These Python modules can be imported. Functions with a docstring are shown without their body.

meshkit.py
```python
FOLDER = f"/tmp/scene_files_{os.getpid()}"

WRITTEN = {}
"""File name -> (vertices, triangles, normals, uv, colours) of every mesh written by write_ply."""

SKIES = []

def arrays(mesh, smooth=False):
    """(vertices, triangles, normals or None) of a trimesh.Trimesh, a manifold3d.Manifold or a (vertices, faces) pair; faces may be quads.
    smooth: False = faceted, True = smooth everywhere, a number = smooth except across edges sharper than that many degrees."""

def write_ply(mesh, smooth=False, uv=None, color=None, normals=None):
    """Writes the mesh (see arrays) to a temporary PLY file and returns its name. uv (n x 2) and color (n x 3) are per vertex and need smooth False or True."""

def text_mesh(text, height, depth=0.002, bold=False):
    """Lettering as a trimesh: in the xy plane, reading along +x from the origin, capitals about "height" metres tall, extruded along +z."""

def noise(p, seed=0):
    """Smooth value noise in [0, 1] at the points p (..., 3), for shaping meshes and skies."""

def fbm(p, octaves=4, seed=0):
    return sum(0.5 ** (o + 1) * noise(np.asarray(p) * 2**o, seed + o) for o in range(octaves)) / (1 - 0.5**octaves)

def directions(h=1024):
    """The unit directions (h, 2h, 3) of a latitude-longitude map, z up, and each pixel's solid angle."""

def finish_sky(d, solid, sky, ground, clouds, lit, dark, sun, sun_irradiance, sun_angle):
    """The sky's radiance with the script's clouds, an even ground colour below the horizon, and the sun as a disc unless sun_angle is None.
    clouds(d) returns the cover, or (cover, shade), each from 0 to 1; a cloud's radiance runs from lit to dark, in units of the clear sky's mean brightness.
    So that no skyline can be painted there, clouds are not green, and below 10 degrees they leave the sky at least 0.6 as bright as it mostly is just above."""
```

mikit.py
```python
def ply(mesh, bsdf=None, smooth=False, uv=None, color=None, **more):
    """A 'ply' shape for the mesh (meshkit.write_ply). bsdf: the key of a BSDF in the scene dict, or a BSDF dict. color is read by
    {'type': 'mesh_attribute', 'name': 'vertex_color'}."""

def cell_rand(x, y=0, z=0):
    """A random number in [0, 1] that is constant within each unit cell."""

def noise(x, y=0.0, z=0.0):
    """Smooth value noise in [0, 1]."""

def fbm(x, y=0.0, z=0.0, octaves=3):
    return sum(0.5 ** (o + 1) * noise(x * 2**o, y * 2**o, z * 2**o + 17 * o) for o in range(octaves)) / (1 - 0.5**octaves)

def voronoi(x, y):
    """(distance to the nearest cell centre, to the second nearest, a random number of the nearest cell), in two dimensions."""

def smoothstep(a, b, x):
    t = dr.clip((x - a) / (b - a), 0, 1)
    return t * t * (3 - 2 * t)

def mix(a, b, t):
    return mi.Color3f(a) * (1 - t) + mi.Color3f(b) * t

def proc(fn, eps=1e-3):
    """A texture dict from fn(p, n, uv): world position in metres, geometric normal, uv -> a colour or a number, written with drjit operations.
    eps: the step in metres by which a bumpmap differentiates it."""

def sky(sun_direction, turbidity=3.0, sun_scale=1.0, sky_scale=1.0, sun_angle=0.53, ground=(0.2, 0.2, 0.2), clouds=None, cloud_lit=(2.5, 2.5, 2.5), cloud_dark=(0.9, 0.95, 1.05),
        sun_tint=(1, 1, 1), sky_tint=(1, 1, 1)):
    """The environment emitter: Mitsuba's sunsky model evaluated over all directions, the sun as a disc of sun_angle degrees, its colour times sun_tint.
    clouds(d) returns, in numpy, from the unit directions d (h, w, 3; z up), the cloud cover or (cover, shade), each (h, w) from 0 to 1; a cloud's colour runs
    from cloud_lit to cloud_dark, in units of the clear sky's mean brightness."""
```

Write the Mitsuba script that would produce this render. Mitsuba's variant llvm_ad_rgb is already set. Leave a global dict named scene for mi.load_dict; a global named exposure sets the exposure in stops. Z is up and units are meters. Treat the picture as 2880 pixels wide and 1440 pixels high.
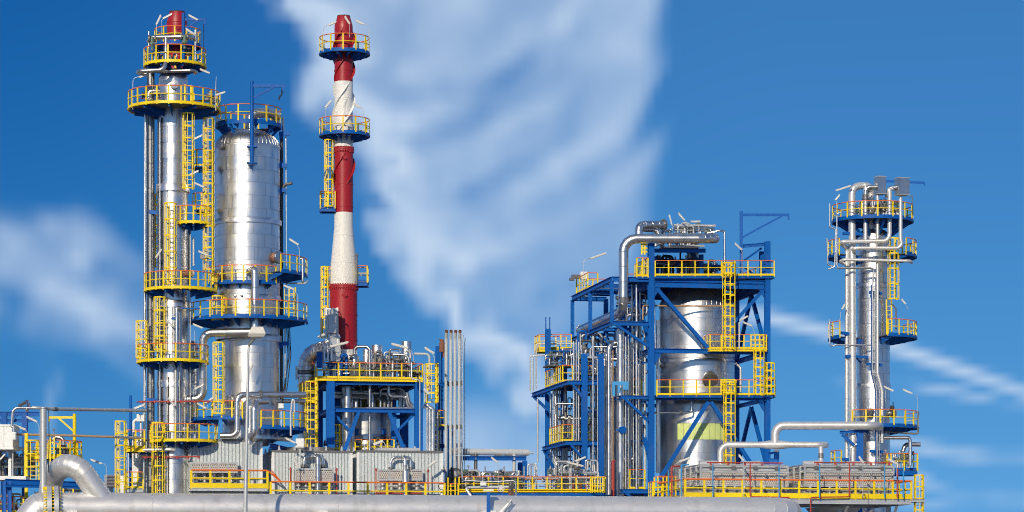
import math, random
import numpy as np
import drjit as dr
import mitsuba as mi
import mikit, meshkit

# ---------------------------------------------------------------- camera, sky, exposure
T = mi.ScalarTransform4f
scene, labels = {}, {}
F, HX, HY, CAMZ = 8000.0, 1440.0, 1680.0, 1.7      # a long lens: metres at distance Y = photograph pixels * Y / F
scene['camera'] = {'type': 'perspective', 'fov': math.degrees(2 * math.atan(1440 / F)), 'fov_axis': 'x',
                   'principal_point_offset_y': (720 - HY) / 1440.0,
                   'near_clip': 1.0, 'far_clip': 8000.0,
                   'to_world': T().look_at(origin=[0, 0, CAMZ], target=[0, 1, CAMZ], up=[0, 0, 1])}
SUN_AZ, SUN_EL = math.radians(-16), math.radians(24)
SUN = (math.sin(SUN_AZ) * math.cos(SUN_EL), -math.cos(SUN_AZ) * math.cos(SUN_EL), math.sin(SUN_EL))
exposure = 1.45


def sstep(a, b, x):
    t = np.clip((x - a) / (b - a), 0, 1)
    return t * t * (3 - 2 * t)


def cirrus(d):
    """Cirrus by compass bearing and height, in degrees: a wide band of fibres to the north, a bank to the west, an old contrail; (cover, blueness)."""
    az = np.degrees(np.arctan2(d[..., 0], d[..., 1]))
    el = np.degrees(np.arcsin(np.clip(d[..., 2], -1, 1)))
    q = lambda a, b, s, o=2: meshkit.fbm(np.stack([a, b, a * 0 + s], -1), o) - 0.5
    wob = q(az * 0.45, el * 0.45, 1.5)
    fine = q(az * 1.0 + el * 0.3, el * 1.0 - az * 0.2, 4.2)
    grain = q(az * 2.2 - el * 0.9, el * 2.2 + az * 0.9, 6.1, 1)
    # the fibres are arcs: flat at the band's west edge, bending upward at its east edge
    rr = np.hypot(az + 3.4, el - 15.0) + 0.5 * wob
    th = np.degrees(np.arctan2(az + 3.4, 15.0 - el))
    fib = q(rr * 0.55, th * 0.035, 7.7)
    fib2 = q(rr * 2.3, th * 0.055, 3.1, 1) * (0.4 + 1.2 * np.clip(q(az * 0.6, el * 0.6, 8.8) + 0.5, 0, 1))
    # the wide band
    left = np.interp(el, [1.5, 3.3, 4.4, 5.4, 6.6, 7.6, 8.8, 9.6, 10.4, 11.6, 14, 20, 40], [1.6, 0.5, -0.5, -1.5, -2.3, -2.9, -3.3, -4.0, -4.6, -5.2, -5.7, -8, -14]) + 1.3 * fine + 1.0 * wob + 0.8 * grain
    right = np.interp(el, [1.5, 4.0, 5.0, 6, 7.5, 8.5, 10, 12, 14, 20, 40], [1.2, 1.7, 2.3, 2.85, 3.2, 3.1, 2.95, 3.1, 3.3, 5, 9]) + 0.3 * wob + 0.7 * fib2
    soft = 0.5 + 1.0 * sstep(7.2, 4.2, el)
    rim = az - left
    band = sstep(-0.30, 0.70, rim) * sstep(0.40 * soft, -1.5 * soft, az - right)
    dens = 0.50 + 0.42 * np.exp(-(np.maximum(rim - 0.45, 0) / 0.9) ** 2) + 0.04 * np.exp(-((az - right + 0.5) / 0.6) ** 2) * sstep(6, 8, el) + 0.10 * sstep(9.5, 11.5, el)
    dens = dens + 0.22 * fib + 0.36 * fib2 + 0.20 * fine + (0.14 + 0.26 * np.exp(-(np.maximum(rim, 0) / 0.9) ** 2)) * grain
    dens = dens * (0.55 + 0.45 * np.maximum(sstep(4.0, 7.5, el), sstep(1.8, 0.6, rim)))
    c = band * np.clip(dens, 0.04, 0.95)
    # the bank in the west: torn streaks falling to the right
    u, w = az * 0.87 - el * 0.5, az * 0.5 + el * 0.87
    torn = q(u * 0.5, w * 1.3, 2.7)
    top = np.interp(az, [-40, -14, -10.4, -8.6, -7.6, -6.6, -5.4], [9.3, 8.1, 7.9, 7.7, 7.1, 6.4, 5.6]) + 1.2 * fine + 0.8 * wob
    low = np.interp(az, [-40, -14, -10.4, -8.6, -7.0, -5.4], [4.0, 4.7, 5.3, 5.0, 4.3, 4.0]) + 1.3 * fine
    bank = sstep(0.45, -1.1, el - top) * sstep(-0.7, 1.1, el - low) * sstep(-4.8, -8.0, az)
    c = np.maximum(c, bank * np.clip(0.52 + 1.0 * torn + 0.4 * fine + 0.35 * grain + 0.4 * wob, 0, 1))
    wisp = np.exp(-((az + 9.3 - (el - 3.2) * 0.25 + 0.6 * wob) / 0.16) ** 2) * sstep(2.6, 3.4, el) * sstep(4.9, 4.0, el)
    c = np.maximum(c, 0.30 * wisp)
    # bright low cloud under the wide band
    lo = np.exp(-((az + 0.4 - (3.0 - el) * 0.2) / 1.5) ** 2) * sstep(4.6, 2.9, el) * (0.84 + 0.8 * wob + 0.7 * fine)
    c = np.maximum(c, np.clip(lo, 0, 0.95))
    # the contrail and faint streaks below it
    mid = np.interp(az, [3.0, 5.0, 6.4, 7.7, 10.2, 14, 24], [5.80, 5.62, 5.28, 4.96, 4.06, 2.6, -1.0])
    trail = 0.92 * np.exp(-((el - mid) / 0.165) ** 2) * sstep(3.6, 5.0, az)
    c = np.maximum(c, trail * np.clip(0.92 - 0.04 * (az - 6) + 0.4 * wob, 0, 1))
    for b, s, wd, a in ((2.95, -0.10, 0.16, 0.34), (2.35, -0.24, 0.20, 0.38), (4.1, -0.14, 0.12, 0.22), (1.9, -0.05, 0.14, 0.34)):
        m = np.exp(-((el - b - s * (az - 8) - 0.5 * wob) / wd) ** 2) * sstep(3.5, 7.5, az)
        c = np.maximum(c, m * np.clip(a + 1.0 * fine + 0.8 * wob, 0, 1))
    # the same cirrus goes on round the sky
    away = sstep(16, 34, np.abs(az))
    every = sstep(-0.12, 0.20, q(az * 0.05, el * 0.13, 9.0, 4)) * 0.6 * np.clip(0.9 + 1.2 * q(az * 0.2, el * 0.5, 2.0), 0, 1)
    every = every * np.maximum(away, sstep(14, 30, el))
    c = np.maximum(c * sstep(40, 20, el), every)
    # thin blue milky air, thickening towards the horizon and towards the east
    veil = np.clip(0.86 * np.exp(-np.maximum(el, 0) / 4.2) + 0.28 * sstep(-11, 6, az) * sstep(60, 25, np.abs(az)), 0, 0.8)
    cover = 1 - (1 - c) * (1 - veil)
    blue = np.clip(veil * (1 - c) / np.maximum(cover, 1e-6) + 0.25 * (1 - c) * (c > 0), 0, 1)
    return cover, blue


scene['sky'] = mikit.sky(SUN, turbidity=2.5, sun_scale=1.0, sky_scale=0.58, ground=(0.18, 0.175, 0.165), clouds=cirrus,
                         cloud_lit=(6.3, 7.9, 10.0), cloud_dark=(1.5, 4.6, 8.9), sky_tint=(0.01, 0.50, 1.36), sun_tint=(0.87, 0.98, 1.20))

# ---------------------------------------------------------------- materials
P_ = mikit.proc
V3 = mi.Color3f


def paint(key, col, rough=0.45, vary=0.12, spec=0.5, rust=0.0, metallic=0.0, scale=0.7, coat=0.0):
    def fn(p, n, uv):
        a = mikit.fbm(p.x * scale, p.y * scale, p.z * scale * 0.5, 3)
        c = V3(col) * (1 - vary + 2 * vary * a)
        if rust:
            s = mikit.smoothstep(0.62, 0.80, mikit.fbm(p.x * 1.7, p.y * 1.7, p.z * 0.5, 2))
            c = mikit.mix(c, V3(0.22, 0.11, 0.05), s * rust)
        return c
    scene[key] = {'type': 'twosided', 'bsdf': {'type': 'principled', 'base_color': P_(fn), 'roughness': rough, 'specular': spec, 'metallic': metallic, 'clearcoat': coat}}


def metal(key, col, rough, vary=0.10, streak=0.25, metallic=1.0, dirt=(0.35, 0.30, 0.25), scale=1.0):
    def fn(p, n, uv):
        a = mikit.fbm(p.x * 2.2 * scale, p.y * 2.2 * scale, p.z * 1.1 * scale, 3)
        s = mikit.smoothstep(0.55, 0.85, mikit.fbm(p.x * 4.7 * scale, p.y * 4.7 * scale, p.z * 0.28 * scale, 3))
        return mikit.mix(V3(col) * (1 - vary + 2 * vary * a), V3(dirt), s * streak)

    def rg(p, n, uv):
        return rough * (0.8 + 0.4 * mikit.fbm(p.x * 1.3, p.y * 1.3, p.z * 2.1, 2))
    scene[key] = {'type': 'twosided', 'bsdf': {'type': 'principled', 'base_color': P_(fn), 'roughness': P_(rg), 'metallic': metallic, 'specular': 0.5}}


def flat(key, col, rough=0.5, metallic=0.0, spec=0.5):
    scene[key] = {'type': 'twosided', 'bsdf': {'type': 'principled', 'base_color': {'type': 'rgb', 'value': list(col)}, 'roughness': rough, 'metallic': metallic, 'specular': spec}}


metal('alu_a', (0.80, 0.80, 0.80), 0.36)
metal('alu_b', (0.76, 0.77, 0.78), 0.34, 0.10, 0.25)
metal('alu_c', (0.84, 0.83, 0.82), 0.39, 0.08, 0.18)
metal('alu_pipe', (0.76, 0.76, 0.76), 0.32, 0.06, 0.15)
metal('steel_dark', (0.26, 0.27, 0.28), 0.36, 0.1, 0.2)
metal('steel', (0.60, 0.60, 0.60), 0.34, 0.1, 0.3)
metal('silver_paint', (0.78, 0.775, 0.765), 0.40, 0.06, 0.22, 0.60, scale=0.5)
metal('galvanised', (0.60, 0.62, 0.63), 0.45, 0.08, 0.15, 0.55, dirt=(0.36, 0.34, 0.31), scale=0.7)
paint('yellow', (0.90, 0.66, 0.002), 0.45, 0.13, rust=0.22, scale=0.45)
paint('blue', (0.001, 0.105, 0.44), 0.5, 0.20, spec=0.25, rust=0.06, scale=0.4)
flat('light_blue', (0.03, 0.30, 0.66), 0.45)
paint('orange', (0.82, 0.17, 0.03), 0.45, 0.1)
paint('red_paint', (0.36, 0.012, 0.022), 0.42, 0.10)
paint('grey_paint', (0.50, 0.53, 0.55), 0.45, 0.05)
paint('concrete', (0.42, 0.40, 0.37), 0.85, 0.12)
paint('brown_pipe', (0.42, 0.27, 0.15), 0.6, 0.15)
paint('hydrant_red', (0.42, 0.05, 0.04), 0.5, 0.1)
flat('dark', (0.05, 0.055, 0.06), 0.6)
flat('grating', (0.13, 0.14, 0.15), 0.6, 0.4)
flat('black', (0.015, 0.015, 0.016), 0.5)
flat('lamp_white', (0.62, 0.61, 0.57), 0.4)
flat('lamp_glass', (0.70, 0.71, 0.70), 0.12)
flat('valve_green', (0.12, 0.20, 0.17), 0.45)
flat('cast', (0.20, 0.20, 0.20), 0.5, 0.6)
flat('lime', (0.64, 0.76, 0.28), 0.6)
flat('white_panel', (0.80, 0.82, 0.82), 0.5)
flat('bellows', (0.35, 0.34, 0.32), 0.4, 0.8)
flat('rust', (0.23, 0.10, 0.06), 0.8)


def _white(p, n, uv):
    a = mikit.fbm(p.x * 0.7, p.y * 0.7, p.z * 0.16, 2)
    s = mikit.smoothstep(0.50, 0.78, a) * mikit.smoothstep(24.2, 25.5, p.z) * mikit.smoothstep(31.5, 28.0, p.z)
    s = dr.maximum(s, 0.22 * mikit.smoothstep(0.5, 0.9, mikit.fbm(p.x * 0.8, p.y * 0.8, p.z * 0.12, 2)))
    return mikit.mix(V3(0.82, 0.82, 0.80), V3(0.55, 0.42, 0.27), s * 0.65)


def _corr(p, n, uv):
    a = mikit.fbm(p.x * 0.7, p.y * 0.7, p.z * 0.5, 3)
    s = mikit.smoothstep(0.55, 0.85, mikit.fbm(p.x * 1.6, p.y * 1.6, p.z * 0.16, 2))
    return mikit.mix(V3(0.60, 0.66, 0.68) * (0.90 + 0.2 * a), V3(0.38, 0.37, 0.34), s * 0.30)


def _plug(p, n, uv):
    """A header's plug sheet: staggered round plugs, 75 mm apart."""
    a, b = (p.x + 0.2 * p.y) / 0.15, p.z / 0.13
    row = dr.floor(b)
    a = a + 0.5 * (row - 2 * dr.floor(row / 2))
    d = dr.sqrt(dr.square(a - dr.floor(a) - 0.5) * 1.33 + dr.square(b - row - 0.5))
    return mikit.mix(V3(0.22, 0.20, 0.18), V3(0.58, 0.55, 0.52), mikit.smoothstep(0.34, 0.42, d))


def _tar(p, n, uv):
    s = mikit.smoothstep(0.44, 0.54, mikit.fbm(p.x * 0.9, p.y * 0.9, p.z * 1.4, 4) + 0.10 * (p.x + 1.2) * 0.5)
    return mikit.mix(V3(0.07, 0.075, 0.085), V3(0.58, 0.57, 0.53), s)


def _ground(p, n, uv):
    a = mikit.fbm(p.x * 0.06, p.y * 0.06, 0.0, 3)
    b = mikit.fbm(p.x * 3.0, p.y * 3.0, 0.0, 3)
    return mikit.mix(V3(0.15, 0.14, 0.125), V3(0.22, 0.215, 0.20), a) * (0.75 + 0.5 * b)


for k_, f_, r_ in (('stack_white', _white, 0.5), ('corrugated', _corr, 0.45), ('plug_sheet', _plug, 0.5), ('mottled', _tar, 0.6), ('gravel', _ground, 0.95)):
    scene[k_] = {'type': 'twosided', 'bsdf': {'type': 'principled', 'base_color': P_(f_), 'roughness': r_, 'specular': 0.4}}

# ---------------------------------------------------------------- mesh helpers
Zv = np.array([0, 0, 1.0])


def unit(v):
    v = np.asarray(v, float)
    return v / (np.linalg.norm(v) + 1e-12)


def pt(x, y, Y):
    """The point at distance Y (metres from the camera along the view) seen at photograph pixel (x, y)."""
    return np.array([(x - HX) * Y / F, Y, CAMZ + (HY - y) * Y / F])


def zz(y, Y): return CAMZ + (HY - y) * Y / F
def xx(x, Y): return (x - HX) * Y / F
def mm(px, Y=200.0): return px * Y / F


class MB:
    def __init__(s):
        s.v, s.n, s.f, s.k = [], [], [], 0

    def raw(s, v, n, f):
        v = np.asarray(v, float).reshape(-1, 3)
        s.v.append(v); s.n.append(np.asarray(n, float).reshape(-1, 3)); s.f.append(np.asarray(f, int).reshape(-1, 3) + s.k)
        s.k += len(v)
        return s

    def quad(s, a, b, c, d):
        n = unit(np.cross(np.subtract(b, a), np.subtract(d, a)))
        return s.raw([a, b, c, d], [n] * 4, [[0, 1, 2], [0, 2, 3]])

    def hexa(s, c8):
        """Eight corners: bottom loop (counter-clockwise seen from above), then top loop."""
        a = [np.asarray(p, float) for p in c8]
        for i, j, k, l in ((3, 2, 1, 0), (4, 5, 6, 7), (0, 1, 5, 4), (1, 2, 6, 5), (2, 3, 7, 6), (3, 0, 4, 7)):
            s.quad(a[i], a[j], a[k], a[l])
        return s

    def box(s, c, sx, sy, sz, rot=0.0):
        """c = centre."""
        u, v = np.array([math.cos(rot), math.sin(rot), 0]), np.array([-math.sin(rot), math.cos(rot), 0])
        c = np.asarray(c, float)
        b = [c + u * sx / 2 * i + v * sy / 2 * j + Zv * sz / 2 * k for k in (-1, 1) for i, j in ((-1, -1), (1, -1), (1, 1), (-1, 1))]
        return s.hexa(b)

    def frame(s, d, up=None):
        d = unit(d)
        up = np.asarray(up, float) if up is not None else (Zv if abs(d[2]) < 0.95 else np.array([0, 1.0, 0]))
        a = unit(np.cross(d, up))
        return d, a, np.cross(a, d)

    def bar(s, p0, p1, w, h=None, up=None):
        """A rectangular bar: w across (sideways), h along 'up'."""
        h = w if h is None else h
        p0, p1 = np.asarray(p0, float), np.asarray(p1, float)
        d, a, b = s.frame(p1 - p0, up)
        c = [p + a * w / 2 * i + b * h / 2 * j for p in (p0, p1) for i, j in ((-1, -1), (-1, 1), (1, 1), (1, -1))]
        return s.hexa(c)

    def prof(s, p0, p1, poly, up=None):
        """A section (list of (side, up)) drawn along p0-p1, with hard edges."""
        p0, p1 = np.asarray(p0, float), np.asarray(p1, float)
        d, a, b = s.frame(p1 - p0, up)
        off = np.array([a * x + b * y for x, y in poly])
        k = len(off)
        for i in range(k):
            j = (i + 1) % k
            s.quad(p0 + off[j], p0 + off[i], p1 + off[i], p1 + off[j])
        return s

    def ibeam(s, p0, p1, w, h, t=0.03, up=None):
        """A rolled beam: flanges w wide, h high."""
        W, H, q = w / 2, h / 2, t / 2
        poly = [(-W, -H), (W, -H), (W, -H + t), (q, -H + t), (q, H - t), (W, H - t), (W, H), (-W, H), (-W, H - t), (-q, H - t), (-q, -H + t), (-W, -H + t)]
        s.prof(p0, p1, poly, up)
        p0, p1 = np.asarray(p0, float), np.asarray(p1, float)
        d, a, b = s.frame(p1 - p0, up)
        for p, sg in ((p0, -1), (p1, 1)):
            for x0, x1, y0, y1 in ((-W, W, -H, -H + t), (-W, W, H - t, H), (-q, q, -H + t, H - t)):
                c = [p + a * x + b * y for x, y in ((x0, y0), (x0, y1), (x1, y1), (x1, y0))]
                s.quad(*(c if sg < 0 else c[::-1]))
        return s

    def tube(s, pts, r, sides=8, caps=True, closed=False):
        p = np.asarray(pts, float)
        n = len(p)
        r = np.broadcast_to(np.asarray(r, float), (n,))
        t = np.empty_like(p)
        if closed:
            t[:] = np.roll(p, -1, 0) - np.roll(p, 1, 0)
        else:
            t[1:-1] = p[2:] - p[:-2]; t[0] = p[1] - p[0]; t[-1] = p[-1] - p[-2]
        t /= np.linalg.norm(t, axis=1, keepdims=True) + 1e-12
        a = np.empty_like(p)
        a[0] = unit(np.cross(t[0], Zv if abs(t[0][2]) < 0.9 else [1.0, 0, 0]))
        for i in range(1, n):
            v = a[i - 1] - t[i] * (a[i - 1] @ t[i])
            a[i] = unit(v)
        b = np.cross(t, a)
        # keep a mitred joint's width across the bend
        g = np.arange(sides) * 2 * math.pi / sides
        nn = np.cos(g)[None, :, None] * a[:, None] + np.sin(g)[None, :, None] * b[:, None]
        v = p[:, None] + r[:, None, None] * nn
        m = n if closed else n - 1
        i, j = np.meshgrid(np.arange(m), np.arange(sides), indexing='ij')
        i2, j2 = (i + 1) % n, (j + 1) % sides
        q = np.stack([i * sides + j, i * sides + j2, i2 * sides + j2, i2 * sides + j], -1).reshape(-1, 4)
        s.raw(v, nn, np.vstack([q[:, [0, 1, 2]], q[:, [0, 2, 3]]]))
        if caps and not closed:
            for e, sg in ((0, -1), (n - 1, 1)):
                ring = v[e]
                o = np.arange(1, sides - 1)
                f = np.stack([o * 0, o, o + 1], 1)
                s.raw(ring, np.broadcast_to(t[e] * sg, ring.shape), f if sg > 0 else f[:, ::-1])
        return s

    def cyl(s, p0, p1, r, sides=12, r1=None):
        return s.tube([p0, p1], [r, r if r1 is None else r1], sides)

    def lathe(s, prof, c, sides=24, axis=None, a0=0.0, a1=360.0):
        """prof: (radius, height) from bottom to top round the axis through c; edges sharper than 35 degrees stay hard."""
        prof = [(float(x), float(y)) for x, y in prof]
        c = np.asarray(c, float)
        ax = unit(axis) if axis is not None else Zv
        e1 = unit(np.cross([0, 1.0, 0] if abs(ax[1]) < 0.9 else [1.0, 0, 0], ax)) if axis is not None else np.array([1.0, 0, 0])
        e2 = np.cross(ax, e1)
        full = abs(a1 - a0) > 359.9
        g = np.radians(np.linspace(a0, a1, sides + 1))
        rad = np.cos(g)[:, None] * e1 + np.sin(g)[:, None] * e2
        seg = []
        for (r0, z0), (r1, z1) in zip(prof[:-1], prof[1:]):
            L = math.hypot(r1 - r0, z1 - z0) or 1e-9
            seg.append(((z1 - z0) / L, -(r1 - r0) / L))
        for i, ((r0, z0), (r1, z1)) in enumerate(zip(prof[:-1], prof[1:])):
            def nrm(k):
                m = seg[i]
                if 0 <= k < len(seg) and k != i and m[0] * seg[k][0] + m[1] * seg[k][1] > 0.82:
                    m = (m[0] + seg[k][0], m[1] + seg[k][1])
                L = math.hypot(*m)
                return m[0] / L, m[1] / L
            na, nb = nrm(i - 1), nrm(i + 1)
            va = c + rad * r0 + ax * z0
            vb = c + rad * r1 + ax * z1
            nva, nvb = rad * na[0] + ax * na[1], rad * nb[0] + ax * nb[1]
            k = np.arange(sides)
            m = sides + 1
            s.raw(np.vstack([va, vb]), np.vstack([nva, nvb]), np.vstack([np.stack([k, k + 1, k + 1 + m], 1), np.stack([k, k + 1 + m, k + m], 1)]))
        return s

    def sector(s, c, r0, r1, h, a0, a1, n=None):
        """A flat ring sector, h thick, its top at c."""
        n = n or max(2, int(abs(a1 - a0) / 7.5))
        full = abs(a1 - a0) > 359.9
        s.lathe([(r0, 0), (r0, -h), (r1, -h), (r1, 0), (r0, 0)], c, n, None, a0, a1)
        if not full:
            for a, flip in ((a0, False), (a1, True)):
                d = np.array([math.cos(math.radians(a)), math.sin(math.radians(a)), 0])
                q = [c + d * r0 - Zv * h, c + d * r1 - Zv * h, c + d * r1, c + d * r0]
                s.quad(*(q if not flip else q[::-1]))
        return s

    def plate(s, pts, t, normal):
        """A flat convex polygon given in order, t thick about its plane."""
        p = [np.asarray(x, float) for x in pts]
        nrm = unit(normal) * t / 2
        k = len(p)
        A, B = [x - nrm for x in p], [x + nrm for x in p]
        n1 = unit(np.cross(p[1] - p[0], p[2] - p[0]))
        if n1 @ normal < 0:
            p, A, B = p[::-1], A[::-1], B[::-1]
        f = [[0, i, i + 1] for i in range(1, k - 1)]
        s.raw(B, [unit(normal)] * k, f)
        s.raw(A, [-unit(normal)] * k, [x[::-1] for x in f])
        for i in range(k):
            j = (i + 1) % k
            s.quad(A[i], A[j], B[j], B[i])
        return s

    def dict(s, mat):
        v, n, f = np.vstack(s.v), np.vstack(s.n), np.vstack(s.f)
        return {'type': 'ply', 'filename': meshkit.write_ply((v, f), False, normals=n), 'face_normals': False, 'bsdf': {'type': 'ref', 'id': mat}}


def fillet(pts, bend, step=22.5):
    """The polyline with each corner rounded to the radius 'bend'."""
    p = [np.asarray(x, float) for x in pts]
    out = [p[0]]
    for a, b, c in zip(p[:-2], p[1:-1], p[2:]):
        u, w = unit(a - b), unit(c - b)
        ang = math.acos(max(-1, min(1, u @ w)))
        turn = math.pi - ang
        if turn < 0.05:
            out.append(b); continue
        t = min(bend * math.tan(turn / 2), 0.49 * np.linalg.norm(a - b), 0.49 * np.linalg.norm(c - b))
        r = t / math.tan(turn / 2)
        o = b + unit(u + w) * (r / math.sin(ang / 2))
        s0, s1 = b + u * t, b + w * t
        k = max(2, int(round(math.degrees(turn) / step)))
        e0 = s0 - o
        e0n = unit(e0)
        e1n = unit((s1 - o) - e0n * ((s1 - o) @ e0n))
        for i in range(k + 1):
            g = turn * i / k
            out.append(o + r * (e0n * math.cos(g) + e1n * math.sin(g)))
    out.append(p[-1])
    return np.array(out)


def number(key):
    if key not in _used:
        _used[key] = 0
        return key
    _used[key] = _used.get(key, 0) + 1
    return f'{key}_{_used[key]:03d}'


_used = {}


def thing(name, label, cat, group=None):
    key = number(name)
    labels[key] = {'label': label, 'category': cat}
    if group: labels[key]['group'] = group
    return key


def part(parent, name, mesh, mat, label=None, kind=None):
    key = number(parent + '__' + name)
    scene[key] = mesh.dict(mat) if isinstance(mesh, MB) else mesh
    e = {}
    if label: e['label'] = label
    if kind: e['kind'] = kind
    if e: labels[key] = e
    return key


def solo(name, mesh, mat, label, cat, group=None):
    key = thing(name, label, cat, group)
    scene[key] = mesh.dict(mat)
    return key


def struct(name, mesh, mat):
    key = number(name)
    scene[key] = mesh.dict(mat)
    labels[key] = {'kind': 'structure'}
    return key


# ---------------------------------------------------------------- builders shared by the plant
def rad_dir(a):
    return np.array([math.cos(math.radians(a)), math.sin(math.radians(a)), 0.0])


def arc(c, r, a0, a1, step=9.0):
    n = max(2, int(math.ceil(abs(a1 - a0) / step)))
    return np.array([c + rad_dir(a) * r for a in np.linspace(a0, a1, n + 1)])


def shell(par, cx, cy, z0, z1, r, course, around, seed, mats=('alu_a', 'alu_b', 'alu_c'), name='panel', core='steel', rtop=None, odd=None):
    """Sheet cladding: courses of curved panels with open joints over a dark core."""
    rnd = random.Random(seed)
    rt = r if rtop is None else rtop
    rr = lambda z: r + (rt - r) * (z - z0) / (z1 - z0)
    part(par, 'shell', MB().lathe([(rr(z0) - 0.03, z0), (rr(z1) - 0.03, z1)], [cx, cy, 0], 48), core)
    n = max(1, int(round((z1 - z0) / course)))
    h = (z1 - z0) / n
    seg = max(3, int(48 / around))
    for i in range(n):
        off = (360 / around) * (0.5 if i % 2 else 0.0) + rnd.uniform(-6, 6)
        za, zb = z0 + i * h + 0.014, z0 + (i + 1) * h - 0.014
        for k in range(around):
            gap = math.degrees(0.013 / r)
            a0, a1 = off + k * 360 / around + gap, off + (k + 1) * 360 / around - gap
            g = np.radians(np.linspace(a0, a1, seg + 1))
            d = np.stack([np.cos(g), np.sin(g), g * 0], 1)
            tg = np.stack([-np.sin(g), np.cos(g), g * 0], 1)
            lap = rnd.uniform(0.0, 0.010)
            c = np.array([cx, cy, 0.0])
            lo, hi = c + d * (rr(za) + 0.012 + lap) + Zv * za, c + d * (rr(zb) + lap) + Zv * zb
            tilt, swing = rnd.gauss(0, 0.006), rnd.gauss(0, 0.005)
            nr = d + Zv * (tilt + 0.012) + tg * swing
            nr /= np.linalg.norm(nr, axis=1, keepdims=True)
            m = MB()
            j = np.arange(seg)
            m.raw(np.vstack([lo, hi]), np.vstack([nr, nr]), np.vstack([np.stack([j, j + 1, j + seg + 2], 1), np.stack([j, j + seg + 2, j + seg + 1], 1)]))
            li, hi2 = lo - d * 0.04, hi - d * 0.04
            m.raw(np.vstack([li, lo]), np.tile(-Zv, (2 * seg + 2, 1)), np.vstack([np.stack([j, j + 1, j + seg + 2], 1), np.stack([j, j + seg + 2, j + seg + 1], 1)]))
            m.raw(np.vstack([hi, hi2]), np.tile(Zv, (2 * seg + 2, 1)), np.vstack([np.stack([j, j + 1, j + seg + 2], 1), np.stack([j, j + seg + 2, j + seg + 1], 1)]))
            mat = rnd.choices(mats, [5, 3, 2][:len(mats)])[0]
            lab = None
            if odd:
                mat2 = odd(za, zb, (a0 + a1) / 2)
                if mat2: mat = mat2
            part(par, name, m, mat)


def band(par, cx, cy, z, r, h=0.35, out=0.09, mat='alu_b', name='stiffener_ring'):
    part(par, name, MB().lathe([(r - 0.02, -h / 2), (r + out, -h / 2), (r + out, h / 2), (r + out - 0.02, h / 2 + 0.03), (r - 0.02, h / 2 + 0.03)], [cx, cy, z], 48), mat)


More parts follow.
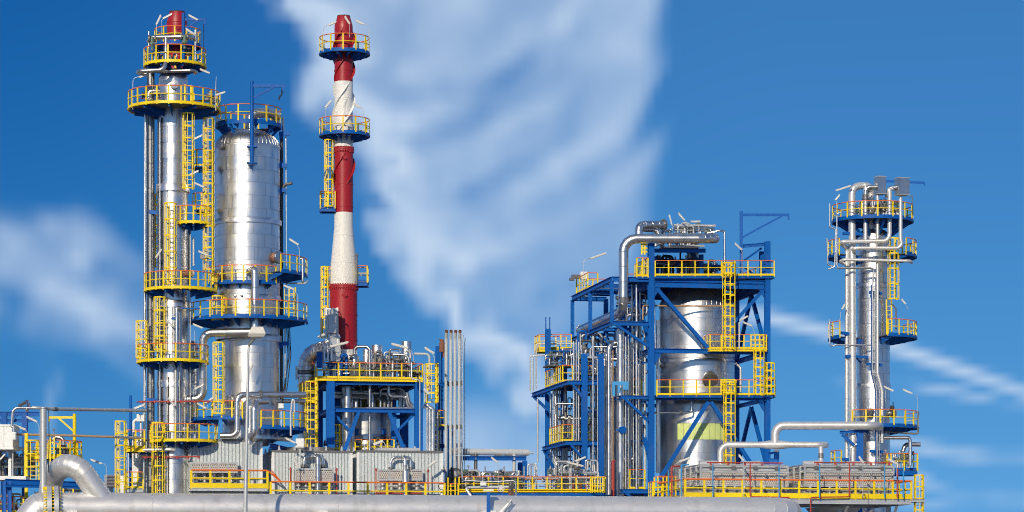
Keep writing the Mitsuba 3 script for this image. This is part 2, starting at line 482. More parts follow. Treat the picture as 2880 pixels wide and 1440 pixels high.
def railing(par, line, h=1.1, toe=True, post_every=1.3, posts=None, top='orange', closed=False, mid='yellow', wide=0.10, postmat='yellow', round_top=True, toemat='yellow', mids=1, fat=0.035):
    """A guard rail along a polyline on the deck (points at deck height)."""
    p = np.asarray(line, float)
    L = np.r_[0, np.cumsum(np.linalg.norm(np.diff(p, axis=0), axis=1))]
    at = lambda s: np.array([np.interp(s, L, p[:, k]) for k in range(3)])
    n = max(1, int(round(L[-1] / post_every)))
    stops = [L[-1] * i / n for i in range(n + 1)] if posts is None else [L[-1] * q for q in posts]
    if closed and posts is None: stops = stops[:-1]
    for s in stops:
        a, b = at(max(0, s - 0.05)), at(min(L[-1], s + 0.05))
        t = unit(b - a); q = at(s)
        part(par, 'post', MB().bar(q - Zv * 0.12, q + Zv * (h - 0.02), wide, 0.05, up=np.cross(t, Zv)), postmat)
    part(par, 'top_rail', MB().tube(p + Zv * h, fat, 6), top)
    for k in range(mids):
        part(par, 'middle_rail', MB().tube(p + Zv * h * (0.52 if mids == 1 else 0.35 + 0.3 * k), fat * 0.92, 6), mid)
    if toe:
        m = MB()
        for a, b in zip(p[:-1], p[1:]):
            m.bar(a + Zv * 0.05, b + Zv * 0.05, 0.014, 0.13)
        part(par, 'toe_board', m, toemat)


def ring_platform(label, cx, y, Y, rpx, rin, a0=0, a1=360, name='platform', cat='platform', toe='yellow', edge='blue', drop=0.28, posts=16, gussets=8, h=1.1, group=None, ctr=None, hand=True, top='orange', rail_a=None, gd=None):
    """A round deck on brackets with a guard rail. y: photograph height of the deck edge at the deck's own distance Y."""
    c = np.array([xx(cx, Y) if ctr is None else ctr[0], Y if ctr is None else ctr[1], zz(y, Y)])
    r = mm(rpx, Y)
    t = thing(name, label, cat, group)
    part(t, 'deck', MB().sector(c, rin, r - 0.03, 0.05, a0, a1), 'grating')
    part(t, 'edge_beam', MB().sector(c - Zv * 0.005, r - 0.10, r, drop, a0, a1), edge)
    full = abs(a1 - a0) > 359
    gd = min(0.35, 0.12 * (r - rin)) if gd is None else gd
    for k in range(gussets):
        a = a0 + (a1 - a0) * (k + (0.5 if full else 0.06 + 0.88 * k / max(1, gussets - 1) - k)) / (gussets if full else 1)
        d = rad_dir(a)
        z = c - Zv * 0.06
        g = MB().bar(z + d * rin * 1.0 - Zv * 0.10, z + d * (r - 0.22) - Zv * 0.10, 0.12, 0.18)
        g.plate([z + d * rin - Zv * 0.18, z + d * (r - 0.25) - Zv * 0.18, z + d * (r - 0.35) - Zv * 0.20, z + d * rin - Zv * (0.27 + gd)], 0.04, np.cross(d, Zv))
        part(t, 'bracket', g, 'blue')
    if hand:
        ra = rail_a or (a0, a1)
        railing(t, arc(c, r - 0.05, *ra), h, True, posts=np.linspace(0, 1, posts + 1)[: posts if abs(ra[1] - ra[0]) > 359 else posts + 1], toemat=toe, top=top)
    return t


def ladder(label, p0, p1, w=0.5, out=None, cage=True, hoop=0.95, cage_from=0.0, name='caged_ladder', cage_r=0.38, mat='yellow', group=None, rung=0.32):
    """A ladder between two points, with a safety cage on the side 'out' (a horizontal direction)."""
    p0, p1 = np.asarray(p0, float), np.asarray(p1, float)
    o = unit(out if out is not None else [0, -1, 0])
    s = unit(np.cross(unit(p1 - p0), o))
    t = thing(name if cage else 'ladder', label, 'ladder', group)
    for k in (-1, 1):
        part(t, 'stringer', MB().bar(p0 + s * k * w / 2, p1 + s * k * w / 2, 0.09, 0.06, up=o), mat)
    L = np.linalg.norm(p1 - p0)
    m = MB()
    for i in range(1, int(L / rung)):
        q = p0 + (p1 - p0) * (i * rung / L)
        m.bar(q - s * w / 2, q + s * w / 2, 0.035)
    part(t, 'rungs', m, mat, kind='stuff')
    if cage:
        n = max(1, int(round(L * (1 - cage_from) / hoop)))
        c_of = lambda z: p0 + (p1 - p0) * z
        g = np.radians(np.linspace(-125, 125, 11))
        ring = lambda q: np.array([q + o * (cage_r * 1.0 + cage_r * math.cos(a)) + s * (cage_r * 1.1 * math.sin(a)) for a in g])
        for i in range(n + 1):
            q = c_of(cage_from + (1 - cage_from) * i / n)
            R = ring(q)
            m = MB()
            for a, b in zip(R[:-1], R[1:]):
                m.bar(a, b, 0.022, 0.085)
            for a, k in ((R[0], -1), (R[-1], 1)):
                m.bar(a, q + s * k * w / 2, 0.022, 0.085)
            part(t, 'hoop', m, mat)
        for a in (-95, -48, 0, 48, 95):
            a = math.radians(a)
            of = o * (cage_r * 1.0 + cage_r * math.cos(a)) + s * (cage_r * 1.1 * math.sin(a))
            part(t, 'cage_bar', MB().bar(c_of(cage_from) + of, p1 + of, 0.045, 0.02, up=o), mat)
    return t


def clad_pipe(name, label, pts, r, bend=None, seg=1.15, mat='alu_pipe', cat='pipe', group=None, sides=16, mats=None, seed=0, flanges=()):
    """An insulated pipe in sheet sleeves: straight sleeves about 'seg' long, bends in mitred gores. flanges: fractions of the length."""
    bend = bend or r * 2.2
    rnd = random.Random(seed + len(pts) * 7)
    p = fillet(pts, bend, 22.5)
    t = thing(name, label, cat, group)
    cuts = [p[0]]
    for a, b in zip(p[:-1], p[1:]):
        n = max(1, int(round(np.linalg.norm(b - a) / seg)))
        cuts += [a + (b - a) * k / n for k in range(1, n + 1)]
    cuts = np.array(cuts)
    tn = np.gradient(cuts, axis=0)
    tn /= np.linalg.norm(tn, axis=1, keepdims=True) + 1e-12
    g = np.arange(sides) * 2 * math.pi / sides
    for i in range(len(cuts) - 1):
        a, b = cuts[i], cuts[i + 1]
        d, e1, e2 = MB().frame(b - a)
        ring = np.cos(g)[:, None] * e1 + np.sin(g)[:, None] * e2
        L = np.linalg.norm(b - a)

        def cut(q, tq, rr, back):
            # the ring where the sleeve meets the mitre plane through q
            base = q + ring * rr
            return base - d * (((base - q) @ tq) / (d @ tq))[:, None] + d * back
        e = min(0.03, L * 0.1)
        rows = [cut(a, tn[i], r - 0.02, 0.0), cut(a, tn[i], r, e * 0.5), cut(b, tn[i + 1], r + 0.004, -e * 0.5), cut(b, tn[i + 1], r - 0.02, 0.0)]
        wob = rnd.gauss(0, 0.008)
        nrm = ring + d * wob
        nrm /= np.linalg.norm(nrm, axis=1, keepdims=True)
        m = MB()
        j = np.arange(sides); j2 = (j + 1) % sides
        f = np.vstack([np.stack([j, j2, j2 + sides], 1), np.stack([j, j2 + sides, j + sides], 1)])
        m.raw(np.vstack([rows[0], rows[1]]), np.vstack([unit_rows(ring - d), unit_rows(ring - d)]), f)
        m.raw(np.vstack([rows[1], rows[2]]), np.vstack([nrm, nrm]), f)
        m.raw(np.vstack([rows[2], rows[3]]), np.vstack([unit_rows(ring + d), unit_rows(ring + d)]), f)
        if i in (0, len(cuts) - 2):
            e0, row, nn = (a, rows[0], -d) if i == 0 else (b, rows[3], d)
            o = np.arange(1, sides - 1)
            ff = np.stack([o * 0, o, o + 1], 1)
            m.raw(row, np.tile(nn, (sides, 1)), ff[:, ::-1] if i == 0 else ff)
        part(t, 'sleeve', m, mat if not mats else rnd.choice(mats))
    Ls = np.r_[0, np.cumsum(np.linalg.norm(np.diff(p, axis=0), axis=1))]
    for q in flanges:
        sdist = q * Ls[-1]
        c = np.array([np.interp(sdist, Ls, p[:, k]) for k in range(3)])
        c2 = np.array([np.interp(sdist + 0.05, Ls, p[:, k]) for k in range(3)])
        c1 = np.array([np.interp(sdist - 0.05, Ls, p[:, k]) for k in range(3)])
        d = unit(c2 - c1)
        flange(t, c, d, r * 1.45)
    return t


def unit_rows(v):
    return v / (np.linalg.norm(v, axis=1, keepdims=True) + 1e-12)


def flange(par, c, d, r, w=0.07, mat='cast', bolts=12, name='flange'):
    m = MB().lathe([(0.01, -w), (r, -w), (r, -w * 0.15), (r * 0.97, -w * 0.15), (r * 0.97, w * 0.15), (r, w * 0.15), (r, w), (0.01, w)], c, 20, d)
    dd, a, b = m.frame(d)
    for k in range(bolts):
        g = 2 * math.pi * k / bolts
        q = c + (a * math.cos(g) + b * math.sin(g)) * r * 0.84
        m.cyl(q - dd * w * 1.7, q + dd * w * 1.7, r * 0.055 + 0.008, 5)
    part(par, name, m, mat)


def pipe(name, label, pts, r, mat='steel', bend=None, sides=10, cat='pipe', group=None, flanges=()):
    """A bare pipe in one piece, with flanges at fractions of its length."""
    p = fillet(pts, bend or max(3 * r, 0.12), 18)
    m = MB().tube(p, r, sides)
    if not flanges:
        return solo(name, m, mat, label, cat, group)
    t = thing(name, label, cat, group)
    part(t, 'run', m, mat)
    Ls = np.r_[0, np.cumsum(np.linalg.norm(np.diff(p, axis=0), axis=1))]
    for q in flanges:
        s = q * Ls[-1]
        g = lambda z: np.array([np.interp(z, Ls, p[:, k]) for k in range(3)])
        flange(t, g(s), unit(g(min(Ls[-1], s + 0.03)) - g(max(0, s - 0.03))), r * 1.8, 0.05, bolts=8)
    return t


def tube_lamp(label, head, ang, L=1.25, pole=None, size=1.0, turn=0.0, mat='lamp_white', group='tube lamps of the plant'):
    """A fluorescent work lamp: a trough housing with a clear cover, on a bent pole. head: centre; ang: tilt in the picture plane (degrees, positive = right end up)."""
    t = thing('tube_lamp', label, 'lamp')
    c = np.asarray(head, float)
    a = math.radians(ang)
    d = unit([math.cos(a) * math.cos(turn), math.cos(a) * math.sin(turn), math.sin(a)])
    dd, s, u = MB().frame(d)
    size = size * 0.85; L = L * 0.95
    w, h = 0.17 * size, 0.13 * size
    m = MB().prof(c - d * L / 2, c + d * L / 2, [(-w / 2, 0), (w / 2, 0), (w / 2, h * 0.35), (w * 0.25, h), (-w * 0.25, h), (-w / 2, h * 0.35)])
    for sg in (-1, 1):
        m.bar(c + d * (L / 2 - 0.02) * sg + u * h * 0.4, c + d * (L / 2 + 0.03) * sg + u * h * 0.4, w * 1.05, h * 0.95)
    part(t, 'housing', m, mat)
    part(t, 'cover', MB().tube([c - d * L * 0.46 - u * 0.01, c + d * L * 0.46 - u * 0.01], w * 0.40, 8), 'lamp_glass')
    if pole is not None:
        q = fillet([np.asarray(x, float) for x in pole], 0.35, 18)
        part(t, 'pole', MB().tube(q, 0.03 * size, 6), 'galvanised')
    return t


def valve(par, c, d, r, wheel=True, mat='valve_green', side=None):
    """A gate valve as part of a line: body, bonnet and hand wheel."""
    c = np.asarray(c, float); d = unit(d)
    up = unit(side) if side is not None else (Zv if abs(d[2]) < 0.9 else np.array([0, -1.0, 0]))
    m = MB().lathe([(0.01, -2.2 * r), (1.7 * r, -2.2 * r), (1.7 * r, -1.8 * r), (r, -1.8 * r), (1.35 * r, -0.6 * r), (1.35 * r, 0.6 * r), (r, 1.8 * r), (1.7 * r, 1.8 * r), (1.7 * r, 2.2 * r), (0.01, 2.2 * r)], c, 14, d)
    m.lathe([(0.9 * r, 0), (0.9 * r, 1.6 * r), (1.3 * r, 1.6 * r), (1.3 * r, 2.0 * r), (0.45 * r, 2.1 * r), (0.3 * r, 3.2 * r), (0.01, 3.2 * r)], c, 12, up)
    k = part(par, 'valve', m, mat)
    if wheel:
        dd, a, b = m.frame(up)
        cc = c + up * 3.2 * r
        w = MB()
        R = 1.5 * r
        w.tube([cc + (a * math.cos(g) + b * math.sin(g)) * R for g in np.linspace(0, 2 * math.pi, 15)[:-1]], 0.14 * r, 5, closed=True)
        for g in (0, 1.05, 2.09):
            e = a * math.cos(g) + b * math.sin(g)
            w.bar(cc - e * R, cc + e * R, 0.15 * r)
        part(k, 'hand_wheel', w, 'cast')
    return k


def beam(par, p0, p1, w=0.3, h=0.4, mat='blue', name='beam', up=None, t=0.03):
    return part(par, name, MB().ibeam(p0, p1, w, h, t, up), mat)


def column(par, x, y, z0, z1, w=0.4, d=0.4, mat='blue', rot=0.0, face=True):
    """An upright rolled column; 'face' turns the flange to the camera."""
    up = [math.sin(rot), -math.cos(rot), 0] if face else [math.cos(rot), math.sin(rot), 0]
    return part(par, 'column', MB().ibeam([x, y, z0], [x, y, z1], w, d, 0.035, up), mat)


def along(p, a, dist):
    """The point 'dist' metres from p in plan direction a (degrees: 0 = right along the fronts)."""
    return np.asarray(p, float) + rad_dir(a) * dist


ROT = 11.0                                    # the plant's grid is turned this much to the view
UA, VA = ROT, ROT + 90.0                      # its two plan directions
UD, VD = rad_dir(UA), rad_dir(VA)
ROTR = math.radians(ROT)


def hit(x, p, a):
    """The point on the plan line from p in direction a (degrees) that is seen at photograph column x; at p's height."""
    d = rad_dir(a)
    k = (x - HX) / F
    s = (k * p[1] - p[0]) / (d[0] - k * d[1])
    return np.asarray(p, float) + d * s


struct('ground', MB().quad([-3000, -200, 0], [3000, -200, 0], [3000, 5000, 0], [-3000, 5000, 0]), 'gravel')

# ---------------------------------------------------------------- more shared builders
def deck(label, pts, rails=(), edge=0.30, beam_mat='blue', name='platform', cat='platform', toe='yellow', h=1.1, every=1.2, joists=True, wide=0.10, group=None, plate='grating', beams=True, mids=1, top='orange', fat=0.035):
    """A straight-sided deck: pts = corners in order at deck height; rails = polylines of corner numbers."""
    pts = [np.asarray(p, float) for p in pts]
    t = thing(name, label, cat, group)
    part(t, 'deck', MB().plate([p - Zv * 0.03 for p in pts], 0.05, Zv), plate)
    if beams:
        for a, b in zip(pts, pts[1:] + pts[:1]):
            part(t, 'edge_beam', MB().ibeam(a - Zv * (0.06 + edge / 2), b - Zv * (0.06 + edge / 2), 0.14, edge, 0.025), beam_mat)
        if joists and len(pts) == 4:
            L = np.linalg.norm(pts[1] - pts[0])
            n = int(L / 1.6)
            for k in range(1, n + 1):
                f = k / (n + 1)
                part(t, 'joist', MB().ibeam(pts[0] + (pts[1] - pts[0]) * f - Zv * (0.07 + edge * 0.4), pts[3] + (pts[2] - pts[3]) * f - Zv * (0.07 + edge * 0.4), 0.1, edge * 0.7, 0.02), beam_mat)
    for r in rails:
        line = [pts[i] if isinstance(i, int) else pts[i[0]] + (pts[i[1]] - pts[i[0]]) * i[2] for i in r]
        for a, b in zip(line[:-1], line[1:]):
            railing(t, [a, b], h, True, every, toemat=toe, wide=wide, mids=mids, top=top, fat=fat)
    return t


def lad(label, x, ytop, ybot, Y, cage=True, out=(0, -1, 0), hoop=0.9, cage_from=0.0, w=0.46, x1=None, r=0.38, **k):
    return ladder(label, pt(x if x1 is None else x1, ybot, Y), pt(x, ytop, Y), w, out, cage, hoop, cage_from, cage_r=r, **k)


def davit(label, xp, ytop, ybot, yarm, xend, ybrace, xbrace, Y, w=0.22, aw=0.18, mat='blue', feet=(), hook=0.3, ang=0.0, square=False):
    """A lifting davit: post, arm, brace and hook block."""
    t = thing('davit', label, 'davit')
    a, b = pt(xp, ybot, Y), pt(xp, ytop, Y)
    post = MB().bar(a, b, w, w, up=[0, -1, 0]) if square else MB().tube([a, b], w / 2, 12)
    part(t, 'post', post, mat)
    e = pt(xend, yarm, Y)
    s0 = pt(xp, yarm, Y)
    part(t, 'arm', MB().bar(s0, e, aw * 0.7, aw, up=Zv), mat)
    part(t, 'brace', MB().bar(pt(xp, ybrace, Y), pt(xbrace, yarm, Y) - Zv * aw * 0.4, aw * 0.6, aw * 0.7), mat)
    part(t, 'hook_plate', MB().bar(e + Zv * aw * 0.5, e - Zv * hook, aw * 0.8, aw * 0.6, up=[1, 0, 0]), mat)
    for y in feet:
        q = pt(xp, y, Y)
        part(t, 'bracket', MB().box(q + np.array([0, 0.15, 0]), w * 2.6, 0.5, 0.08).plate([q + np.array([0, 0, -0.04]), q + np.array([0, 0.4, -0.04]), q + np.array([0, 0.4, -0.5])], 0.05, [1, 0, 0]), mat)
    return t


def nozzle(par, c, d, r, L, mat='alu_b', blind=True, bolts=14, name='manhole'):
    """A short neck with a bolted flange."""
    c = np.asarray(c, float); d = unit(d)
    k = part(par, name, MB().cyl(c, c + d * L, r, 18), mat)
    flange(k, c + d * L, d, r * 1.28, 0.06, bolts=bolts)
    if blind:
        part(k, 'cover', MB().lathe([(r * 1.2, 0.06), (r * 1.2, 0.11), (0.01, 0.13)], c + d * L, 18, d), 'steel')
    return k


def dome(par, cx, cy, z, r, h, mat='alu_a', gores=0, top=0.0, name='dome', sides=40):
    """A dished head; with gores > 0 it is sheeted in overlapping gores, each a part."""
    prof = [(r * math.cos(a), h * math.sin(a)) for a in np.linspace(0, math.pi / 2 - 0.02 - top, 9)]
    if not gores:
        part(par, name, MB().lathe(prof, [cx, cy, z], sides), mat)
        return
    part(par, 'head', MB().lathe([(max(0.01, a - 0.03), b) for a, b in prof], [cx, cy, z], sides), 'steel')
    rnd = random.Random(int(r * 1000))
    for k in range(gores):
        a0, a1 = k * 360 / gores, (k + 1) * 360 / gores
        m = MB()
        m.lathe(prof, [cx, cy, z], 3, None, a0, a1 - 0.25)
        for a in (a0,):
            d = rad_dir(a)
            pts = [np.array([cx, cy, z]) + d * (q + 0.012) + Zv * (w + 0.012) for q, w in prof]
            m.tube(pts, 0.022, 4)
        part(par, 'gore', m, rnd.choice(['alu_a', 'alu_a', 'alu_b', 'alu_c']))


def caged_gate(par, c, a, w=0.8): pass


# ================================================================ the left tower
YT = 190.0
TX, TR = xx(487, YT), mm(41, YT)
tower = thing('distillation_tower', 'slender silver clad column at left, hung with yellow platforms and ladders', 'column')
part(tower, 'skirt', MB().lathe([(TR + 0.25, 0), (TR + 0.25, 0.15), (TR, 0.3), (TR, zz(1440, YT))], [TX, YT, 0], 40), 'alu_a')
shell(tower, TX, YT, zz(1440, YT), zz(226, YT), TR, 1.08, 5, 11)
dome(tower, TX, YT, zz(226, YT), TR, 0.75, 'alu_b')
for y_ in (532, 858, 1081):
    band(tower, TX, YT, zz(y_, YT), TR, 0.46, 0.10 if y_ != 532 else 0.16, 'alu_b')
nozzle(tower, [TX + 0.2, YT - TR + 0.03, zz(246, YT)], [0.15, -1, 0], 0.24, 0.14)
nozzle(tower, [TX + TR - 0.1, YT - 0.5, zz(1209, YT)], [1, -0.5, 0], 0.24, 0.34, 'alu_c')
nozzle(tower, [TX + TR - 0.15, YT - 0.35, zz(772, YT)], [1, -0.6, 0], 0.20, 0.5, 'rust')
nozzle(tower, [TX - TR + 0.15, YT - 0.35, zz(965, YT)], [-1, -0.4, 0], 0.22, 0.4, 'steel')

ring_platform('highest round yellow platform of the left column, under the red stack tip', 492, 187, YT, 89, 0.6, posts=15, gussets=8, drop=0.07, edge='yellow')
ring_platform('widest round yellow platform of the left column, second from its top', 490, 309, YT, 131, TR + 0.06, posts=24, gussets=10, drop=0.07, edge='yellow')
ring_platform('small yellow platform on the right of the left column, half way up', 546, 626, YT - 1.1, 51, 0.08, 180, 372, posts=8, gussets=5, drop=0.07, edge='yellow', ctr=(xx(546, YT), YT - 0.35))
ring_platform('round yellow platform of the left column level with the dark manhole of the big vessel', 508, 819, YT, 104, TR + 0.05, 100, 400, posts=17, gussets=9, drop=0.07, edge='yellow', rail_a=(150, 390))
ring_platform('round yellow platform of the left column behind which a white domed pot stands', 486, 1020, YT, 102, TR + 0.06, 120, 420, posts=13, gussets=8, drop=0.07, edge='yellow')
ring_platform('lowest round yellow platform of the left column, above the pale cooler house', 517, 1243, YT, 97, 0.5, 160, 385, posts=11, gussets=7, drop=0.07, edge='yellow')

lad('yellow caged ladder hanging under the widest platform of the left column', 531, 322, 532, YT - 1.2, hoop=0.9, w=0.5, r=0.36)
lad('tall yellow caged ladder between the left column and the big vessel', 588, 336, 760, YT - 0.3, hoop=0.74, w=0.42, r=0.33)
lad('yellow caged ladder on the bright face of the left column below its half way platform', 481, 574, 800, YT - 1.2, hoop=0.98, w=0.44, r=0.37)
lad('thin yellow caged ladder in the shade behind the left column', 440, 548, 752, YT + 0.9, hoop=0.7, w=0.22, r=0.16)
lad('yellow caged ladder left of the column face above the fifth platform', 452, 838, 1010, YT - 0.9, hoop=0.95, w=0.44, r=0.37, cage_from=0.15)
lad('yellow caged ladder down the foot of the left column to the big pipeline', 447, 1190, 1392, YT - 1.0, hoop=0.95, w=0.44, r=0.38)
lad('thin yellow caged ladder left of the tall grey riser of the left column', 401, 905, 1008, YT - 0.6, hoop=0.65, w=0.5, r=0.36, cage_from=0.0)
for x_, a_, b_ in ((598, 336, 800),):
    solo('ladder_rail', MB().bar(pt(x_, a_, YT - 0.1), pt(x_, b_, YT - 0.1), 0.13, 0.1, up=[0, -1, 0]), 'yellow', 'long yellow post beside the tall caged ladder of the big vessel', 'post')

# risers and top piping of the left column
clad_pipe('riser_pipe', 'thick grey riser pipe along the left side of the slender column', [pt(424, 1420, YT + 0.2), pt(424, 325, YT + 0.2), pt(424, 200, YT + 0.2)], mm(11, YT), seg=1.6, mat='steel_dark')
pipe('riser_pipe', 'thin bright riser pipe left of the thick grey riser', [pt(405, 1400, YT - 0.1), pt(409, 325, YT - 0.1), pt(414, 265, YT - 0.1), pt(418, 255, YT + 0.3), pt(430, 252, YT + 0.3)], mm(4.2, YT), 'alu_pipe')
pipe('vapour_pipe', 'silver pipe looping from the valve header down over the highest platform', [pt(467, 104, YT - 1.6), pt(467, 176, YT - 1.9), pt(458, 197, YT - 2.2), pt(390, 200, YT - 1.9), pt(388, 204, YT + 0.2), pt(420, 208, YT + 0.2), pt(424, 330, YT + 0.2)], mm(6.3, YT), 'alu_pipe', bend=0.42, sides=14)
hd = thing('valve_header', 'silver pipe header with two green relief valves above the highest platform', 'pipe header')
part(hd, 'run', MB().tube(fillet([pt(418, 116, YT - 0.8), pt(424, 105, YT - 1.6), pt(520, 103, YT - 1.7), pt(548, 106, YT - 1.0), pt(552, 120, YT - 0.7)], 0.3), mm(6, YT), 14), 'alu_pipe')
for x_, y_ in ((428, 110), (519, 105)):
    q = pt(x_, y_, YT - 1.75)
    flange(hd, q + np.array([-0.2, 0.02, 0.03]), [1, 0.05, 0], mm(10, YT), 0.045, bolts=10)
    flange(hd, q + np.array([0.2, 0.02, 0.03]), [1, 0.05, 0], mm(10, YT), 0.045, bolts=10)
    part(hd, 'relief_valve', MB().lathe([(0.01, -0.75), (0.10, -0.75), (0.10, -0.62), (0.06, -0.6), (0.08, -0.42), (0.2, -0.38), (0.2, -0.28), (0.13, -0.2), (0.13, 0.12), (0.05, 0.16), (0.01, 0.17)], q, 16), 'valve_green')
for x_, y0_, y1_ in ((419, 88, 178), (549, 84, 178)):
    pipe('vent_pipe', 'thin silver vent with a pointed cap at the %s of the highest platform' % ('left' if x_ < 480 else 'right'), [pt(x_, y1_, YT - 0.9), pt(x_, y0_ + 14, YT - 0.9), pt(x_, y0_, YT - 0.9)], mm(2.6, YT), 'alu_pipe', sides=8)
pipe('overhead_pipe', 'silver pipe curving out under the highest platform of the left column', [pt(447, 201, YT - 1.0), pt(470, 200, YT - 1.3), pt(545, 198, YT - 1.3), pt(552, 203, YT - 0.5), pt(548, 205, YT + 0.5)], mm(5.5, YT), 'steel', bend=0.3, sides=12)
for k_, x_ in enumerate((436, 452, 466, 488, 540, 556)):
    t_ = pipe('small_bore_pipe', 'small grey instrument line number %s from the left on the highest platform' % ('first', 'second', 'third', 'fourth', 'fifth', 'last')[k_],
         [pt(x_, 186, YT - 0.3), pt(x_, 150 + (k_ * 7) % 18, YT - 0.3), pt(x_ + 9, 147 + (k_ * 7) % 18, YT - 0.6), pt(x_ + 9, 186, YT - 0.6)], 0.055, 'steel', bend=0.12, sides=7)
vt = thing('valve_cluster', 'dark block of small valves behind the rail of the highest platform', 'valve')
for k_, (x_, y_) in enumerate(((440, 150), (446, 168), (470, 160), (482, 172), (530, 150), (545, 165))):
    valve(vt, pt(x_, y_, YT - 0.2), Zv if k_ % 2 else [1, 0, 0], 0.11, mat='cast', side=[0, -1, 0] if k_ % 2 else Zv)
vt = thing('valve_cluster', 'grey valves and short pipes at the left on the widest platform', 'valve')
for k_, (x_, y_) in enumerate(((412, 268), (424, 282), (438, 262), (446, 285))):
    valve(vt, pt(x_, y_, YT - 1.2), Zv if k_ % 2 else [1, 0, 0], 0.13, mat='cast', side=[0, -1, 0] if k_ % 2 else Zv)
part(vt, 'run', MB().tube(fillet([pt(418, 300, YT - 1.3), pt(418, 256, YT - 1.3), pt(450, 256, YT - 1.2)], 0.25), 0.14, 12), 'alu_pipe')
vt = thing('valve_cluster', 'small dark valves at the right on the widest platform', 'valve')
for k_, (x_, y_) in enumerate(((583, 280), (592, 268), (603, 286))):
    valve(vt, pt(x_, y_, YT - 0.5), Zv if k_ % 2 else [1, 0, 0], 0.11, mat='cast', side=[0, -1, 0] if k_ % 2 else Zv)
g_ = thing('ladder_gate', 'yellow ladder head with two tall handles on the widest platform', 'ladder')
for x_, y_ in ((520, 238), (537, 240), (545, 262)):
    part(g_, 'handle', MB().bar(pt(x_, 296, YT - 2.0), pt(x_, y_, YT - 2.0), 0.11, 0.08, up=[0, -1, 0]), 'yellow')
part(g_, 'cross_bar', MB().bar(pt(520, 241, YT - 2.0), pt(537, 241, YT - 2.0), 0.05, 0.07), 'yellow')

# the stack behind it
YS2 = 205.0
def stack_tip(prof_px, cx, Y):
    return [(mm(r, Y), zz(y, Y)) for r, y in prof_px]
st2 = thing('flue_stack', 'red stack tip rising behind the top of the slender left column', 'chimney')
part(st2, 'shaft', MB().lathe([(mm(28.5, YS2), 0), (mm(28.5, YS2), zz(72, YS2))], [xx(498, YS2), YS2, 0], 40), 'red_paint')
part(st2, 'tip', MB().lathe([(mm(28.5, YS2), zz(72, YS2)), (mm(28.2, YS2), zz(60, YS2)), (mm(21, YS2), zz(35, YS2)), (mm(19.5, YS2), zz(34, YS2)), (mm(17, YS2), zz(60, YS2))], [xx(498, YS2), YS2, 0], 40), 'red_paint')
part(st2, 'rim', MB().lathe([(mm(21, YS2), zz(35.5, YS2)), (mm(22, YS2), zz(35, YS2)), (mm(22, YS2), zz(33, YS2)), (mm(19, YS2), zz(33, YS2))], [xx(498, YS2), YS2, 0], 40), 'dark')
part(st2, 'seam', MB().lathe([(mm(28.6, YS2), zz(67, YS2)), (mm(29.4, YS2), zz(66, YS2)), (mm(28.6, YS2), zz(65, YS2))], [xx(498, YS2), YS2, 0], 40), 'red_paint')
k_ = part(st2, 'port', MB().cyl([xx(502, YS2), YS2 - mm(28, YS2), zz(84, YS2)], [xx(503, YS2), YS2 - mm(32, YS2), zz(84, YS2)], mm(5, YS2), 14), 'red_paint')
ring_platform('blue edged round platform of the red stack behind the left column', 499, 128, YS2, 66, mm(30, YS2), posts=12, toe='blue', drop=0.2)
davit('blue lifting davit beside the red stack tip over the left column', 516, 37, 176, 55, 576, 82, 558, YT - 0.4, 0.24, 0.15, hook=0.35)
solo('lifting_chain', MB().tube([pt(573, 68, YT - 0.4), pt(573, 140, YT - 0.4), pt(570, 146, YT - 0.4)], 0.025, 5), 'black', 'black lifting chain hanging from the blue davit over the left column', 'chain')

for lab_, (x_, y_), a_, pole_ in (
    ('tube lamp left of the red stack tip on a short upright pole', (447, 56), 65, [(441, 92), (441, 64), (445, 60)]),
    ('brownish tube lamp against the left edge of the red stack tip', (472, 46), 28, [(454, 94), (454, 56), (466, 48)]),
    ('tube lamp just above the arm of the blue davit by the red stack', (543, 50), -28, [(556, 56), (550, 52)]),
    ('tube lamp slanting under the blue davit arm on the highest platform', (535, 90), -33, [(552, 120), (550, 100), (545, 98)]),
    ('tube lamp sticking out right under the highest platform of the left column', (576, 201), -22, [(563, 192), (570, 197)]),
    ('tube lamp at the left above the rail of the widest platform', (405, 213), 22, [(374, 308), (374, 224), (382, 217), (394, 216)]),
    ('tube lamp at the right end of the widest platform of the left column', (620, 264), 18, [(604, 272), (612, 267)]),
    ('tube lamp beside the caged ladder left of the vessel dome', (556, 387), 25, [(545, 396), (549, 390)]),
    ('tube lamp lower on the ladder between left column and vessel', (546, 487), 25, [(536, 500), (540, 491)]),
    ('tube lamp slanting down in the ladders between left column and vessel', (560, 521), -24, [(580, 532), (572, 527)]),
    ('tube lamp on a pole between left column and vessel above the vessel platforms', (571, 713), -24, [(571, 800), (571, 730)]),
    ('tube lamp on the dark left side of the slender column', (447, 713), 55, [(440, 728), (443, 722)]),
    ('tube lamp on the lit face of the left column above the fifth platform', (476, 908), -52, [(472, 938), (474, 920)]),
    ('tube lamp under the left end of the blue ring platform of the big vessel', (556, 918), -22, [(548, 1000), (548, 930)]),
    ('tube lamp on the face of the left column under the red spray ring', (482, 1131), -52, [(490, 1150), (487, 1142)]),
    ('tube lamp slanting at the left end of the lower vessel platform', (567, 1142), -30, [(582, 1160), (578, 1150)]),
    ('tube lamp on a bracket before the white domed pot', (561, 1088), 28, [(544, 1120), (544, 1095), (550, 1092)]),
):
    tube_lamp(lab_, pt(x_, y_, YT - 1.6), a_, 0.68, [pt(x, y, YT - 1.6) for x, y in pole_], size=0.75)
solo('whip_aerial', MB().tube([pt(607, 312, YT - 1.2), pt(607, 250, YT - 1.2), pt(608, 215, YT - 1.2)], [0.03, 0.03, 0.012], 5), 'galvanised', 'thin whip aerial with a yellow sleeve at the right of the widest platform', 'aerial')

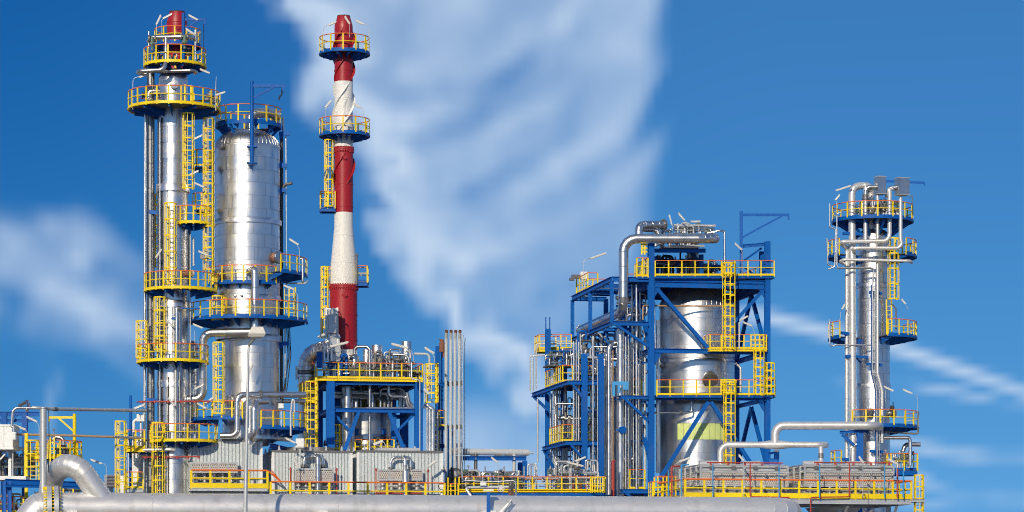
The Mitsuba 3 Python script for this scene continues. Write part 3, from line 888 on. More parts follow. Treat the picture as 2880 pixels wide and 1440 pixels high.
for k_, (y_, x0_, x1_) in enumerate(((1130, 386, 590), (1286, 397, 563))):
    t_ = thing('spray_ring', ('red fire water spray pipe crossing the left column under its fifth platform', 'red fire water spray pipe crossing the left column under its lowest platform')[k_], 'pipe')
    part(t_, 'run', MB().tube(fillet([pt(x0_, y_ + 1, YT - 0.2), pt(x0_ + 4, y_, YT - 1.25), pt(x1_, y_ - 2, YT - 1.2)], 0.2), 0.05, 7), 'hydrant_red')
    for x in np.linspace(x0_ + 12, x1_ - 5, 6):
        part(t_, 'nozzle', MB().lathe([(0.01, -0.09), (0.08, -0.09), (0.05, 0.05), (0.07, 0.09), (0.01, 0.09)], pt(x, y_, YT - 1.23), 8), 'hydrant_red')
pipe('steam_pipe', 'grey pipe curling round the left column just above the red lower spray pipe', [pt(392, 1270, YT + 0.4), pt(396, 1266, YT - 1.2), pt(480, 1264, YT - 1.3), pt(492, 1266, YT - 1.25)], 0.13, 'galvanised', bend=0.3, sides=12)
pipe('cable_tray', 'thin blue bar under the grey pipe round the left column', [pt(394, 1276, YT - 0.6), pt(470, 1272, YT - 1.25)], 0.06, 'blue')
pipe('drain_pipe', 'thin grey down pipe on the lit face of the left column', [pt(488, 862, YT - 1.2), pt(488, 1020, YT - 1.2), pt(494, 1040, YT - 1.2), pt(494, 1262, YT - 1.2)], 0.09, 'galvanised')
pipe('instrument_pipe', 'slim silver pipe bending from the column face to the right with a blue run below', [pt(513, 870, YT - 1.0), pt(497, 862, YT - 1.2), pt(497, 880, YT - 1.2), pt(497, 1012, YT - 1.2)], 0.12, 'alu_pipe', bend=0.2)
solo('pipe_bracket', MB().bar(pt(486, 866, YT - 1.15), pt(563, 868, YT - 1.0), 0.09).bar(pt(486, 866, YT - 1.15), pt(486, 890, YT - 1.15), 0.09).box(pt(488, 896, YT - 1.2), 0.26, 0.2, 0.16), 'blue', 'blue bracket arm reaching right from the column face above the fifth platform', 'bracket')
solo('junction_box', MB().box(pt(570, 722, YT - 1.4), 0.3, 0.2, 0.28).tube([pt(570, 728, YT - 1.4), pt(571, 768, YT - 1.4)], 0.03, 6), 'cast', 'dark junction box on a thin pole left of the big vessel', 'box')
solo('standpipe', MB().tube([pt(544, 668, YT + 0.4), pt(544, 748, YT + 0.4)], 0.07, 8), 'galvanised', 'slim grey standpipe with a light column right of the left column', 'pipe')
pipe('drop_pipe', 'dark thin pipe falling beside the right edge of the left column', [pt(533, 638, YT + 0.2), pt(532, 800, YT + 0.2)], 0.09, 'dark')
for k_, (x_, y_) in enumerate(((436, 596), (430, 1124))):
    solo('pipe_support', MB().bar(pt(x_ - 16, y_, YT), pt(x_ + 16, y_ + 3, YT - 0.1), 0.2, 0.24), 'blue', ('blue stub beam holding the grey risers at mid height of the left column', 'blue stub beam holding the grey risers near the red spray pipe')[k_], 'bracket')

# ================================================================ the big vessel right of it
YV = 192.4
VX, VR = xx(697, YV), mm(90, YV)
V2X, V2R = xx(706, YV), mm(79, YV)
ves = thing('pressure_vessel', 'wide silver clad vessel with a ribbed dome beside the slender left column', 'vessel')
shell(ves, VX, YV, zz(958, YV), zz(416, YV), VR, 0.86, 10, 21)
shell(ves, V2X, YV, zz(1238, YV), zz(958, YV), V2R, 0.95, 8, 22)
dome(ves, VX, YV, zz(416, YV), VR, mm(52, YV), 'alu_a', gores=44)
band(ves, VX, YV, zz(629, YV), VR, 0.32, 0.13)
band(ves, VX, YV, zz(843, YV), VR, 0.3, 0.08)
band(ves, V2X, YV, zz(955, YV), V2R, 0.4, 0.18)
band(ves, VX, YV, zz(418, YV), VR, 0.14, 0.05)
part(ves, 'bottom_head', MB().lathe([(0.05, -0.5), (V2R * 0.6, -0.38), (V2R * 0.97, 0.0)], [V2X, YV, zz(1238, YV)], 40), 'steel')
nozzle(ves, [VX - VR * 0.68, YV - VR * 0.70, zz(422, YV)], [-0.62, -0.72, 0.05], mm(9, YV), 0.26, 'cast')
nozzle(ves, [VX - VR * 0.78, YV - VR * 0.60, zz(782, YV)], [-0.55, -0.8, 0], mm(13, YV), 0.35, 'rust', bolts=20)
nozzle(ves, [VX + VR * 0.86, YV - VR * 0.45, zz(730, YV)], [0.75, -0.6, 0], mm(14, YV), 0.4, 'rust', bolts=20)
nozzle(ves, [V2X - V2R * 0.62, YV - V2R * 0.75, zz(1132, YV)], [-0.4, -0.9, 0], mm(12, YV), 0.3, 'rust', bolts=20)
for x_, m_ in ((672, 'rust'), (689, 'cast')):
    a_ = math.asin((xx(x_, YV) - VX) / VR)
    nozzle(ves, [xx(x_, YV), YV - VR * math.cos(a_), zz(841, YV)], [math.sin(a_), -math.cos(a_), 0], mm(3.2, YV), 0.12, m_, bolts=8, name='port')

ring_platform('blue edged platform round the dome of the big vessel', 699, 353, YV, 93, 1.5, posts=14, gussets=8, toe='blue', drop=0.2, gd=0.08)
for a_ in range(15, 360, 45):
    d_ = rad_dir(a_)
    b0, b1 = np.array([VX, YV, zz(384, YV)]) + d_ * VR * 0.72, np.array([VX, YV, zz(358, YV)]) + d_ * VR * 0.98
    part(ves, 'strut', MB().bar(b0, b1, 0.14, 0.16), 'blue')
clad_pipe('overhead_pipe', 'short fat silver elbow pipe on top of the big vessel inside the blue platform', [pt(704, 372, YV), pt(704, 318, YV), pt(770, 317, YV + 0.4), pt(776, 330, YV + 1.2)], mm(14, YV), bend=mm(24, YV), seg=0.5)
davit('tall blue davit standing before the dome of the big vessel', 708.5, 228, 462, 241, 797, 277, 770, YV - VR - 0.55, 0.26, 0.20, feet=(412, 458), hook=0.4)
solo('lifting_chain', MB().tube([pt(794, 250, YV - VR), pt(792, 266, YV - VR), pt(786, 274, YV - VR), pt(784, 281, YV - VR), pt(788, 268, YV - VR)], 0.05, 5), 'black', 'short black chain hanging from the davit arm before the vessel dome', 'chain')

A_ = (VX, YV)
ring_platform('small blue platform high on the right of the big vessel before a dark manhole', 700, 775, YV, 165, VR + 0.05, -52, 5, posts=5, gussets=4, toe='blue', drop=0.14)
ring_platform('blue platform in front of the big vessel joined to the left column', 697, 804, YV, 118, VR + 0.05, 205, 318, posts=7, gussets=5, toe='blue', drop=0.13)
ring_platform('wide blue ring platform round the middle of the big vessel', 698, 904, YV, 168, VR + 0.05, 168, 372, posts=15, gussets=10, toe='blue', drop=0.14)
ring_platform('lower blue platform at the front left of the big vessel above the cooler house', 660, 1182, YV, 130, V2R, 195, 285, posts=7, gussets=5, toe='blue', drop=0.13)
ring_platform('lowest blue platform at the right foot of the big vessel', 722, 1208, YV, 140, V2R, 280, 366, posts=6, gussets=5, toe='blue', drop=0.14)

lad('yellow caged ladder on the left edge of the lower vessel above the pale cooler house', 617, 965, 1164, YV - 2.6, hoop=0.76, w=0.44, r=0.36, x1=617)
lad('short yellow caged ladder left of the vessel between its two middle platforms', 613, 835, 900, YV - 2.6, hoop=0.8, w=0.5, r=0.38)
lad('long plain yellow ladder running up the right edge of the vessel middle', 822, 808, 893, YV - 1.2, cage=False, w=0.42)
lad('thin yellow caged ladder before the left edge of the vessel between its platforms', 631, 838, 892, YV - 2.75, hoop=0.7, w=0.22, r=0.16)

# down-comer in front: nozzle, vertical leg, level leg, and the fall to the pot
clad_pipe('product_pipe', 'silver pipe leaving the vessel front, falling and running left in one bend', [pt(703, 768, YV - 1.9), pt(703, 762, YV - 2.6), pt(717, 758, YV - 3.0), pt(717, 934, YV - 3.0), pt(560, 936, YV - 3.0), pt(571, 948, YV - 2.4), pt(571, 1110, YV - 2.0), pt(545, 1118, YV - 2.0), pt(520, 1118, YV - 2.0)][:4] + [pt(716, 930, YV - 3.0)], mm(11, YV), bend=0.5, seg=0.9)
clad_pipe('product_pipe', 'silver pipe running left before the vessel and turning down beside the white pot', [pt(722, 934, YV - 2.9), pt(571, 936, YV - 2.9), pt(571, 1108, YV - 2.6), pt(558, 1122, YV - 2.6), pt(520, 1124, YV - 2.6)], mm(11.5, YV), bend=0.62, seg=0.9)
pot = thing('steam_pot', 'white clad pot with a domed top behind the fifth platform', 'pot')
PX, PY = xx(541, YV + 0.5), YV + 0.5
shell(pot, PX, PY, zz(1260, PY), zz(978, PY), mm(17, PY), 0.8, 3, 31)
dome(pot, PX, PY, zz(978, PY), mm(17, PY), 0.5, 'alu_c', sides=24)
for y_ in (1040, 1052, 1076):
    band(pot, PX, PY, zz(y_, PY), mm(17, PY), 0.08, 0.05)
for k_, (x_, r_, y0_, y1_, m_) in enumerate(((792, 4.5, 371, 1130, 'dark'), (804.5, 2.2, 371, 880, 'alu_pipe'), (796, 3.4, 330, 372, 'steel'))):
    pipe('riser_pipe', ('dark riser pipe along the right edge of the big vessel', 'thin bright riser right of the dark vessel riser', 'short grey riser beside the vessel top platform')[k_], [pt(x_ + (1 if k_ else 0), y1_, YV + 0.5), pt(x_, y0_, YV + 0.5)], mm(r_, YV), m_)
pipe('riser_pipe', 'thin bright lower riser right of the dark vessel riser', [pt(802, 926, YV + 0.5), pt(802, 1098, YV + 0.5)], mm(2.4, YV), 'alu_pipe')
for k_, (x_, s_) in enumerate(((808, 6), (812, 14), (816, 9))):
    solo('cable', MB().tube(fillet([pt(x_ - 2, 912, YV + 0.3), pt(x_ + 2, 1000, YV + 0.3), pt(x_ - s_, 1095, YV + 0.3), pt(x_ - s_ - 4, 1112, YV + 0.3)], 2.0), 0.035, 5), 'black', ('black cable nearest the dark riser of the vessel', 'second black cable right of the vessel', 'outermost black cable right of the vessel')[k_], 'cable')
for k_, (y_, w_) in enumerate(((376, 30), (466, 22), (535, 20), (966, 28))):
    solo('pipe_support', MB().bar(pt(785, y_, YV + 0.2), pt(785 + w_, y_, YV + 0.2), 0.14, 0.26).plate([pt(786, y_, YV + 0.2), pt(786 + w_ * 0.6, y_, YV + 0.2), pt(786, y_ + 18 - 40 * (k_ == 1), YV + 0.2)], 0.06, [0, -1, 0]), 'blue', 'dark blue pipe support on the right edge of the vessel %s' % ('at its top platform', 'below the dome', 'with a pipe elbow above', 'low down')[k_], 'bracket')
pipe('vent_pipe', 'dark bent vent pipe sticking out right of the vessel', [pt(795, 545, YV + 0.4), pt(795, 520, YV + 0.4), pt(822, 515, YV + 0.2)], mm(4.5, YV), 'cast')
pipe('rail_pipe', 'bright pipe loop hooked over the small right platform of the vessel', [pt(845, 728, YV - 1.6), pt(852, 728, YV - 1.6), pt(851, 792, YV - 1.6), pt(856, 797, YV - 1.4)], 0.09, 'alu_pipe', bend=0.12)
pipe('drain_pipe', 'thin bar below the small right platform of the vessel', [pt(806, 797, YV - 1.0), pt(860, 797, YV - 1.6), pt(866, 790, YV - 1.4)], 0.06, 'galvanised')
t_ = thing('ladder', 'grey ladder under the small right platform of the vessel', 'ladder')
for x_ in (800, 826):
    part(t_, 'stringer', MB().bar(pt(x_, 892, YV - 1.6), pt(x_, 812, YV - 1.6), 0.05), 'yellow')
part(t_, 'rungs', np_ := MB().bar(pt(800, 830, YV - 1.6), pt(826, 830, YV - 1.6), 0.04).bar(pt(800, 848, YV - 1.6), pt(826, 848, YV - 1.6), 0.04).bar(pt(800, 866, YV - 1.6), pt(826, 866, YV - 1.6), 0.04), 'yellow', kind='stuff')
for lab_, (x_, y_), a_, pole_ in (
    ('tube lamp on a tall thin pole above the small right platform of the vessel', (826, 681), -32, [(842, 765), (842, 700), (836, 690)]),
    ('tube lamp under the small right platform of the vessel', (812, 809), -20, [(838, 900), (838, 830), (826, 816)]),
    ('upright tube lamp bracket on the lower face of the big vessel', (706, 1036), 70, [(712, 1060), (710, 1048)]),
    ('tube lamp lying before the right foot of the big vessel over the pipes', (817, 1240), -27, [(800, 1230), (806, 1233)]),
    ('tube lamp beside the vessel manhole at the lower front platform', (588, 1128), 38, [(582, 1150), (584, 1136)]),
):
    tube_lamp(lab_, pt(x_, y_, YV - 3.2), a_, 0.7, [pt(x, y, YV - 3.2) for x, y in pole_], size=0.8)

# pipes at the foot of the vessel
clad_pipe('transfer_pipe', 'silver pipe rising from behind the lower platform and running right to the heater', [pt(619, 1226, YV - 3.0), pt(656, 1225, YV - 3.0), pt(667, 1215, YV - 3.0), pt(667, 1110, YV - 3.0), pt(860, 1110, YV - 1.5)], mm(8.5, YV), bend=0.5, seg=1.0, flanges=(0.62,))
clad_pipe('transfer_pipe', 'short silver pipe with a double bend before the foot of the vessel', [pt(752, 1126, YV - 2.4), pt(718, 1128, YV - 3.0), pt(715, 1150, YV - 3.4), pt(715, 1215, YV - 3.4), pt(702, 1234, YV - 3.2), pt(700, 1250, YV - 3.2)], mm(10.5, YV), bend=0.4, seg=0.6)
clad_pipe('transfer_pipe', 'dull silver pipe lying level behind the cooler houses right of the vessel', [pt(730, 1226, YV - 0.5), pt(760, 1230, YV - 0.5), pt(822, 1234, YV - 0.5)], mm(9, YV), bend=0.4, seg=0.9)
pipe('transfer_pipe', 'thin silver pipe level between vessel and heater under the larger one', [pt(778, 1128, YV - 1), pt(860, 1128, YV - 1)], mm(6, YV), 'alu_pipe', flanges=(0.2,))
pipe('small_bore_pipe', 'hooked thin grey pipe standing on the lowest vessel platform', [pt(818, 1226, YV - 3.2), pt(818, 1160, YV - 3.2), pt(822, 1124, YV - 3.2), pt(828, 1126, YV - 3.2), pt(828, 1160, YV - 3.2)], 0.07, 'galvanised')
for k_, (x_, y_, w_, h_) in enumerate(((791, 1142, 14, 13), (844, 1246, 22, 24))):
    solo('instrument_box', MB().box(pt(x_, y_, YV - 2.8), mm(w_), 0.3, mm(h_)).box(pt(x_, y_, YV - 2.98), mm(w_) * 0.8, 0.03, mm(h_) * 0.8).tube([pt(x_, y_ + h_ / 2, YV - 2.7), pt(x_, y_ + h_ / 2 + 60, YV - 2.7)], 0.04, 6), 'white_panel', ('small white instrument box over the lowest vessel platform', 'pale box standing on the middle cooler house roof by the vessel')[k_], 'box')
t_ = thing('vessel_table', 'blue steel table carrying the big vessel behind the cooler house', 'steel frame')
for sx in (-1, 1):
    for dy in (2.9, 4.6):
        column(t_, V2X + sx * 2.4, YV + dy, 0, zz(1262, YV), 0.4, 0.4)
    beam(t_, [V2X + sx * 1.4, YV - 1.5, zz(1258, YV)], [V2X + sx * 2.2, YV + 4.8, zz(1258, YV)], 0.3, 0.4)

for k_, (y_, x_, a0_, a1_) in enumerate(((470, 566, 150, 400), (592, 570, 190, 390))):
    ring_platform(('small yellow landing between the left column and the vessel, high up', 'small yellow landing between the left column and the vessel, lower down')[k_], x_, y_, YT + 1.4, 30, 0.06, a0_, a1_, posts=5, gussets=3, drop=0.10, edge='blue')
bw = thing('riser_bundle', 'bundle of thin dark and grey conduits down the shaded left edge of the left column', 'conduit')
for k_, x_ in enumerate((444, 449, 455, 531, 535)):
    part(bw, 'run', MB().tube([pt(x_, 1390, YT - 0.75 - 0.1 * (k_ % 2)), pt(x_, 330 if k_ < 3 else 660, YT - 0.75 - 0.1 * (k_ % 2))], 0.03 + 0.012 * (k_ % 3), 6), ('dark', 'galvanised', 'black')[k_ % 3])
bw = thing('riser_bundle', 'cluster of thin conduits and drains on the front of the left column below mid height', 'conduit')
for k_, (x_, y0_, y1_) in enumerate(((468, 1055, 1240), (474, 1060, 1390), (505, 880, 1240), (509, 1055, 1120), (520, 1090, 1240))):
    a_ = math.asin(max(-0.98, min(0.98, (xx(x_, YT) - TX) / (TR + 0.12))))
    Yc_ = YT - (TR + 0.12) * math.cos(a_)
    part(bw, 'run', MB().tube([pt(x_, y1_, Yc_), pt(x_, y0_, Yc_)], 0.035, 6), ('galvanised', 'dark')[k_ % 2])

# ================================================================ the red and white stack
YC = 199.8
CX, CY = xx(966.5, YC), YC
stk = thing('flue_stack', 'tall red and white banded stack with spiral fins and two round blue platforms', 'chimney')
def sprof(*a): return [(mm(r, YC), zz(y, YC)) for r, y in a]
for nm_, pr_, mt_ in (
    ('base', ((38.5, 1062), (38.5, 985)), 'stack_white'),
    ('lower_red_band', ((38.5, 985), (38.5, 812)), 'red_paint'),
    ('lower_white_band', ((37.8, 804), (37.2, 760), (35.5, 737), (32, 700), (28.5, 663), (26.6, 640), (26.2, 599)), 'stack_white'),
    ('middle_red_band', ((26.3, 599), (26.3, 430)), 'red_paint'),
    ('upper_white_band', ((25.8, 415), (25.8, 231)), 'stack_white'),
    ('upper_red_band', ((25.8, 231), (25.8, 80)), 'red_paint'),
    ('tip', ((25.8, 80), (25.3, 72), (17.8, 46), (17.0, 45), (15, 60)), 'red_paint')):
    part(stk, nm_, MB().lathe(sprof(*pr_), [CX, CY, 0], 48), mt_)
for y_, r_, h_ in ((808, 42, 4.5), (422, 29, 4.5)):
    m = MB().lathe(sprof((r_ - 4, y_ + h_), (r_, y_ + h_), (r_, y_ + 1), (r_ - 1, y_ + 0.6), (r_ - 1, y_ - 0.6), (r_, y_ - 1), (r_, y_ - h_), (r_ - 4, y_ - h_)), [CX, CY, 0], 48)
    for k in range(36):
        d = rad_dir(k * 10)
        q = np.array([CX, CY, zz(y_ + h_, YC)]) + d * mm(r_ - 1.5, YC)
        m.cyl(q - Zv * 0.10, q + Zv * mm(2 * h_, YC) + Zv * 0.08, 0.045, 6)
        if k % 1 == 0:
            m.plate([q - Zv * 0.02 - d * 0.06, q - Zv * 0.02, q - Zv * 0.28 - d * 0.10], 0.03, np.cross(d, Zv))
    part(stk, 'flange', m, 'red_paint')
for y_, r_, mt_ in ((200, 26.2, 'red_paint'), (277, 26.2, 'stack_white'), (520, 26.7, 'red_paint'), (582, 26.7, 'red_paint'), (663, 29, 'stack_white'), (740, 36, 'stack_white'), (887, 39, 'red_paint'), (958, 39, 'red_paint'), (125, 26.2, 'red_paint'), (360, 26.2, 'stack_white')):
    part(stk, 'seam', MB().lathe(sprof((r_ - 0.5, y_ + 1.3), (r_ + 1.0, y_ + 1.0), (r_ + 1.0, y_ - 1.0), (r_ - 0.5, y_ - 1.3)), [CX, CY, 0], 48), mt_)
part(stk, 'rim', MB().lathe(sprof((17.8, 46.5), (18.6, 46.5), (18.6, 44.6), (16.4, 44.6)), [CX, CY, 0], 40), 'dark')
def fin(a0, y0, y1, turns, r, mat, w=8.5):
    n = int(40 * turns) + 4
    m = MB()
    lo = []
    for i in range(n + 1):
        f = i / n
        d = rad_dir(a0 + 360 * turns * f)
        z = zz(y0 + (y1 - y0) * f, YC)
        ww = w * min(1, 6 * f + 0.15, 6 * (1 - f) + 0.15)
        lo.append((np.array([CX, CY, z]) + d * mm(r - 0.3, YC), np.array([CX, CY, z]) + d * mm(r + ww, YC)))
    for (a, b), (c, e) in zip(lo[:-1], lo[1:]):
        m.quad(a - Zv * 0.025, c - Zv * 0.025, e - Zv * 0.025, b - Zv * 0.025)
        m.quad(a + Zv * 0.025, b + Zv * 0.025, e + Zv * 0.025, c + Zv * 0.025)
        m.quad(b - Zv * 0.025, e - Zv * 0.025, e + Zv * 0.025, b + Zv * 0.025)
    part(stk, 'spiral_fin', m, mat)
for k_ in range(3):
    for y0_, y1_, mt_ in ((232, 82, 'red_paint'), (415, 231, 'stack_white'), (525, 432, 'red_paint')):
        t0_ = (527 - y0_) / 270.0
        fin(120 * k_ + 40 + 360 * t0_, y0_, y1_, (y0_ - y1_) / 270.0, 25.8, mt_, 7)
for x_, y_, mt_ in ((974, 96, 'red_paint'), (974, 448, 'red_paint'), (972, 834, 'red_paint'), (974, 325, 'white_panel')):
    a_ = math.radians(-80)
    R_ = mm(25.8 if y_ < 700 else 38.5, YC)
    q_ = np.array([CX + math.cos(a_) * R_, CY + math.sin(a_) * R_, zz(y_, YC)])
    d_ = np.array([math.cos(a_), math.sin(a_), 0])
    k_ = part(stk, 'port', MB().cyl(q_ - d_ * 0.05, q_ + d_ * 0.16, mm(5.2, YC), 16), mt_)
    if mt_ != 'white_panel':
        s_ = np.cross(d_, Zv)
        part(k_, 'pad', MB().plate([q_ + s_ * 0.27, q_ + Zv * 0.27, q_ - s_ * 0.27, q_ - Zv * 0.27], 0.05, d_), mt_)
ring_platform('top round blue platform of the banded stack', 969, 151, YC, 72, mm(27.5, YC), posts=12, gussets=12, toe='blue', drop=0.12)
ring_platform('second round blue platform of the banded stack, on its white band', 969, 381, YC, 72, mm(27.5, YC), posts=12, gussets=12, toe='blue', drop=0.12)
def stack_balcony(label, x0, x1, y, Yc, depth, posts_every=0.5, out=None):
    p = pt(x0, y, Yc)
    q = pt(x1, y, Yc)
    w = np.array([0, depth, 0])
    return deck(label, [p - w, q - w, q + w, p + w], [(0, 1), (1, 2), (2, 3), (3, 0)], edge=0.26, every=posts_every, joists=False, toe='blue', wide=0.08)
stack_balcony('tiny blue landing at the foot of the upper stack ladder', 902, 944, 585, YC, 0.55)
stack_balcony('tiny blue landing on the right of the stack by its lower white band', 1005, 1034, 794, YC, 0.6)
stack_balcony('tiny blue landing on the left of the stack by its lower white band', 917, 932, 796, YC + 0.4, 0.5)
lad('yellow caged ladder from the second stack platform down to the tiny landing', 926, 396, 582, YC - 0.2, hoop=0.95, w=0.34, r=0.30)
lad('yellow caged ladder on the left of the lower red band of the stack', 914, 752, 950, YC - 0.2, hoop=0.72, w=0.34, r=0.26)
for lab_, (x_, y_), a_, pole_ in (
    ('left tube lamp on a bent pole over the top stack platform', (935, 67), 25, [(909, 145), (909, 78), (920, 70)]),
    ('right tube lamp on a bent pole over the top stack platform', (1012, 64), -25, [(1038, 145), (1038, 74), (1028, 68)]),
    ('small brownish tube lamp on the red stack tip', (976, 57), -58, [(983, 105), (982, 66), (979, 60)]),
    ('left tube lamp over the second stack platform', (924, 293), 50, [(915, 360), (916, 308), (920, 298)]),
    ('right tube lamp over the second stack platform', (1003, 297), -32, [(1022, 335), (1022, 308), (1014, 302)]),
    ('dark tube lamp bracket on the white band of the stack', (972, 288), 72, [(970, 325), (970, 300)]),
):
    tube_lamp(lab_, pt(x_, y_, YC - (1.9 if abs(x_ - 969) < 40 else 0.6)), a_, 0.62, [pt(x, y, YC - (1.9 if abs(x_ - 969) < 40 else 0.6)) for x, y in pole_], size=0.8)
pipe('vent_pipe', 'dark hooked vent pipe beside the lower white band of the stack', [pt(1001, 740, YC - 0.6), pt(1005, 716, YC - 0.6), pt(1000, 714, YC - 0.6)], 0.07, 'cast')
pipe('vent_pipe', 'dark hooked pipe right of the lower white band above its landing', [pt(1004, 800, YC - 0.7), pt(1004, 722, YC - 0.7), pt(1000, 716, YC - 0.7)], 0.06, 'cast')
solo('antenna_rod', MB().tube([pt(962, 1010, YC - 1.2), pt(962, 960, YC - 1.2)], 0.03, 6), 'galvanised', 'thin rod at the foot of the red stack', 'rod')

# ================================================================ the heater frame under the stack
YF = 197.0
fl = pt(929, 1064, YF)
fr = hit(1177, fl, UA)
FD = 6.5
frame = thing('steel_frame', 'heavy blue steel frame with raked braces below the banded stack', 'steel frame')
zA, zB, zC, zLow = zz(1066, YF), zz(1153, YF), zz(1207, YF), 0.0
cl = [fl, fr, fr + VD * FD, fl + VD * FD]
for i_, q in enumerate(cl):
    column(frame, q[0], q[1], 0, zA - 0.02, 0.55, 0.50, rot=ROTR)
for z_, h_ in ((zA - 0.2, 0.36), (zB, 0.28)):
    for a, b in ((0, 1), (1, 2), (2, 3), (3, 0)):
        d_ = unit(cl[b] - cl[a])
        A, B = cl[a] * [1, 1, 0] + Zv * z_ + d_ * 0.28, cl[b] * [1, 1, 0] + Zv * z_ - d_ * 0.28
        beam(frame, A, B, 0.3, h_)
f0, f1 = fl * [1, 1, 0], fr * [1, 1, 0]
fx = lambda x, y: (lambda q: np.array([q[0], q[1], zz(y, q[1])]))(hit(x, fl, UA))
for x0, y0, x1, y1, w_ in ((1008, 1160, 969, 1266, 0.30), (1094, 1160, 1133, 1258, 0.30)):
    part(frame, 'brace', MB().ibeam(fx(x0, y0) - VD * 0.05, fx(x1, y1) - VD * 0.05, 0.24, w_, 0.03, up=-VD + 0 * Zv), 'blue')
for x0, y0, x1, y1 in ((942, 1165, 985, 1210), (1164, 1167, 1120, 1210)):
    part(frame, 'brace', MB().ibeam(fx(x0, y0) + VD * 0.3, fx(x1, y1) + VD * 0.3, 0.16, 0.16, 0.025, up=-VD), 'blue')
for x0, x1, s_ in ((941, 961, 1), (1165, 1144, -1)):
    part(frame, 'gusset', MB().plate([fx(x0, 1079), fx(x1, 1079), fx(x0, 1088)], 0.1, -VD), 'blue')
for y_, a_, b_, off in ((1207, 1016, 1107, 3.5), (1200, 1016, 1107, 4.2)):
    p_ = fx(a_, y_) + VD * off; q_ = fx(b_, y_) + VD * off
    beam(frame, p_, q_, 0.3, 0.45 if off < 4 else 0.3)
for f_ in (0.3, 0.6, 0.85):
    a_ = fl + (fr - fl) * f_; a_ = a_ * [1, 1, 0] + Zv * (zA - 0.2)
    beam(frame, a_ + VD * 0.3, a_ + VD * (FD - 0.3), 0.2, 0.3)
for x_ in (965, 1125):
    q = hit(x_, fl, UA) + VD * 3.0
    column(frame, q[0], q[1], 0, zA - 0.4, 0.35, 0.35, rot=ROTR)
dz = Zv * 0.03
dk = deck('yellow railed deck on top of the heater frame under the banded stack', [fl - UD * 0.95 - VD * 0.25 + dz, fr + UD * 0.25 - VD * 0.25 + dz, fr + UD * 0.25 + VD * (FD + 0.5) + dz, fl - UD * 0.95 + VD * (FD + 0.5) + dz],
          [(0, 1), (0, 3), (1, 2), (3, 2)], edge=0.16, beam_mat='yellow', every=1.35, h=1.05, wide=0.09, mids=1)
# the side landing and the ladders
sl = pt(850, 1122, 196.5)
deck('small yellow railed landing left of the heater frame over its ladder', [sl, hit(893, sl, UA), hit(893, sl, UA) + VD * 1.6, sl + VD * 1.6], [(0, 1), (0, 3), (1, 2), (3, 2)], edge=0.2, beam_mat='yellow', every=0.45, joists=False, wide=0.08, h=1.15, mids=2)
ladder('wide yellow caged ladder down the left side of the heater frame', pt(876, 1300, 196.2), pt(876, 1075, 196.2), 0.55, [0, -1, 0], True, 0.66, 0.05, cage_r=0.42)
ladder('yellow ladder inside the left column of the heater frame', pt(947, 1285, 198.5), pt(947, 1196, 198.5), 0.38, [0, -1, 0], True, 0.6, 0.0, cage_r=0.28)
ladder('yellow caged ladder right of the heater deck rail', pt(1214, 1133, 198.2), pt(1214, 1026, 198.2), 0.55, [0, -1, 0], True, 0.62, 0.0, cage_r=0.42)
ladder('yellow ladder seen between the right frame column and the vent pipes', pt(1224, 1275, 200.5), pt(1224, 1165, 200.5), 0.5, [0, -1, 0], False)
solo('ladder_rail', MB().bar(pt(889, 1275, 196.0), pt(889, 1062, 196.0), 0.16, 0.12, up=[0, -1, 0]), 'yellow', 'thick yellow upright at the right of the wide heater ladder', 'post')
solo('ladder_rail', MB().bar(pt(1230, 1132, 197.9), pt(1230, 1021, 197.9), 0.17, 0.12, up=[0, -1, 0]), 'yellow', 'thick yellow upright right of the ladder by the heater deck', 'post')

# the flue gas duct
duct = clad_pipe('flue_duct', 'fat silver duct elbow curving from the stack base down the left of the heater frame', [pt(950, 985, YC - 2), pt(861, 985, YC - 1.2), pt(861, 1440, YC - 1.2)], mm(22.5, YC), bend=mm(48, YC), seg=1.3, sides=24)
for y_, r_ in ((1036, 26), (1058, 26), (1085, 25)):
    part(duct, 'flange', MB().lathe([(mm(21), -0.07), (mm(r_ + 1), -0.07), (mm(r_ + 1), 0.07), (mm(21), 0.07)], pt(861, y_, YC - 1.2), 32), 'alu_b')
for k_ in range(5):
    part(duct, 'bellows_ring', MB().lathe([(mm(22), -0.05), (mm(25), 0), (mm(22), 0.05)], pt(861, 1048 + k_ * 4 - 4, YC - 1.2), 32), 'bellows')
for s_ in (-1, 1):
    part(duct, 'tie_rod', MB().bar(pt(861 + 27 * s_, 1030, YC - 1.3), pt(861 + 27 * s_, 1068, YC - 1.3), 0.14, 0.2), 'alu_b')
bx = thing('damper_box', 'grey damper box on end in front of the lower red band of the stack', 'box')
bq = pt(934, 905, YC - 2.0)
part(bx, 'cabinet', MB().box(bq, mm(27, YC), 0.8, mm(66, YC), 0.25), 'galvanised')
for s_ in (-1, 1):
    part(bx, 'upright', MB().bar(bq + np.array([s_ * mm(15.5, YC), -0.3, -mm(60, YC)]), bq + np.array([s_ * mm(15.5, YC), -0.3, mm(38, YC)]), 0.12), 'galvanised')
part(bx, 'cross_bar', MB().bar(bq + np.array([-mm(15.5, YC), -0.3, mm(35, YC)]), bq + np.array([mm(15.5, YC), -0.3, mm(35, YC)]), 0.10), 'galvanised')
bx2 = thing('expansion_joint', 'grey flanged duct joint below the damper box', 'duct')
b2 = pt(940, 980, YC - 2.0)
part(bx2, 'casing', MB().box(b2, mm(26, YC), 0.8, mm(74, YC), 0.25), 'galvanised')
for k_ in range(4):
    part(bx2, 'stiffener', MB().box(b2 + Zv * mm(-30 + 20 * k_, YC), mm(30, YC), 0.95, 0.09, 0.25), 'galvanised')
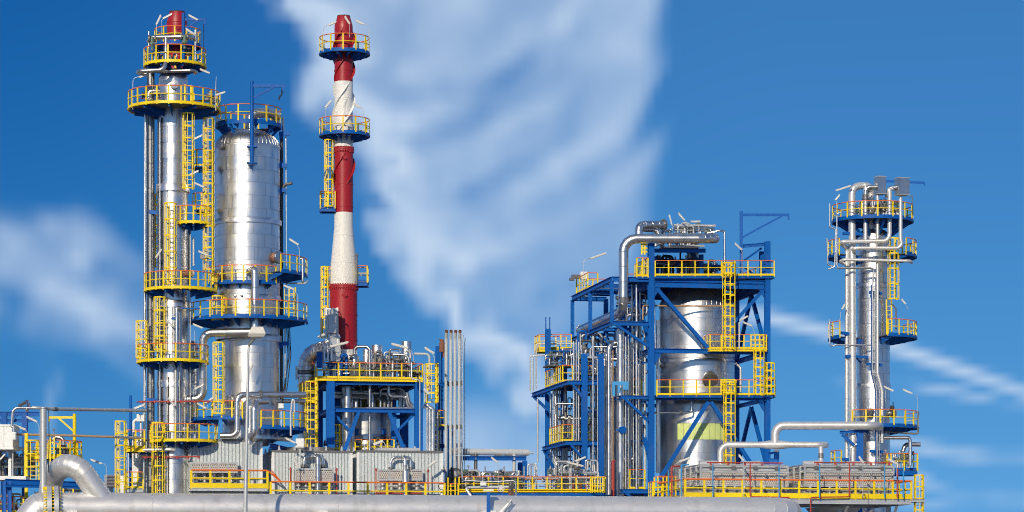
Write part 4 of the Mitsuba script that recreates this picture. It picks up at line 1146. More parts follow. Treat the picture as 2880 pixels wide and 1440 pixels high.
for k_ in range(3):
    pipe('steam_pipe', 'thin pale pipe loop number %s arching over the fat duct elbow' % ('one, the outermost,', 'two', 'three, the innermost,')[k_], [pt(886 + k_ * 9, 985 - k_ * 2, YC - 3.0), pt(892 + k_ * 10, 966 - 2 * k_, YC - 3.1), pt(908 + k_ * 10, 962 - 2 * k_, YC - 3.1), pt(912 + k_ * 10, 978, YC - 3.1), pt(912 + k_ * 10, 1015, YC - 3.1)], 0.09, 'alu_pipe', bend=0.35, sides=8)
solo('signboard', MB().box(pt(899, 1012, YF - 0.4), mm(16), 0.3, mm(44)).box(pt(912, 1000, YF - 0.1), mm(40), 0.2, 0.25), 'blue', 'blue upright steel board at the left of the heater deck', 'board')

# equipment on the heater deck
def drum(label, x, y0, y1, r, Y, mat='alu_a', top=0.0, name='drum', bandy=()):
    t = thing(name, label, 'drum')
    c = [xx(x, Y), Y, 0]
    R = mm(r, Y)
    part(t, 'body', MB().lathe([(R, zz(y1, Y)), (R, zz(y0, Y)), (R * 0.98, zz(y0, Y) + 0.02), (0.01, zz(y0, Y) + 0.02 + top)], c, 28), mat)
    for y in bandy:
        part(t, 'band', MB().lathe([(R, -0.04), (R + 0.03, -0.04), (R + 0.03, 0.04), (R, 0.04)], [c[0], c[1], zz(y, Y)], 28), mat)
    return t
drum('bright silver upright drum in the middle of the heater deck', 1060, 972, 1062, 15, YF + 3.2, 'alu_c', bandy=(975, 1020))
drum('dull silver short stack at the right of the heater deck', 1143, 961, 1062, 14, YF + 4.5, 'alu_b', bandy=(1000,))
drum('narrow silver drum left of the bright drum on the heater deck', 1030, 984, 1062, 9, YF + 3.8, 'alu_a', bandy=(1000, 1030))
v_ = drum('small domed silver vessel with a dark base at the left of the heater deck', 997, 1004, 1034, 13, YF + 1.2, 'steel', 0.25)
part(v_, 'base', MB().box(pt(998, 1048, YF + 1.2), 0.75, 0.7, mm(26)), 'dark')
clad_pipe('steam_pipe', 'grey pipe bending from the small domed vessel and falling through the heater deck', [pt(997, 1000, YF + 1.2), pt(997, 975, YF + 1.2), pt(1040, 975, YF + 1.0), pt(1040, 1290, YF + 1.0)], mm(4.2), bend=0.3, seg=2.2, mat='steel')
pipe('steam_pipe', 'silver pipe rising from the deck and bending to the dull short stack', [pt(1152, 1060, YF + 2), pt(1150, 1000, YF + 2), pt(1122, 997, YF + 2), pt(1100, 997, YF + 2)], mm(4.5), 'alu_pipe', bend=0.4)
pipe('steam_pipe', 'grey pipe arching over the right end of the heater deck', [pt(1165, 995, YF + 3), pt(1206, 996, YF + 3), pt(1208, 1012, YF + 3), pt(1208, 1100, YF + 3)], mm(3.6), 'grey_paint', bend=0.35)
pipe('steam_pipe', 'silver pipe stepping down over the right corner of the heater deck', [pt(1157, 1020, YF - 0.5), pt(1157, 1066, YF - 0.6), pt(1181, 1068, YF - 0.6), pt(1181, 1265, YF - 0.6)], mm(2.5), 'alu_pipe', bend=0.2)


def manifold(label, p, w, d, h, n, seed, mats=('steel', 'alu_pipe', 'cast', 'galvanised'), r=(0.05, 0.11), valves=4, rot=ROTR, name='pipe_manifold', vm=('valve_green', 'cast')):
    """A skid of short pipes, valves and gauges: one thing of many parts. p = the middle of its front foot."""
    rnd = random.Random(seed)
    t = thing(name, label, 'pipework')
    U, V = np.array([math.cos(rot), math.sin(rot), 0]), np.array([-math.sin(rot), math.cos(rot), 0])
    q = lambda a, b, c: np.asarray(p, float) + U * w * (a - 0.5) + V * d * b + Zv * h * c
    part(t, 'skid', MB().box(q(0.5, 0.5, 0) + Zv * 0.05, w, d, 0.1, rot), 'grating')
    for i in range(n):
        a, b, rr = (i + 0.3 + 0.5 * rnd.random()) / n, rnd.random(), rnd.uniform(*r)
        top = rnd.uniform(0.45, 1.0)
        kind = rnd.random()
        if kind < 0.45:
            a2 = min(1, max(0, a + rnd.choice((-1, 1)) * rnd.uniform(0.12, 0.4)))
            line = [q(a, b, 0), q(a, b, top), q(a2, b, top), q(a2, b, rnd.uniform(0, top * 0.6))]
        elif kind < 0.7:
            line = [q(a, b, 0), q(a, b, top)]
        else:
            line = [q(a, 0.1, 0.02), q(a, 0.1, top * 0.7), q(a, 0.9, top * 0.7), q(a, 0.9, top)]
        part(t, 'run', MB().tube(fillet(line, 2.5 * rr, 30), rr, 8), rnd.choice(mats))
        part(t, 'collar', MB().cyl(line[0] * 0.45 + line[1] * 0.55, line[0] * 0.40 + line[1] * 0.60, rr * 1.7, 9), rnd.choice(('cast', 'steel')))
    for i in range(max(1, n // 4)):
        c, rr = rnd.uniform(0.15, 0.7), rnd.uniform(*r)
        part(t, 'header', MB().tube([q(0.02, rnd.random() * 0.4, c), q(0.98, rnd.random() * 0.4, c)], rr, 8), rnd.choice(mats))
    for i in range(valves):
        valve(t, q((i + 0.5) / valves, rnd.random() * 0.4, rnd.uniform(0.25, 0.8)), rnd.choice((Zv, U)), rnd.uniform(0.08, 0.13), mat=rnd.choice(vm), side=-V if rnd.random() < 0.6 else None)
    return t


manifold('dense grey pipework between the domed vessel and the bright drum on the heater deck', fx(1006, 1062) + VD * 0.5, 2.6, 2.0, 1.5, 16, 5)
manifold('dark valve pipework right of the bright drum on the heater deck', fx(1112, 1062) + VD * 0.6, 2.6, 2.0, 2.1, 20, 6, vm=('cast',))
manifold('pipework and gauges at the right end of the heater deck', fx(1165, 1062) + VD * 1.5, 1.3, 1.5, 1.5, 8, 7)
manifold('pipework at the left end of the heater deck before the grey damper box', fx(952, 1062) + VD * 0.4, 1.7, 1.6, 1.8, 11, 8, mats=('steel', 'alu_pipe', 'cast', 'blue'))
sb = manifold('maze of silver pipes hanging inside the heater frame under its deck', fx(1052, 1145) + VD * 1.8, 5.2, 3.0, 1.9, 18, 9, r=(0.06, 0.16))
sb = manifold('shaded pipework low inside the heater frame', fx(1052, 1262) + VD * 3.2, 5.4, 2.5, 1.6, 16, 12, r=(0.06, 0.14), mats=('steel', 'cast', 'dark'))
hs = thing('heater_shell', 'brownish silver heater shell in the shade at the back of the heater frame', 'heater')
hx, hy = hit(1062, fl, UA)[:2] + (VD * 5.2)[:2]
shell(hs, hx, hy, 0.0, zz(1150, YF), 1.9, 1.6, 9, 51, mats=('steel', 'alu_b'))
for k_, x_ in enumerate((985, 1005)):
    clad_pipe('riser_pipe', ('fat silver riser inside the heater frame behind the left brace', 'silver riser beside the fat one inside the heater frame')[k_], [fx(x_, 1400) + VD * (1.6 + k_ * 0.9), fx(x_, 1082) + VD * (1.6 + k_ * 0.9)], mm((13, 7)[k_]), seg=1.4)
pipe('process_pipe', 'silver pipe with two elbows under the right part of the heater deck', [fx(1099, 1080) + VD, fx(1099, 1112) + VD, fx(1150, 1112) + VD, fx(1152, 1140) + VD, fx(1172, 1150) + VD], mm(4.6), 'alu_pipe', bend=0.35)
clad_pipe('process_pipe', 'silver pipe with an S bend beside the right heater column', [fx(1150, 1100) + VD * 0.9, fx(1156, 1130) + VD * 0.9, fx(1166, 1140) + VD * 0.9], mm(5.5), bend=0.3, seg=0.5)
solo('tie_pipe', MB().tube([fx(1030, 1147) - VD * 0.1, fx(1164, 1148) - VD * 0.1], 0.07, 8), 'alu_pipe', 'bright thin pipe lying along the middle beam of the heater frame', 'pipe')
deck('inner yellow walkway in the shade of the heater frame', [fx(960, 1118) + VD * 4.6, fx(1140, 1118) + VD * 4.6, fx(1140, 1118) + VD * 5.6, fx(960, 1118) + VD * 5.6], [(0, 1)], edge=0.2, beam_mat='yellow', every=1.2, joists=False)
deck('low walkway with an orange rail at the foot of the heater frame', [fx(1010, 1276) + VD * 2.0, fx(1120, 1276) + VD * 2.0, fx(1120, 1276) + VD * 3.0, fx(1010, 1276) + VD * 3.0], [(0, 1)], edge=0.2, every=0.45, joists=False)
for k_, (x_, y_) in enumerate(((1205, 1142), (1212, 1150), (1197, 1148))):
    pipe('process_pipe', ('white goose neck pipe standing right of the heater frame', 'right hand white goose neck pipe by the heater frame', 'thin grey goose neck pipe by the heater frame')[k_], [pt(x_ + (3, 6, 4)[k_], 1300, YF + 0.6), pt(x_ + (3, 6, 4)[k_], y_, YF + 0.6), pt(x_ - 6, y_ - 3, YF + 0.6), pt(x_ - 10, y_ - 2, YF + 1.4)], mm((4, 6, 3)[k_]), 'alu_pipe', bend=0.3)
for lab_, (x_, y_), a_, pole_, L_ in (
    ('long tube lamp at the left of the heater deck by the stack foot', (954, 970), 14, [(908, 1050), (909, 985), (930, 978)], 1.35),
    ('long tube lamp before the dull short stack on the heater deck', (1124, 974), -14, [(1165, 1020), (1160, 990), (1150, 982)], 1.2),
    ('tube lamp at the right end of the heater deck', (1207, 987), -32, [(1222, 1020), (1222, 1004), (1216, 996)], 0.75),
    ('tube lamp low inside the heater frame near the orange rail', (1064, 1246), 20, [(1084, 1276), (1084, 1250), (1078, 1242)], 0.7),
    ('tube lamp under the right caged ladder by the heater frame', (1199, 1102), -45, [(1206, 1112), (1203, 1107)], 0.5),
    ('tube lamp under the grey damper box of the stack', (905, 945), 25, [(915, 962), (908, 950)], 0.55),
):
    tube_lamp(lab_, pt(x_, y_, YF - 1.0), a_, L_, [pt(x, y, YF - 1.0) for x, y in pole_])

# the four vent pipes and the dark frame that carries them
YP = 199.0
for k_, (x_, xt_, yb_) in enumerate(((1254, 1252, 1420), (1267, 1265, 1420), (1279, 1278, 1420), (1291, 1290, 1420))):
    lab_ = ('leftmost tall grey vent pipe with a bent mouth', 'second tall grey vent pipe with a bent mouth', 'third tall grey vent pipe with a bent mouth', 'rightmost tall grey vent pipe with a bent mouth')[k_]
    t_ = thing('vent_pipe', lab_, 'pipe')
    r_ = mm(4.4, YP)
    line_ = fillet([pt(x_, yb_, YP), pt(x_ + 1, 952, YP), pt(xt_ + 4, 930, YP - 0.35)], 0.5, 12)
    part(t_, 'shaft', MB().tube(line_, r_, 14, caps=False), 'grey_paint')
    e_, d_ = line_[-1], unit(line_[-1] - line_[-2])
    part(t_, 'mouth', MB().lathe([(r_ * 0.2, -0.3), (r_ * 0.92, -0.25), (r_ * 0.92, 0.0), (r_ * 1.04, 0.01), (r_ * 1.04, -0.12)], e_, 14, d_), 'rust')
for k_, (x_, y_) in enumerate(((1300, 942), (1307, 950))):
    pipe('vent_pipe', ('thin bright vent pipe right of the grey vents', 'thinnest dark vent rod right of the grey vents')[k_], [pt(x_, 1360, YP), pt(x_, y_ + 14, YP), pt(x_ + 1.5, y_, YP)], mm((2.3, 1.0)[k_], YP), ('alu_pipe', 'dark')[k_])
pf = thing('pipe_support', 'blue trestle carrying the tall grey vent pipes', 'steel frame')
pa = pt(1232, 1000, YP + 2.0)
pb = hit(1266, pa, UA)
column(pf, pa[0], pa[1], 0, zz(974, pa[1]), 0.34, 0.34, rot=ROTR)
column(pf, pa[0] + 0.30, pa[1] + 0.06, 0, zz(974, pa[1]), 0.12, 0.34, rot=ROTR)
column(pf, pb[0], pb[1] - 1.0, 0, zz(1200, pb[1]), 0.42, 0.42, rot=ROTR)
column(pf, pb[0] - 1.0, pb[1], 0, zz(1200, pb[1]), 0.3, 0.3, rot=ROTR)
for y_ in (1082, 1204, 1255):
    beam(pf, np.array([pa[0], pa[1], zz(y_, YP + 2)]), np.array([xx(1300, YP + .8), YP + 0.8, zz(y_, YP + 2)]), 0.2, 0.28)
for y_, m_ in ((1082, 'dark'), (1204, 'dark')):
    for x_ in (1259, 1272, 1285, 1296):
        part(pf, 'clamp', MB().box(pt(x_, y_ - 4, YP + 0.1), mm(4), 0.35, mm(11)), m_)
part(pf, 'brace', MB().ibeam(pt(1222, 1204, YP + 2), pt(1250, 1330, YP + 1.6), 0.14, 0.2), 'blue')
mo = thing('actuator', 'rusty motor actuator high on the blue trestle beside the vent pipes', 'actuator')
mq = pt(1243, 972, YP + 1.2)
part(mo, 'body', MB().lathe([(0.01, -0.45), (0.2, -0.45), (0.2, 0.2), (0.14, 0.25), (0.14, 0.4), (0.01, 0.42)], mq, 16), 'rust')
part(mo, 'frame', MB().bar(mq + [0.1, 0, 0.4], mq + [-0.2, 0, 0.42], 0.1).bar(mq + [0.12, 0, -0.45], mq + [0.12, 0, -0.8], 0.12), 'rust')
deck('small blue landing with a yellow rail left of the vent pipes', [pt(1216, 1198, YP + 1.2), pt(1252, 1198, YP + 1.2), pt(1250, 1198, YP + 3.0), pt(1214, 1198, YP + 3.0)], [(0, 1), (3, 2)], every=0.45, joists=False, edge=0.24, toe='yellow')
solo('instrument_pipe', MB().tube([pt(1230, 1300, YP + 0.8), pt(1230, 1160, YP + 0.8)], 0.08, 8), 'alu_pipe', 'slim silver pipe by the small landing left of the vent pipes', 'pipe')

hc_ = thing('heater_casing', 'dark ribbed heater casing closing the back of the heater frame', 'casing')
ca_, cb_ = fx(962, 1300) + VD * 6.0, fx(1150, 1300) + VD * 6.0
n_ = 7
for k_ in range(n_):
    a_, b_ = ca_ + (cb_ - ca_) * (k_ / n_), ca_ + (cb_ - ca_) * ((k_ + 1) / n_)
    m_ = (a_ + b_) / 2
    part(hc_, 'panel', MB().box(m_ * [1, 1, 0] + Zv * (zz(1300, YF) + zz(1100, YF)) / 2, np.linalg.norm(b_ - a_) - 0.04, 0.2, zz(1100, YF) - zz(1300, YF), ROTR), 'steel_dark')
    part(hc_, 'rib', MB().box(a_ * [1, 1, 0] - VD * 0.16 + Zv * (zz(1300, YF) + zz(1104, YF)) / 2, 0.14, 0.16, zz(1104, YF) - zz(1300, YF), ROTR), 'cast')

# ================================================================ the air coolers along the front
def sheet_wall(par, a, b, z0, z1, out, sheet=1.15, pitch=0.235, mat='corrugated', seed=0):
    """A wall of upright ribbed sheets from a to b (plan), each sheet a part."""
    a, b = np.asarray(a, float) * [1, 1, 0], np.asarray(b, float) * [1, 1, 0]
    L = np.linalg.norm(b - a); u = (b - a) / L; o = unit(out)
    n = max(1, int(round(L / sheet)))
    rnd = random.Random(seed)
    w = L / n
    for k in range(n):
        m = MB()
        s0 = a + u * (k * w) + o * rnd.uniform(0, 0.012)
        nr = max(2, int(round(w / pitch)))
        pw = w / nr
        line = [(0.0, 0.0)]
        for i in range(nr):
            x = i * pw
            line += [(x + pw * 0.80, 0.0), (x + pw * 0.82, -0.09), (x + pw * 0.93, -0.09), (x + pw * 0.95, 0.03), (x + pw, 0.0)]
        for (x0, y0), (x1, y1) in zip(line[:-1], line[1:]):
            p, q = s0 + u * x0 + o * y0, s0 + u * (x1 - (0.012 if x1 == line[-1][0] else 0)) + o * y1
            m.quad(p + Zv * z0, q + Zv * z0, q + Zv * z1, p + Zv * z1)
        part(par, 'wall_sheet', m, mat)


def cooler_house(label, xl, xr, ytop, Y, depth, name='cooler_house', lift=True, seed=0, side=True):
    t = thing(name, label, 'cooler')
    a = pt(xl, ytop, Y); b = hit(xr, a, UA)
    z1, z0 = a[2], zz(1470, Y)
    c, d = b + VD * depth, a + VD * depth
    sheet_wall(t, a, b, z0, z1, -VD, seed=seed)
    sheet_wall(t, d, a, z0, z1, -UD, seed=seed + 1)
    sheet_wall(t, b, c, z0, z1, UD, seed=seed + 2)
    sheet_wall(t, c, d, z0, z1, VD, seed=seed + 3)
    part(t, 'roof', MB().plate([p + Zv * 0.02 for p in (a, b, c, d)], 0.04, Zv), 'galvanised')
    for p, q in ((a, b), (d, a), (b, c)):
        dd = unit(q - p)
        part(t, 'roof_trim', MB().bar(p - dd * 0.04 + Zv * 0.05, q + dd * 0.04 + Zv * 0.05, 0.16, 0.14), 'cast')
    for p in (a, b, d):
        part(t, 'corner_trim', MB().box(p * [1, 1, 0] + Zv * (z0 + z1) / 2 - UD * 0.0, 0.16, 0.16, z1 - z0 - 0.06, ROTR), 'white_panel')
    for i in range(5):
        f = (i + 0.4) / 5
        for e in ((a, b), (d, a))[: 2 if i % 2 else 1]:
            q = e[0] + (e[1] - e[0]) * f + VD * 0.2
            if lift:
                part(t, 'lifting_lug', MB().plate([q + UD * -0.10, q + UD * 0.10, q + UD * 0.05 + Zv * 0.42, q - UD * 0.03 + Zv * 0.46], 0.05, VD), 'galvanised')
    legs = MB
    for p in (a + VD * 0.4 + UD * 0.4, b + VD * 0.4 - UD * 0.4, c - VD * 0.4 - UD * 0.4, d - VD * 0.4 + UD * 0.4):
        part(t, 'leg', MB().ibeam(p * [1, 1, 0], p * [1, 1, 0] + Zv * z0, 0.35, 0.35, 0.03, UD), 'galvanised')
    part(t, 'floor', MB().plate([p * [1, 1, 0] + Zv * z0 for p in (a, b, c, d)], 0.1, Zv), 'grating')
    return t, a, b


def header_box(par, p, q, h, proud, split=4, plugs='plug_sheet', frame='galvanised', pipes=5):
    """A tube bundle's header on a wall: p-q = its top edge line (3D, on the wall)."""
    u = unit((q - p) * [1, 1, 0]); L = np.linalg.norm((q - p) * [1, 1, 0])
    o = -VD
    c = (p + q) / 2 + o * proud / 2 - Zv * h / 2
    k = part(par, 'header_box', MB().box(c, L, proud, h, ROTR), 'cast')
    w = L / split
    for i in range(split):
        s = p + u * (w * (i + 0.5)) + o * (proud + 0.02) - Zv * h * 0.5
        part(k, 'plug_sheet', MB().box(s, w - 0.10, 0.05, h - 0.18, ROTR), plugs)
    for z in (0.0, -h):
        part(k, 'frame_bar', MB().bar(p + o * proud + Zv * z - u * 0.05, q + o * proud + Zv * z + u * 0.05, 0.14, 0.12), frame)
    for i in range(split + 1):
        s = p + u * (w * i) + o * (proud + 0.03)
        part(k, 'upright', MB().bar(s, s - Zv * h, 0.08, 0.08, up=UD), frame)
    for i in range(pipes):
        s = p + u * (L * (i + 0.5) / pipes) + o * proud * 0.6 - Zv * h
        part(k, 'branch_pipe', MB().cyl(s, s - Zv * 0.85, 0.11 if i % 2 else 0.16, 10), 'galvanised')
        if i % 2 == 0:
            part(k, 'branch_flange', MB().cyl(s - Zv * 0.32, s - Zv * 0.44, 0.24, 12), 'cast')
    for z, r in ((0.42, 0.10), (0.78, 0.14)):
        part(k, 'cross_pipe', MB().tube([p + o * proud * 0.7 - Zv * (h + z), q + o * proud * 0.7 - Zv * (h + z)], r, 10), 'galvanised')
    return k


ha, A0, A1 = cooler_house('pale ribbed cooler house right of the foot of the slender left column', 532, 735, 1239, 189.5, 3.4, seed=1)
hd_, D0, D1 = cooler_house('white sided cooler house end left of the foot of the slender left column', 392, 448, 1239, 191.6, 2.2, seed=5, lift=False)
hb, B0, B1 = cooler_house('pale ribbed cooler house in the middle, with a round dark hood on its roof', 768, 988, 1271, 191.0, 6.5, seed=11)
hc, C0, C1 = cooler_house('pale ribbed cooler house right of the middle, with bright galvanised roof boxes', 1007, 1243, 1271, 192.2, 6.0, seed=21)
on = lambda h0, x, y: (lambda q: np.array([q[0], q[1], zz(y, q[1])]))(hit(x, h0, UA))
header_box(ha, on(A0, 536, 1303) , on(A0, 664, 1303), 0.62, 0.55, 5)
header_box(hb, on(B0, 826, 1321), on(B0, 932, 1321), 0.82, 0.9, 4)
header_box(hc, on(C0, 1062, 1323), on(C0, 1183, 1323), 0.66, 0.6, 4)
part(hd_, 'white_end_panel', MB().box(on(D0, 379, 1320) + VD * 1.2, mm(27), 2.0, mm(162), ROTR), 'white_panel')
part(hb, 'roof_hood', MB().lathe([(1.1, 0), (1.1, 0.35), (1.03, 0.36), (1.03, 0.1)], on(B0, 848, 1271) + VD * 1.6, 28), 'cast')
part(hb, 'roof_hood', MB().lathe([(1.1, 0), (1.1, 0.35), (1.03, 0.36), (1.03, 0.1)], on(B0, 905, 1271) + VD * 1.6, 28), 'cast')
for x0, x1 in ((1062, 1118), (1123, 1182)):
    p_, q_ = on(C0, x0, 1267) + VD * 0.8, on(C0, x1, 1267) + VD * 0.8
    part(hc, 'roof_box', MB().box((p_ + q_) / 2, np.linalg.norm(q_ - p_), 1.5, 0.36, ROTR), 'galvanised')

# the twin arched pipes on the two middle houses
def arch_pipes(label, h0, x0, xc, x1, ytop, yjoin, r, rc, mat, ybot=1420):
    t = thing('arched_pipe', label, 'pipe')
    q = lambda x, y, o: on(h0, x, y) - VD * o
    L = fillet([q(x0, yjoin, 0.55), q(x0, ytop, 0.55), q(xc, ytop, 0.55)], 0.62, 22.5)
    R = fillet([q(x1, yjoin, 0.55), q(x1, ytop, 0.55), q(xc, ytop, 0.55)], 0.62, 22.5)
    for k in (L, R):
        for a, b in zip(k[:-1], k[1:]):
            part(t, 'sleeve', MB().tube([a + (b - a) * 0.02, b - (b - a) * 0.02], r, 14), mat)
    part(t, 'down_pipe', MB().tube(fillet([q(xc, ytop, 0.5), q(xc, ytop - 1, 1.1), q(xc, ytop + 22, 1.15), q(xc, ybot, 1.15)], 0.4), rc, 16), mat)
    for y in (ytop + 26, ytop + 60, ytop + 92):
        part(t, 'band', MB().lathe([(rc, -0.04), (rc + 0.025, -0.04), (rc + 0.025, 0.04), (rc, 0.04)], q(xc, y, 1.15), 18), 'steel')
    for x in (x0, x1):
        flange(t, q(x, yjoin + 1, 0.55), Zv, r * 1.7, 0.07)
        part(t, 'stub', MB().cyl(q(x, yjoin + 1, 0.55), q(x, yjoin + 12, 0.55), r * 0.8, 12), 'rust')
    return t
arch_pipes('silver twin arched pipe with a down pipe before the middle cooler house', B0, 853, 888, 904, 1285, 1311, mm(6.5), mm(6.8), 'alu_pipe')
ap_ = arch_pipes('slim silver twin arched pipe with a fat sleeve before the right cooler house', C0, 1096, 1132, 1152, 1287, 1318, mm(4.0), mm(5.0), 'alu_pipe')
part(ap_, 'sleeve_box', MB().cyl(on(C0, 1133, 1327) - VD * 1.15, on(C0, 1133, 1362) - VD * 1.15, mm(9.5), 20), 'alu_c')

# the walkway in front of them
w0 = on(A0, 534, 1371) - VD * 1.1
wk = deck('yellow walkway with an orange hand rail before the left cooler house', [w0, hit(752, w0, UA), hit(752, w0, UA) + VD * 1.0, w0 + VD * 1.0], [(0, 1)], edge=0.2, beam_mat='galvanised', every=1.25, h=1.12, wide=0.15, fat=0.06)
part(wk, 'kick_plate', MB().bar(w0 + Zv * 0.1 - VD * 0.05, hit(752, w0, UA) + Zv * 0.1 - VD * 0.05, 0.03, 0.32), 'yellow')
w1 = on(B0, 755, 1408) - VD * 1.4
wk2 = deck('yellow walkway with an orange hand rail before the two middle cooler houses', [w1, hit(1250, w1, UA), hit(1250, w1, UA) + VD * 1.2, w1 + VD * 1.2], [(0, 1)], edge=0.2, beam_mat='galvanised', every=1.27, h=1.22, wide=0.15, fat=0.055)
e0_ = hit(753, w0, UA) + Zv * 1.12
e1_ = on(B0, 781, 1354) - VD * 1.3
part(wk, 'sloping_rail', MB().tube([e0_, e1_], 0.06, 6).tube([e0_ - Zv * 0.0 + UD * 0.25, e1_ - Zv * 0.1 + UD * 0.1], 0.045, 6), 'orange')
for k_, (x_, y0_, y1_, h_) in enumerate(((813, 1320, 1374, B0), (942, 1322, 1392, B0), (1052, 1322, 1392, C0), (1198, 1325, 1392, C0))):
    q_ = on(h_, x_, y0_) - VD * 0.9
    t_ = thing('sprinkler_riser', 'thin red sprinkler riser %s' % ('left of the dark header of the middle cooler house', 'right of the dark header of the middle cooler house', 'at the left end of the right cooler header', 'right of the right cooler header under a tube lamp')[k_], 'pipe')
    part(t_, 'run', MB().tube([q_, on(h_, x_, y1_) - VD * 0.9], 0.045, 7), 'hydrant_red')
    part(t_, 'head', MB().lathe([(0.01, -0.1), (0.09, -0.08), (0.05, 0.06), (0.01, 0.12)], q_, 8), 'hydrant_red')
pipe('spray_pipe', 'thin red pipe low across the right cooler house', [on(C0, 1053, 1388) - VD * 0.8, on(C0, 1120, 1389) - VD * 0.8, on(C0, 1180, 1389) - VD * 0.8], 0.055, 'hydrant_red')
for lab_, (x_, y_), a_, pole_, h_ in (
    ('tube lamp on a bent pole at the right end of the right cooler house', (1209, 1307), 36, [(1189, 1420), (1189, 1320), (1200, 1311)], C0),
    ('tube lamp standing at the left of the middle cooler house header', (827, 1305), -66, [(833, 1392), (833, 1320), (830, 1312)], B0),
):
    tube_lamp(lab_, on(h_, x_, y_) - VD * 1.3, a_, 0.72, [on(h_, x, y) - VD * 1.3 for x, y in pole_], turn=ROTR)
vt = thing('valve_cluster', 'small grey boxes and cables at the right end of the middle walkway', 'box')
for x_, y_ in ((1232, 1368), (1236, 1392)):
    part(vt, 'box', MB().box(on(C0, x_, y_) - VD * 1.3, 0.3, 0.2, 0.26, ROTR), 'white_panel')
part(vt, 'cable', MB().tube(fillet([on(C0, 1222, 1366) - VD * 1.45, on(C0, 1228, 1380) - VD * 1.45, on(C0, 1236, 1378) - VD * 1.45, on(C0, 1236, 1392) - VD * 1.45], 0.1), 0.025, 5), 'black')

# ================================================================ the foreground pipeline
pb0 = pt(1440, 1438, 181.0)
onp = lambda x, y, o=0.0: (lambda q: np.array([q[0], q[1], zz(y, q[1])]))(hit(x, pb0 - VD * o, UA))
RP = 1.0
def line_pt(x): return hit(x, pb0, UA)
end_ = line_pt(2228)
clad_pipe('pipeline', 'fat silver painted pipeline running along the bottom of the picture', [line_pt(163), line_pt(1200), end_, end_ + VD * 9 - Zv * 0.4], RP, bend=1.5, seg=5.8, mat='silver_paint', sides=36, cat='pipeline')
fle = thing('pipe_flange', 'big bolted flange with yellow studs at the left end of the fat pipeline', 'flange')
for s_, r_, m_ in ((0.0, 1.42, 'galvanised'), (-0.42, 1.42, 'galvanised')):
    part(fle, 'disc', MB().lathe([(0.9, -0.14), (r_, -0.14), (r_, 0.14), (0.9, 0.14)], line_pt(157) + UD * s_, 40, UD), m_)
part(fle, 'gasket', MB().lathe([(0.9, -0.2), (1.2, -0.2), (1.2, 0.2), (0.9, 0.2)], line_pt(157) - UD * 0.21, 40, UD), 'dark')
dd_, a_, b_ = MB().frame(UD)
for k_ in range(36):
    g_ = 2 * math.pi * k_ / 36
    q_ = line_pt(157) + (a_ * math.cos(g_) + b_ * math.sin(g_)) * 1.30
    part(fle, 'stud', MB().cyl(q_ - UD * 0.78, q_ + UD * 0.28, 0.045, 6), 'yellow')
    part(fle, 'nut', MB().cyl(q_ + UD * 0.14, q_ + UD * 0.24, 0.08, 6), 'cast')
clad_pipe('pipeline', 'silver elbow of the fat pipeline dropping away at the bottom left corner', [line_pt(130), line_pt(112), onp(40, 1520), onp(-30, 1560)], RP * 1.0, bend=2.2, seg=1.1, mat='silver_paint', sides=32, cat='pipeline')
for k_, (x_, w_) in enumerate(((203, 26), (908, 26), (1378, 30))):
    q_ = onp(x_, 1452, RP + 0.35)
    solo('pipe_saddle', MB().box(q_ - Zv * 0.6, mm(w_, 181), 0.5, 1.9, ROTR).box(q_ * [1, 1, 0] + Zv * (q_[2] - 1.5) / 2, 0.6, 0.5, q_[2] - 1.5, ROTR), 'white_panel', 'white post head at the lower edge before the pipeline, %s' % ('near its flanged left end', 'below the middle cooler house', 'left of the blue stanchion')[k_], 'post')
for k_, x_ in enumerate((300, 700, 1100, 1500, 1900)):
    q_ = line_pt(x_)
    t_ = thing('pipe_trestle', 'concrete trestle under the pipeline, number %s from the left' % ('one', 'two', 'three', 'four', 'five')[k_], 'support')
    part(t_, 'cap', MB().box(q_ - Zv * (RP + 0.3), 1.2, 3.0, 0.6, ROTR), 'concrete')
    part(t_, 'shaft', MB().box(q_ * [1, 1, 0] + Zv * (q_[2] - RP - 0.6) / 2, 0.8, 1.4, q_[2] - RP - 0.6, ROTR), 'concrete')
# the branch that arches out of it
clad_pipe('branch_pipe', 'silver branch pipe rising out of the pipeline and arching over to the left', [line_pt(306) + Zv * 0.0, onp(225, 1318), onp(190, 1306) + VD * 0.3, onp(152, 1325) + VD * 3.6, onp(140, 1440) + VD * 4.8, onp(138, 1500) + VD * 5], mm(31, 181), bend=1.9, seg=3.2, mat='silver_paint', sides=28)
solo('weld_seam', MB().tube([onp(306 + 62 * math.cos(g), 1392 + 34 * math.sin(g), math.sqrt(max(0.0, RP ** 2 - (0.99 - 0.0) * 0)) * 0) - VD * math.sqrt(max(0.02, (RP + 0.012) ** 2 - (pb0[2] - zz(1392 + 34 * math.sin(g), 181)) ** 2)) for g in np.linspace(0.05, math.pi - 0.05, 26)], 0.022, 5), 'galvanised', 'curved weld seam of the branch saddle on the pipeline', 'seam')

